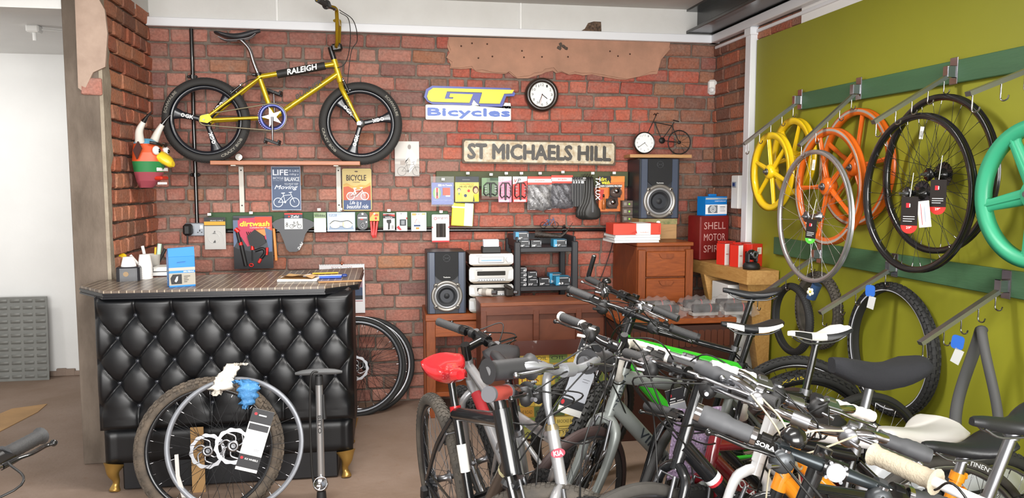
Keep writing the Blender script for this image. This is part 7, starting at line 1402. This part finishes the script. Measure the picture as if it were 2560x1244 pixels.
# tyres on the lower arms
def hung_tyre(label, u, v, Y, Rpx, tw, kind, m, stripe=None, dx=0):
    c = at(u, v, Y=Y); t = thing('tyre', label, 'tyre', c); t.rotation_euler = (0, 0, math.radians(90)); R = pxm(c, Rpx); Ri = round(R - tw * 1.5, 4); link('casing', tyre_mesh(Ri, tw, kind, m), t)
    if stripe: MB().lathe([(Ri + tw * .1, tw * .93), (Ri + tw * .32, tw * 1.01)], 72, WX).lathe([(Ri + tw * .1, -tw * .93), (Ri + tw * .32, -tw * 1.01)], 72, WX).obj('reflective_stripe', stripe, t)
    return t
STR = mat('reflex_stripe', 'd8dbe2', .3, .2)
hung_tyre('large knobbly tyre with silver stripe on the middle lower arm', 2226, 872, 3.16, 165, .024, 'knob', RUB, STR); hung_tyre('small smooth tyre on the far lower arm', 1980, 797, 3.79, 90, .021, 'fine', RUB); hung_tyre('small knobbly tyre close to the wall on the far lower arm', 2046, 775, 3.80, 95, .026, 'knob', RUBD)
c = at(2445, 985, Y=2.50); t = thing('tyre', 'narrow folded slick tyre on the near lower arm', 'tyre', c); P = [V(.0 + .02 * math.sin(2 * a), .085 * math.sin(a) * (1.0 - .35 * math.cos(a)), .245 * math.cos(a)) for a in [2 * math.pi * i / 48 for i in range(48)]]
MB().tube(P, .022, 12, False, True, True, None, .8).obj('casing', mat('slick_grey', '4a4a4a', .7), t)
def sleeve(label, u, v, X, rz, flower=False):
    p = at(u, v, X=X); t = thing('tyre_label', label, 'label', p); t.rotation_euler = (RZ(-70) @ RY(rz)).to_euler()
    if flower:
        MB().tube([(0, 0, .04), (0, 0, -.04)], .028, 14, True, False, True, None, .8).obj('sleeve', mat('sleeve_navy', '2c4466', .4), t); m = MB()
        for i in range(5): m.use(mat('petal', 'e8e6d0', .5)); m.ell((.013 * math.cos(i * 1.26), -.027, .013 * math.sin(i * 1.26)), (.009, .003, .009), 8, 5)
        m.use(mat('petal_y', 'd8c02a', .5)); m.ell((0, -.029, 0), (.006, .003, .006), 8, 5); m.obj('flower_print', None, t)
    else: MB().prism(rrect(-.022, -.01, .022, .04, .012), .004, WALLM).obj('blue_tab', mat('tab_blue', '2f62b8', .35), t); MB().box((.008, -.003, -.035), (.032, .002, .055), (0, .2, 0)).obj('barcode', mat('tag_grey', 'b9bab8', .5), t)
sleeve('navy sleeve with white flower on the small tyre', 2035, 728, 2.10, 25, True); sleeve('blue tab and barcode on the large knobbly tyre', 2176, 735, 2.07, 0); sleeve('blue tab and barcode on the folded slick tyre', 2393, 865, 2.02, 8)
# ================================================================== the bicycles on the floor
GB = 'second-hand bicycles parked side by side'
WG = mat('white_bar_grip', 'e3e0da', .55); TAPE = mat('bar_tape', 'd4cfc6', .7, noise=(30, .5), col2='9a948a'); SAD = mat('saddle_black', '1f2023', .42, bump=(300, .08)); SADW = mat('saddle_white', 'e3e1dd', .4); GREYG = mat('ergo_grip', '47484b', .6)
GRN2 = mat('frame_lime', '35b32a', .25, coat=.5); GRY = mat('frame_grey', '8d928f', .35, .2, noise=(9, .4)); BK = mat('frame_black', '17181a', .25, coat=.4); ORG = mat('frame_orange', 'e08a1c', .25, coat=.5); SLV = mat('frame_silver', 'b4b4b6', .3, .6); WHF = mat('frame_white', 'e4e5e6', .25, coat=.4); TEAL = mat('frame_teal', '5f97a8', .3, .3); DRED = mat('frame_dark_red', '7a1820', .25, coat=.5)
WT = pm('e9ebec'); DKT = pm('2c3238'); MT = dict(R=.34, w=.60)
# far row, from the wall to the camera: places measured on the photograph
bicycle('lime green mountain bike with black and white saddle', 1.425, 3.145, 174.3, .2, 64, dict(MT, stack=.101, sh=.90), GB, frame=GRN2, fat=1.5, fork='susp', forkM=BK, tyre='knob', tw=.028, tyM=RUB, rimM=BRIM, rotor=True, bar='flat', barM=BK, stemM=BK, oversize=.004, gripM=GRIP, capM=BLKM, sadM=SAD, sadM2=SADW, postM=BLK, clampM=BLKM, tyre_text=('MAXXIS', mat('tyre_yellow', 'd8c020', .6), -20), decals=[('Clamp rocker', 'tt', .45, .7, .008, pm('155a12'))])
b = bicycle('black bike with silver brake levers behind the lime green one', 1.55, 3.47, 166, 1.5, 46, dict(MT, stack=.10, sh=1.0), GB, frame=BK, fork='susp', forkM=BK, tyre='semi', bar='flat', barM=BLK, levM=ALU, gripM=GRIP, sadM=SAD, postM=BLK, shM=ALU)
G, S, P = b[1:]; e = P(-.29, -.05, 0); MB().tube([e, e + G['a'] * .02 + G['n'] * .01, e + G['a'] * .12 + G['n'] * .02], .0125, 12).obj('bar_end', BLK, b[0], S); MB().ell(e + G['a'] * .123 + G['n'] * .02, (.012, .012, .006)).obj('end_plug', ALU, b[0], S)
MB().lathe([(0, .02), (.016, .016), (.024, .004), (.024, -.004), (0, -.006)], 20, TR(*P(-.14, -.01, .03))).obj('bell', BLK, b[0], S)
bicycle('grey rigid fork hybrid bike with angled lettering on the down tube', 1.197, 2.774, 197.3, -4.0, 22, dict(MT, stack=.065, sh=.76, rise=.03, fl=.40, hl=.16, w=.60, sl=.1), GB, frame=GRY, fat=1.55, fork='rigid', fr=.02, tyre='slick', tw=.018, tyM=mat('red_wall_tyre', '3a2a28', .7), rimM=mat('dark_alu', '5a5c60', .3, .8), bar='riser', barM=BLK, stemM=BLK, gripM=GRIP, capM=WG, sadM=SAD, decals=[('VIKING', 'dt', .25, .62, .035, DKT, {'bold': .02}), ('VIKING', 'ht', .05, .95, .016, DKT)], clampM=STEEL)
bicycle('black and yellow road bike with white taped drop bars', 1.479, 2.618, 191.9, 3.1, 47, dict(MT, stack=.059, sh=.948, w=.42, sw=-.06, sl=.11, fl=.38, hl=.14), GB, frame=BK, fork='rigid', forkM=BK, tyre='slick', tw=.015, rimM=BRIM, bar='drop', barM=ALU, stemM=ALU, gripM=TAPE, sadM=SADW, sadM2=SAD, saddle='race', postM=BLK, band=[(.2, .24, mat('stripe_yellow', 'd8b81c', .3))], decals=[('LEVANTE', 'tt', .3, .7, .014, WT)])
bicycle('black bike with red and white band and thick gel saddle', 1.271, 1.99, 180.7, 6.1, 22.7, dict(MT, stack=.102, sh=.983), GB, frame=BK, fat=1.35, fork='rigid', forkM=BK, tyre='slick', tw=.019, tyM=mat('dusty_slick', '45423e', .8, noise=(20, .6)), bar='flat', barM=BLK, levM=ALU, stemM=BLK, gripM=GRIP, sadM=mat('gel_cover', '17181d', .85, bump=(200, .2)), saddle='gel', postM=STEEL, oversize=.004, tyre_text=('CONTINENTAL', WT, 20), band=[(.20, .225, WT), (.225, .24, pm('c02a34'))], decals=[('Claud Butler', 'dt', .30, .85, .03, WT)])
bicycle('orange bike with swept silver handlebar and black saddle', 1.461, 1.880, 182.4, -1.2, 51, dict(MT, R=.31, bb=.27, stack=.072, sh=.793, rise=.03), GB, frame=ORG, fat=1.2, fork='rigid', forkM=BK, tyre='semi', tw=.022, bar='swept', barM=CHROME, levM=ALU, shM=ALU, stemM=ALU, quill=True, gripM=GREYG, gstyle='ergo', cabM=mat('cable_cream', 'c4bca4', .5), sadM=SAD, postM=ALU, clampM=ORG, gr=.018, ttl=.14)
bicycle('white bike with white grips and white saddle', 1.482, 2.05, 187.9, .8, 78.5, dict(MT, R=.33, stack=.061, sh=.77, rise=.03, sw=.02, w=.5), GB, frame=WHF, fat=1.3, fork='rigid', tyre='semi', bar='swept', barM=CHROME, levM=ALU, stemM=ALU, quill=True, gripM=WG, gstyle='wave', sadM=SADW, saddle='wide', postM=ALU, decals=[('APOLLO', 'tt', .1, .35, .02, DKT)])
b = bicycle('black bike with flared grey grips and black bell in the foreground', 1.330, 1.686, 186.9, -5.5, 64.8, dict(MT, stack=.051, sh=.952), GB, frame=BK, fork='rigid', forkM=BK, tyre='slick', tw=.016, bar='flat', barM=mat('bar_gunmetal', '2f3538', .3, .5), oversize=.005, stemM=BLK, stem_disc=SILV, gripM=GREYG, gstyle='ergo', capM=CHROME, levM=BLK, sadM=SAD, postM=ALU, gr=.019, glen=.135, shM=mat('shift_grey', '4a4d50', .35, .5), sad_text=('ATX', WT))
G, S, P = b[1:]; MB().lathe([(0, .026), (.018, .022), (.027, .008), (.028, -.004), (.02, -.008), (0, -.008)], 24, TR(*P(-.10, .005, .032))).obj('bell', BLK, b[0], S); m = MB(); A = along(P(.05), P(.14, -.01), G['n'], .0125); put_text(m, 'EVOLVE', -.03, -.006, .03, .006, 0, A, .03); m.obj('lettering', WT, b[0], S); m = MB(); A = along(P(-.17, -.015), P(-.13, -.01), G['n'], .04); put_text(m, 'SORA', -.02, -.005, .02, .005, 0, A, .03); m.obj('lettering', WT, b[0], S)
bicycle('dark red bike hidden among the frames', 1.41, 2.41, 206.9, 1.1, 8, dict(MT, R=.30, bb=.27, stack=.03, sh=.66, fl=.36, hl=.10, stl=.36, w=.5), GB, frame=DRED, fat=1.3, fork='rigid', tyre='semi', bar='flat', barM=BLK, stemM=BLK, gripM=GRIP, sadM=SAD, decals=[('SOLAR', 'dt', .2, .5, .026, WT), ('carrera', 'tt', .2, .6, .016, WT)], shift=False)
bicycle('white handlebar bike with cord wrapped grips at the lower right edge', 1.609, 1.161, 171.7, 5.1, 38.8, dict(MT, stack=.038, sh=.80, R=.31, w=.58), GB, frame=WHF, fork='rigid', tyre='slick', tw=.017, bar='flat', barM=WHF, stemM=ALU, quill=True, gripM=mat('cord_grip', 'b8ad98', .85, bump=(120, .5)), gstyle='flange', gr=.0205, glen=.15, levers=False, sadM=SAD, postM=ALU, shift=False)
# left cluster
b = bicycle('black bike with red plastic saddle cover and red grips', .323, 2.570, 281, 4.4, 60, dict(MT, stack=.046, sh=.871, w=.58, fl=.38, hl=.18), GB, frame=BK, fat=1.45, fork='susp', forkM=BK, crownM=BK, stanM=BLK, tyre='semi', tw=.026, tyM=RUBD, rimM=BRIM, bar='flat', barM=BLK, stemM=BLK, gripM=mat('grip_red', 'a8463c', .6), capM=mat('grip_cap', '5a5a5e', .6), sadM=mat('saddle_red_plastic', 'c8242a', .15, coat=.8), saddle='red', postM=BLK, clampM=mat('clamp_red', 'b82024', .3), htr=.027, gr=.019, band=[(.06, .09, mat('cream_ring', 'cfcaa0', .5))])
MB().tube([b[1]['sc'].lerp(b[1]['bb'], .28), b[1]['sc'].lerp(b[1]['bb'], .5)], .0173, 14, False).obj('sticker', PAPER, b[0])
b = bicycle('silver bike with red head badge and large twist grips', .529, 2.525, 273.3, 5.6, 40, dict(MT, R=.33, fl=.39, hl=.13, w=.58, stack=.16, sh=.90, rise=.02), GB, frame=SLV, fork='rigid', tyre='semi', tw=.022, rimM=ALU, bar='swept', barM=SILV, levM=ALU, quill=True, stemM=SILV, headM=mat('headset_gold', 'b0a080', .3, .8), gripM=mat('twist_grip', '2f2f31', .55), gstyle='flange', gr=.027, glen=.15, sadM=SAD, postM=ALU, shift=False)
G = b[1]; c = G['hb'].lerp(G['ht'], .5) + G['n'] * .019; a_, n_ = G['a'], G['n']; BM = Matrix(((0, a_.x, n_.x, c.x), (1, a_.y, n_.y, c.y), (0, a_.z, n_.z, c.z), (0, 0, 0, 1)))
m = MB().use(pm('b02038')); m.prism(circ(0, 0, .021, .013), .003, BM); m.use(WT); put_text(m, 'KIA', -.014, -.007, .014, .007, .0034, BM, .03); m.obj('head_badge', None, b[0])
bicycle('silver bike with white and red top tube behind the red saddle', .573, 2.616, 98.7, -13.5, 0, dict(MT, R=.33, stack=.05, sh=.975, w=.5), GB, frame=SLV, fat=1.2, fork='rigid', tyre='knob', bar='flat', barM=BLK, stemM=BLK, gripM=GRIP, sadM=SAD, shift=True, bsteer=-72, band=[(.1, .3, pm('c03038'))])
# part of a bicycle reaching in at the left edge
p = at(40, 1135, Y=1.75)
bicycle('black handlebar bike at the left picture edge', -1.315, 1.855, -17.1, 3.1, -6.5, dict(MT, stack=.041, sh=.80, R=.32), GB, frame=BK, fork='rigid', tyre='semi', bar='flat', barM=BLK, stemM=BLK, gripM=GRIP, gstyle='flange', sadM=SAD, shift=False)
# hang tags among the handlebars
def hang_card(label, u, v, Y, w, h, ry, rz=-10):
    p = at(u, v, Y=Y); t = thing('price_card', label, 'card', p); t.rotation_euler = (RZ(rz) @ RY(ry)).to_euler(); MB().box((0, 0, 0), (w, .002, h)).obj('card', PAPER, t)
    print_on(t, [('r', '202126', 0, .76, 1, 1), ('r', 'b9bdc6', .0, .18, 1, .74), ('r', '202126', 0, .08, 1, .18), ('e', 'c8202c', .25, .9, .08, .03), ('e', 'c8202c', .1, .13, .07, .03), ('r', 'e8e8e8', .15, .83, .5, .85), ('r', 'd8d8d8', .1, .78, .45, .80), ('r', 'd8d8d8', .55, .78, .9, .80), ('r', '6a6a70', .6, .45, .9, .455), ('r', '6a6a70', .6, .42, .85, .425)], w, h, TR(-w / 2, -.0012, -h / 2) @ WALLM)
hang_card('white and black hang card between silver and grey bikes', 1455, 935, 2.88, .095, .34, 18); hang_card('white hang card behind the grey frame', 1700, 1040, 2.50, .06, .20, -15)

p = at(1715, 1110, Y=2.30); t = thing('bubble_wrap', 'sheet of lilac bubble wrap hanging among the frames', 'packaging', p); t.rotation_euler = (0, 0, math.radians(-8)); LB = mat('lilac_wrap', 'b59fbe', .3, alpha=.9)
MB().grid(lambda u, v: (-.06 + .15 * u + .03 * v, .02 * math.sin(u * 5 + v * 3), -.12 + .24 * v), 10, 14).obj('sheet', LB, t); m = MB()
for i in range(9):
    for j in range(14): u, v = (i + .5 * (j % 2) + .25) / 9.5, (j + .5) / 14; m.ell((-.06 + .15 * u + .03 * v, .02 * math.sin(u * 5 + v * 3) - .002, -.12 + .24 * v), (.0062, .004, .0062), 6, 4)
tag(m.obj('bubbles', LB, t), kind='stuff')
p = at(2470, 1215, Y=2.35); t = thing('white_fairing', 'large white plastic panel behind the black saddles at the right edge', 'panel', (min(p.x + .05, 1.97), 2.38, 0)); zt = at(2480, 1135, Y=2.35).z
MB().loft([[(x * s, .16 * s * math.sin(a) + 0, z) for x, a in [(.34 * math.cos(q * math.pi / 10), q * math.pi / 10) for q in range(20)]] for z, s in ((0, .9), (zt * .5, 1.), (zt * .85, .97), (zt * .97, .85), (zt, .6))]).obj('shell', mat('fairing_white', 'd9dee4', .3, coat=.4), t); MB().tube([(-.30, -.075, zt * .8), (0, -.158, zt * .86), (.30, -.075, zt * .9)], .006, 8).obj('black_trim', BLKM, t)
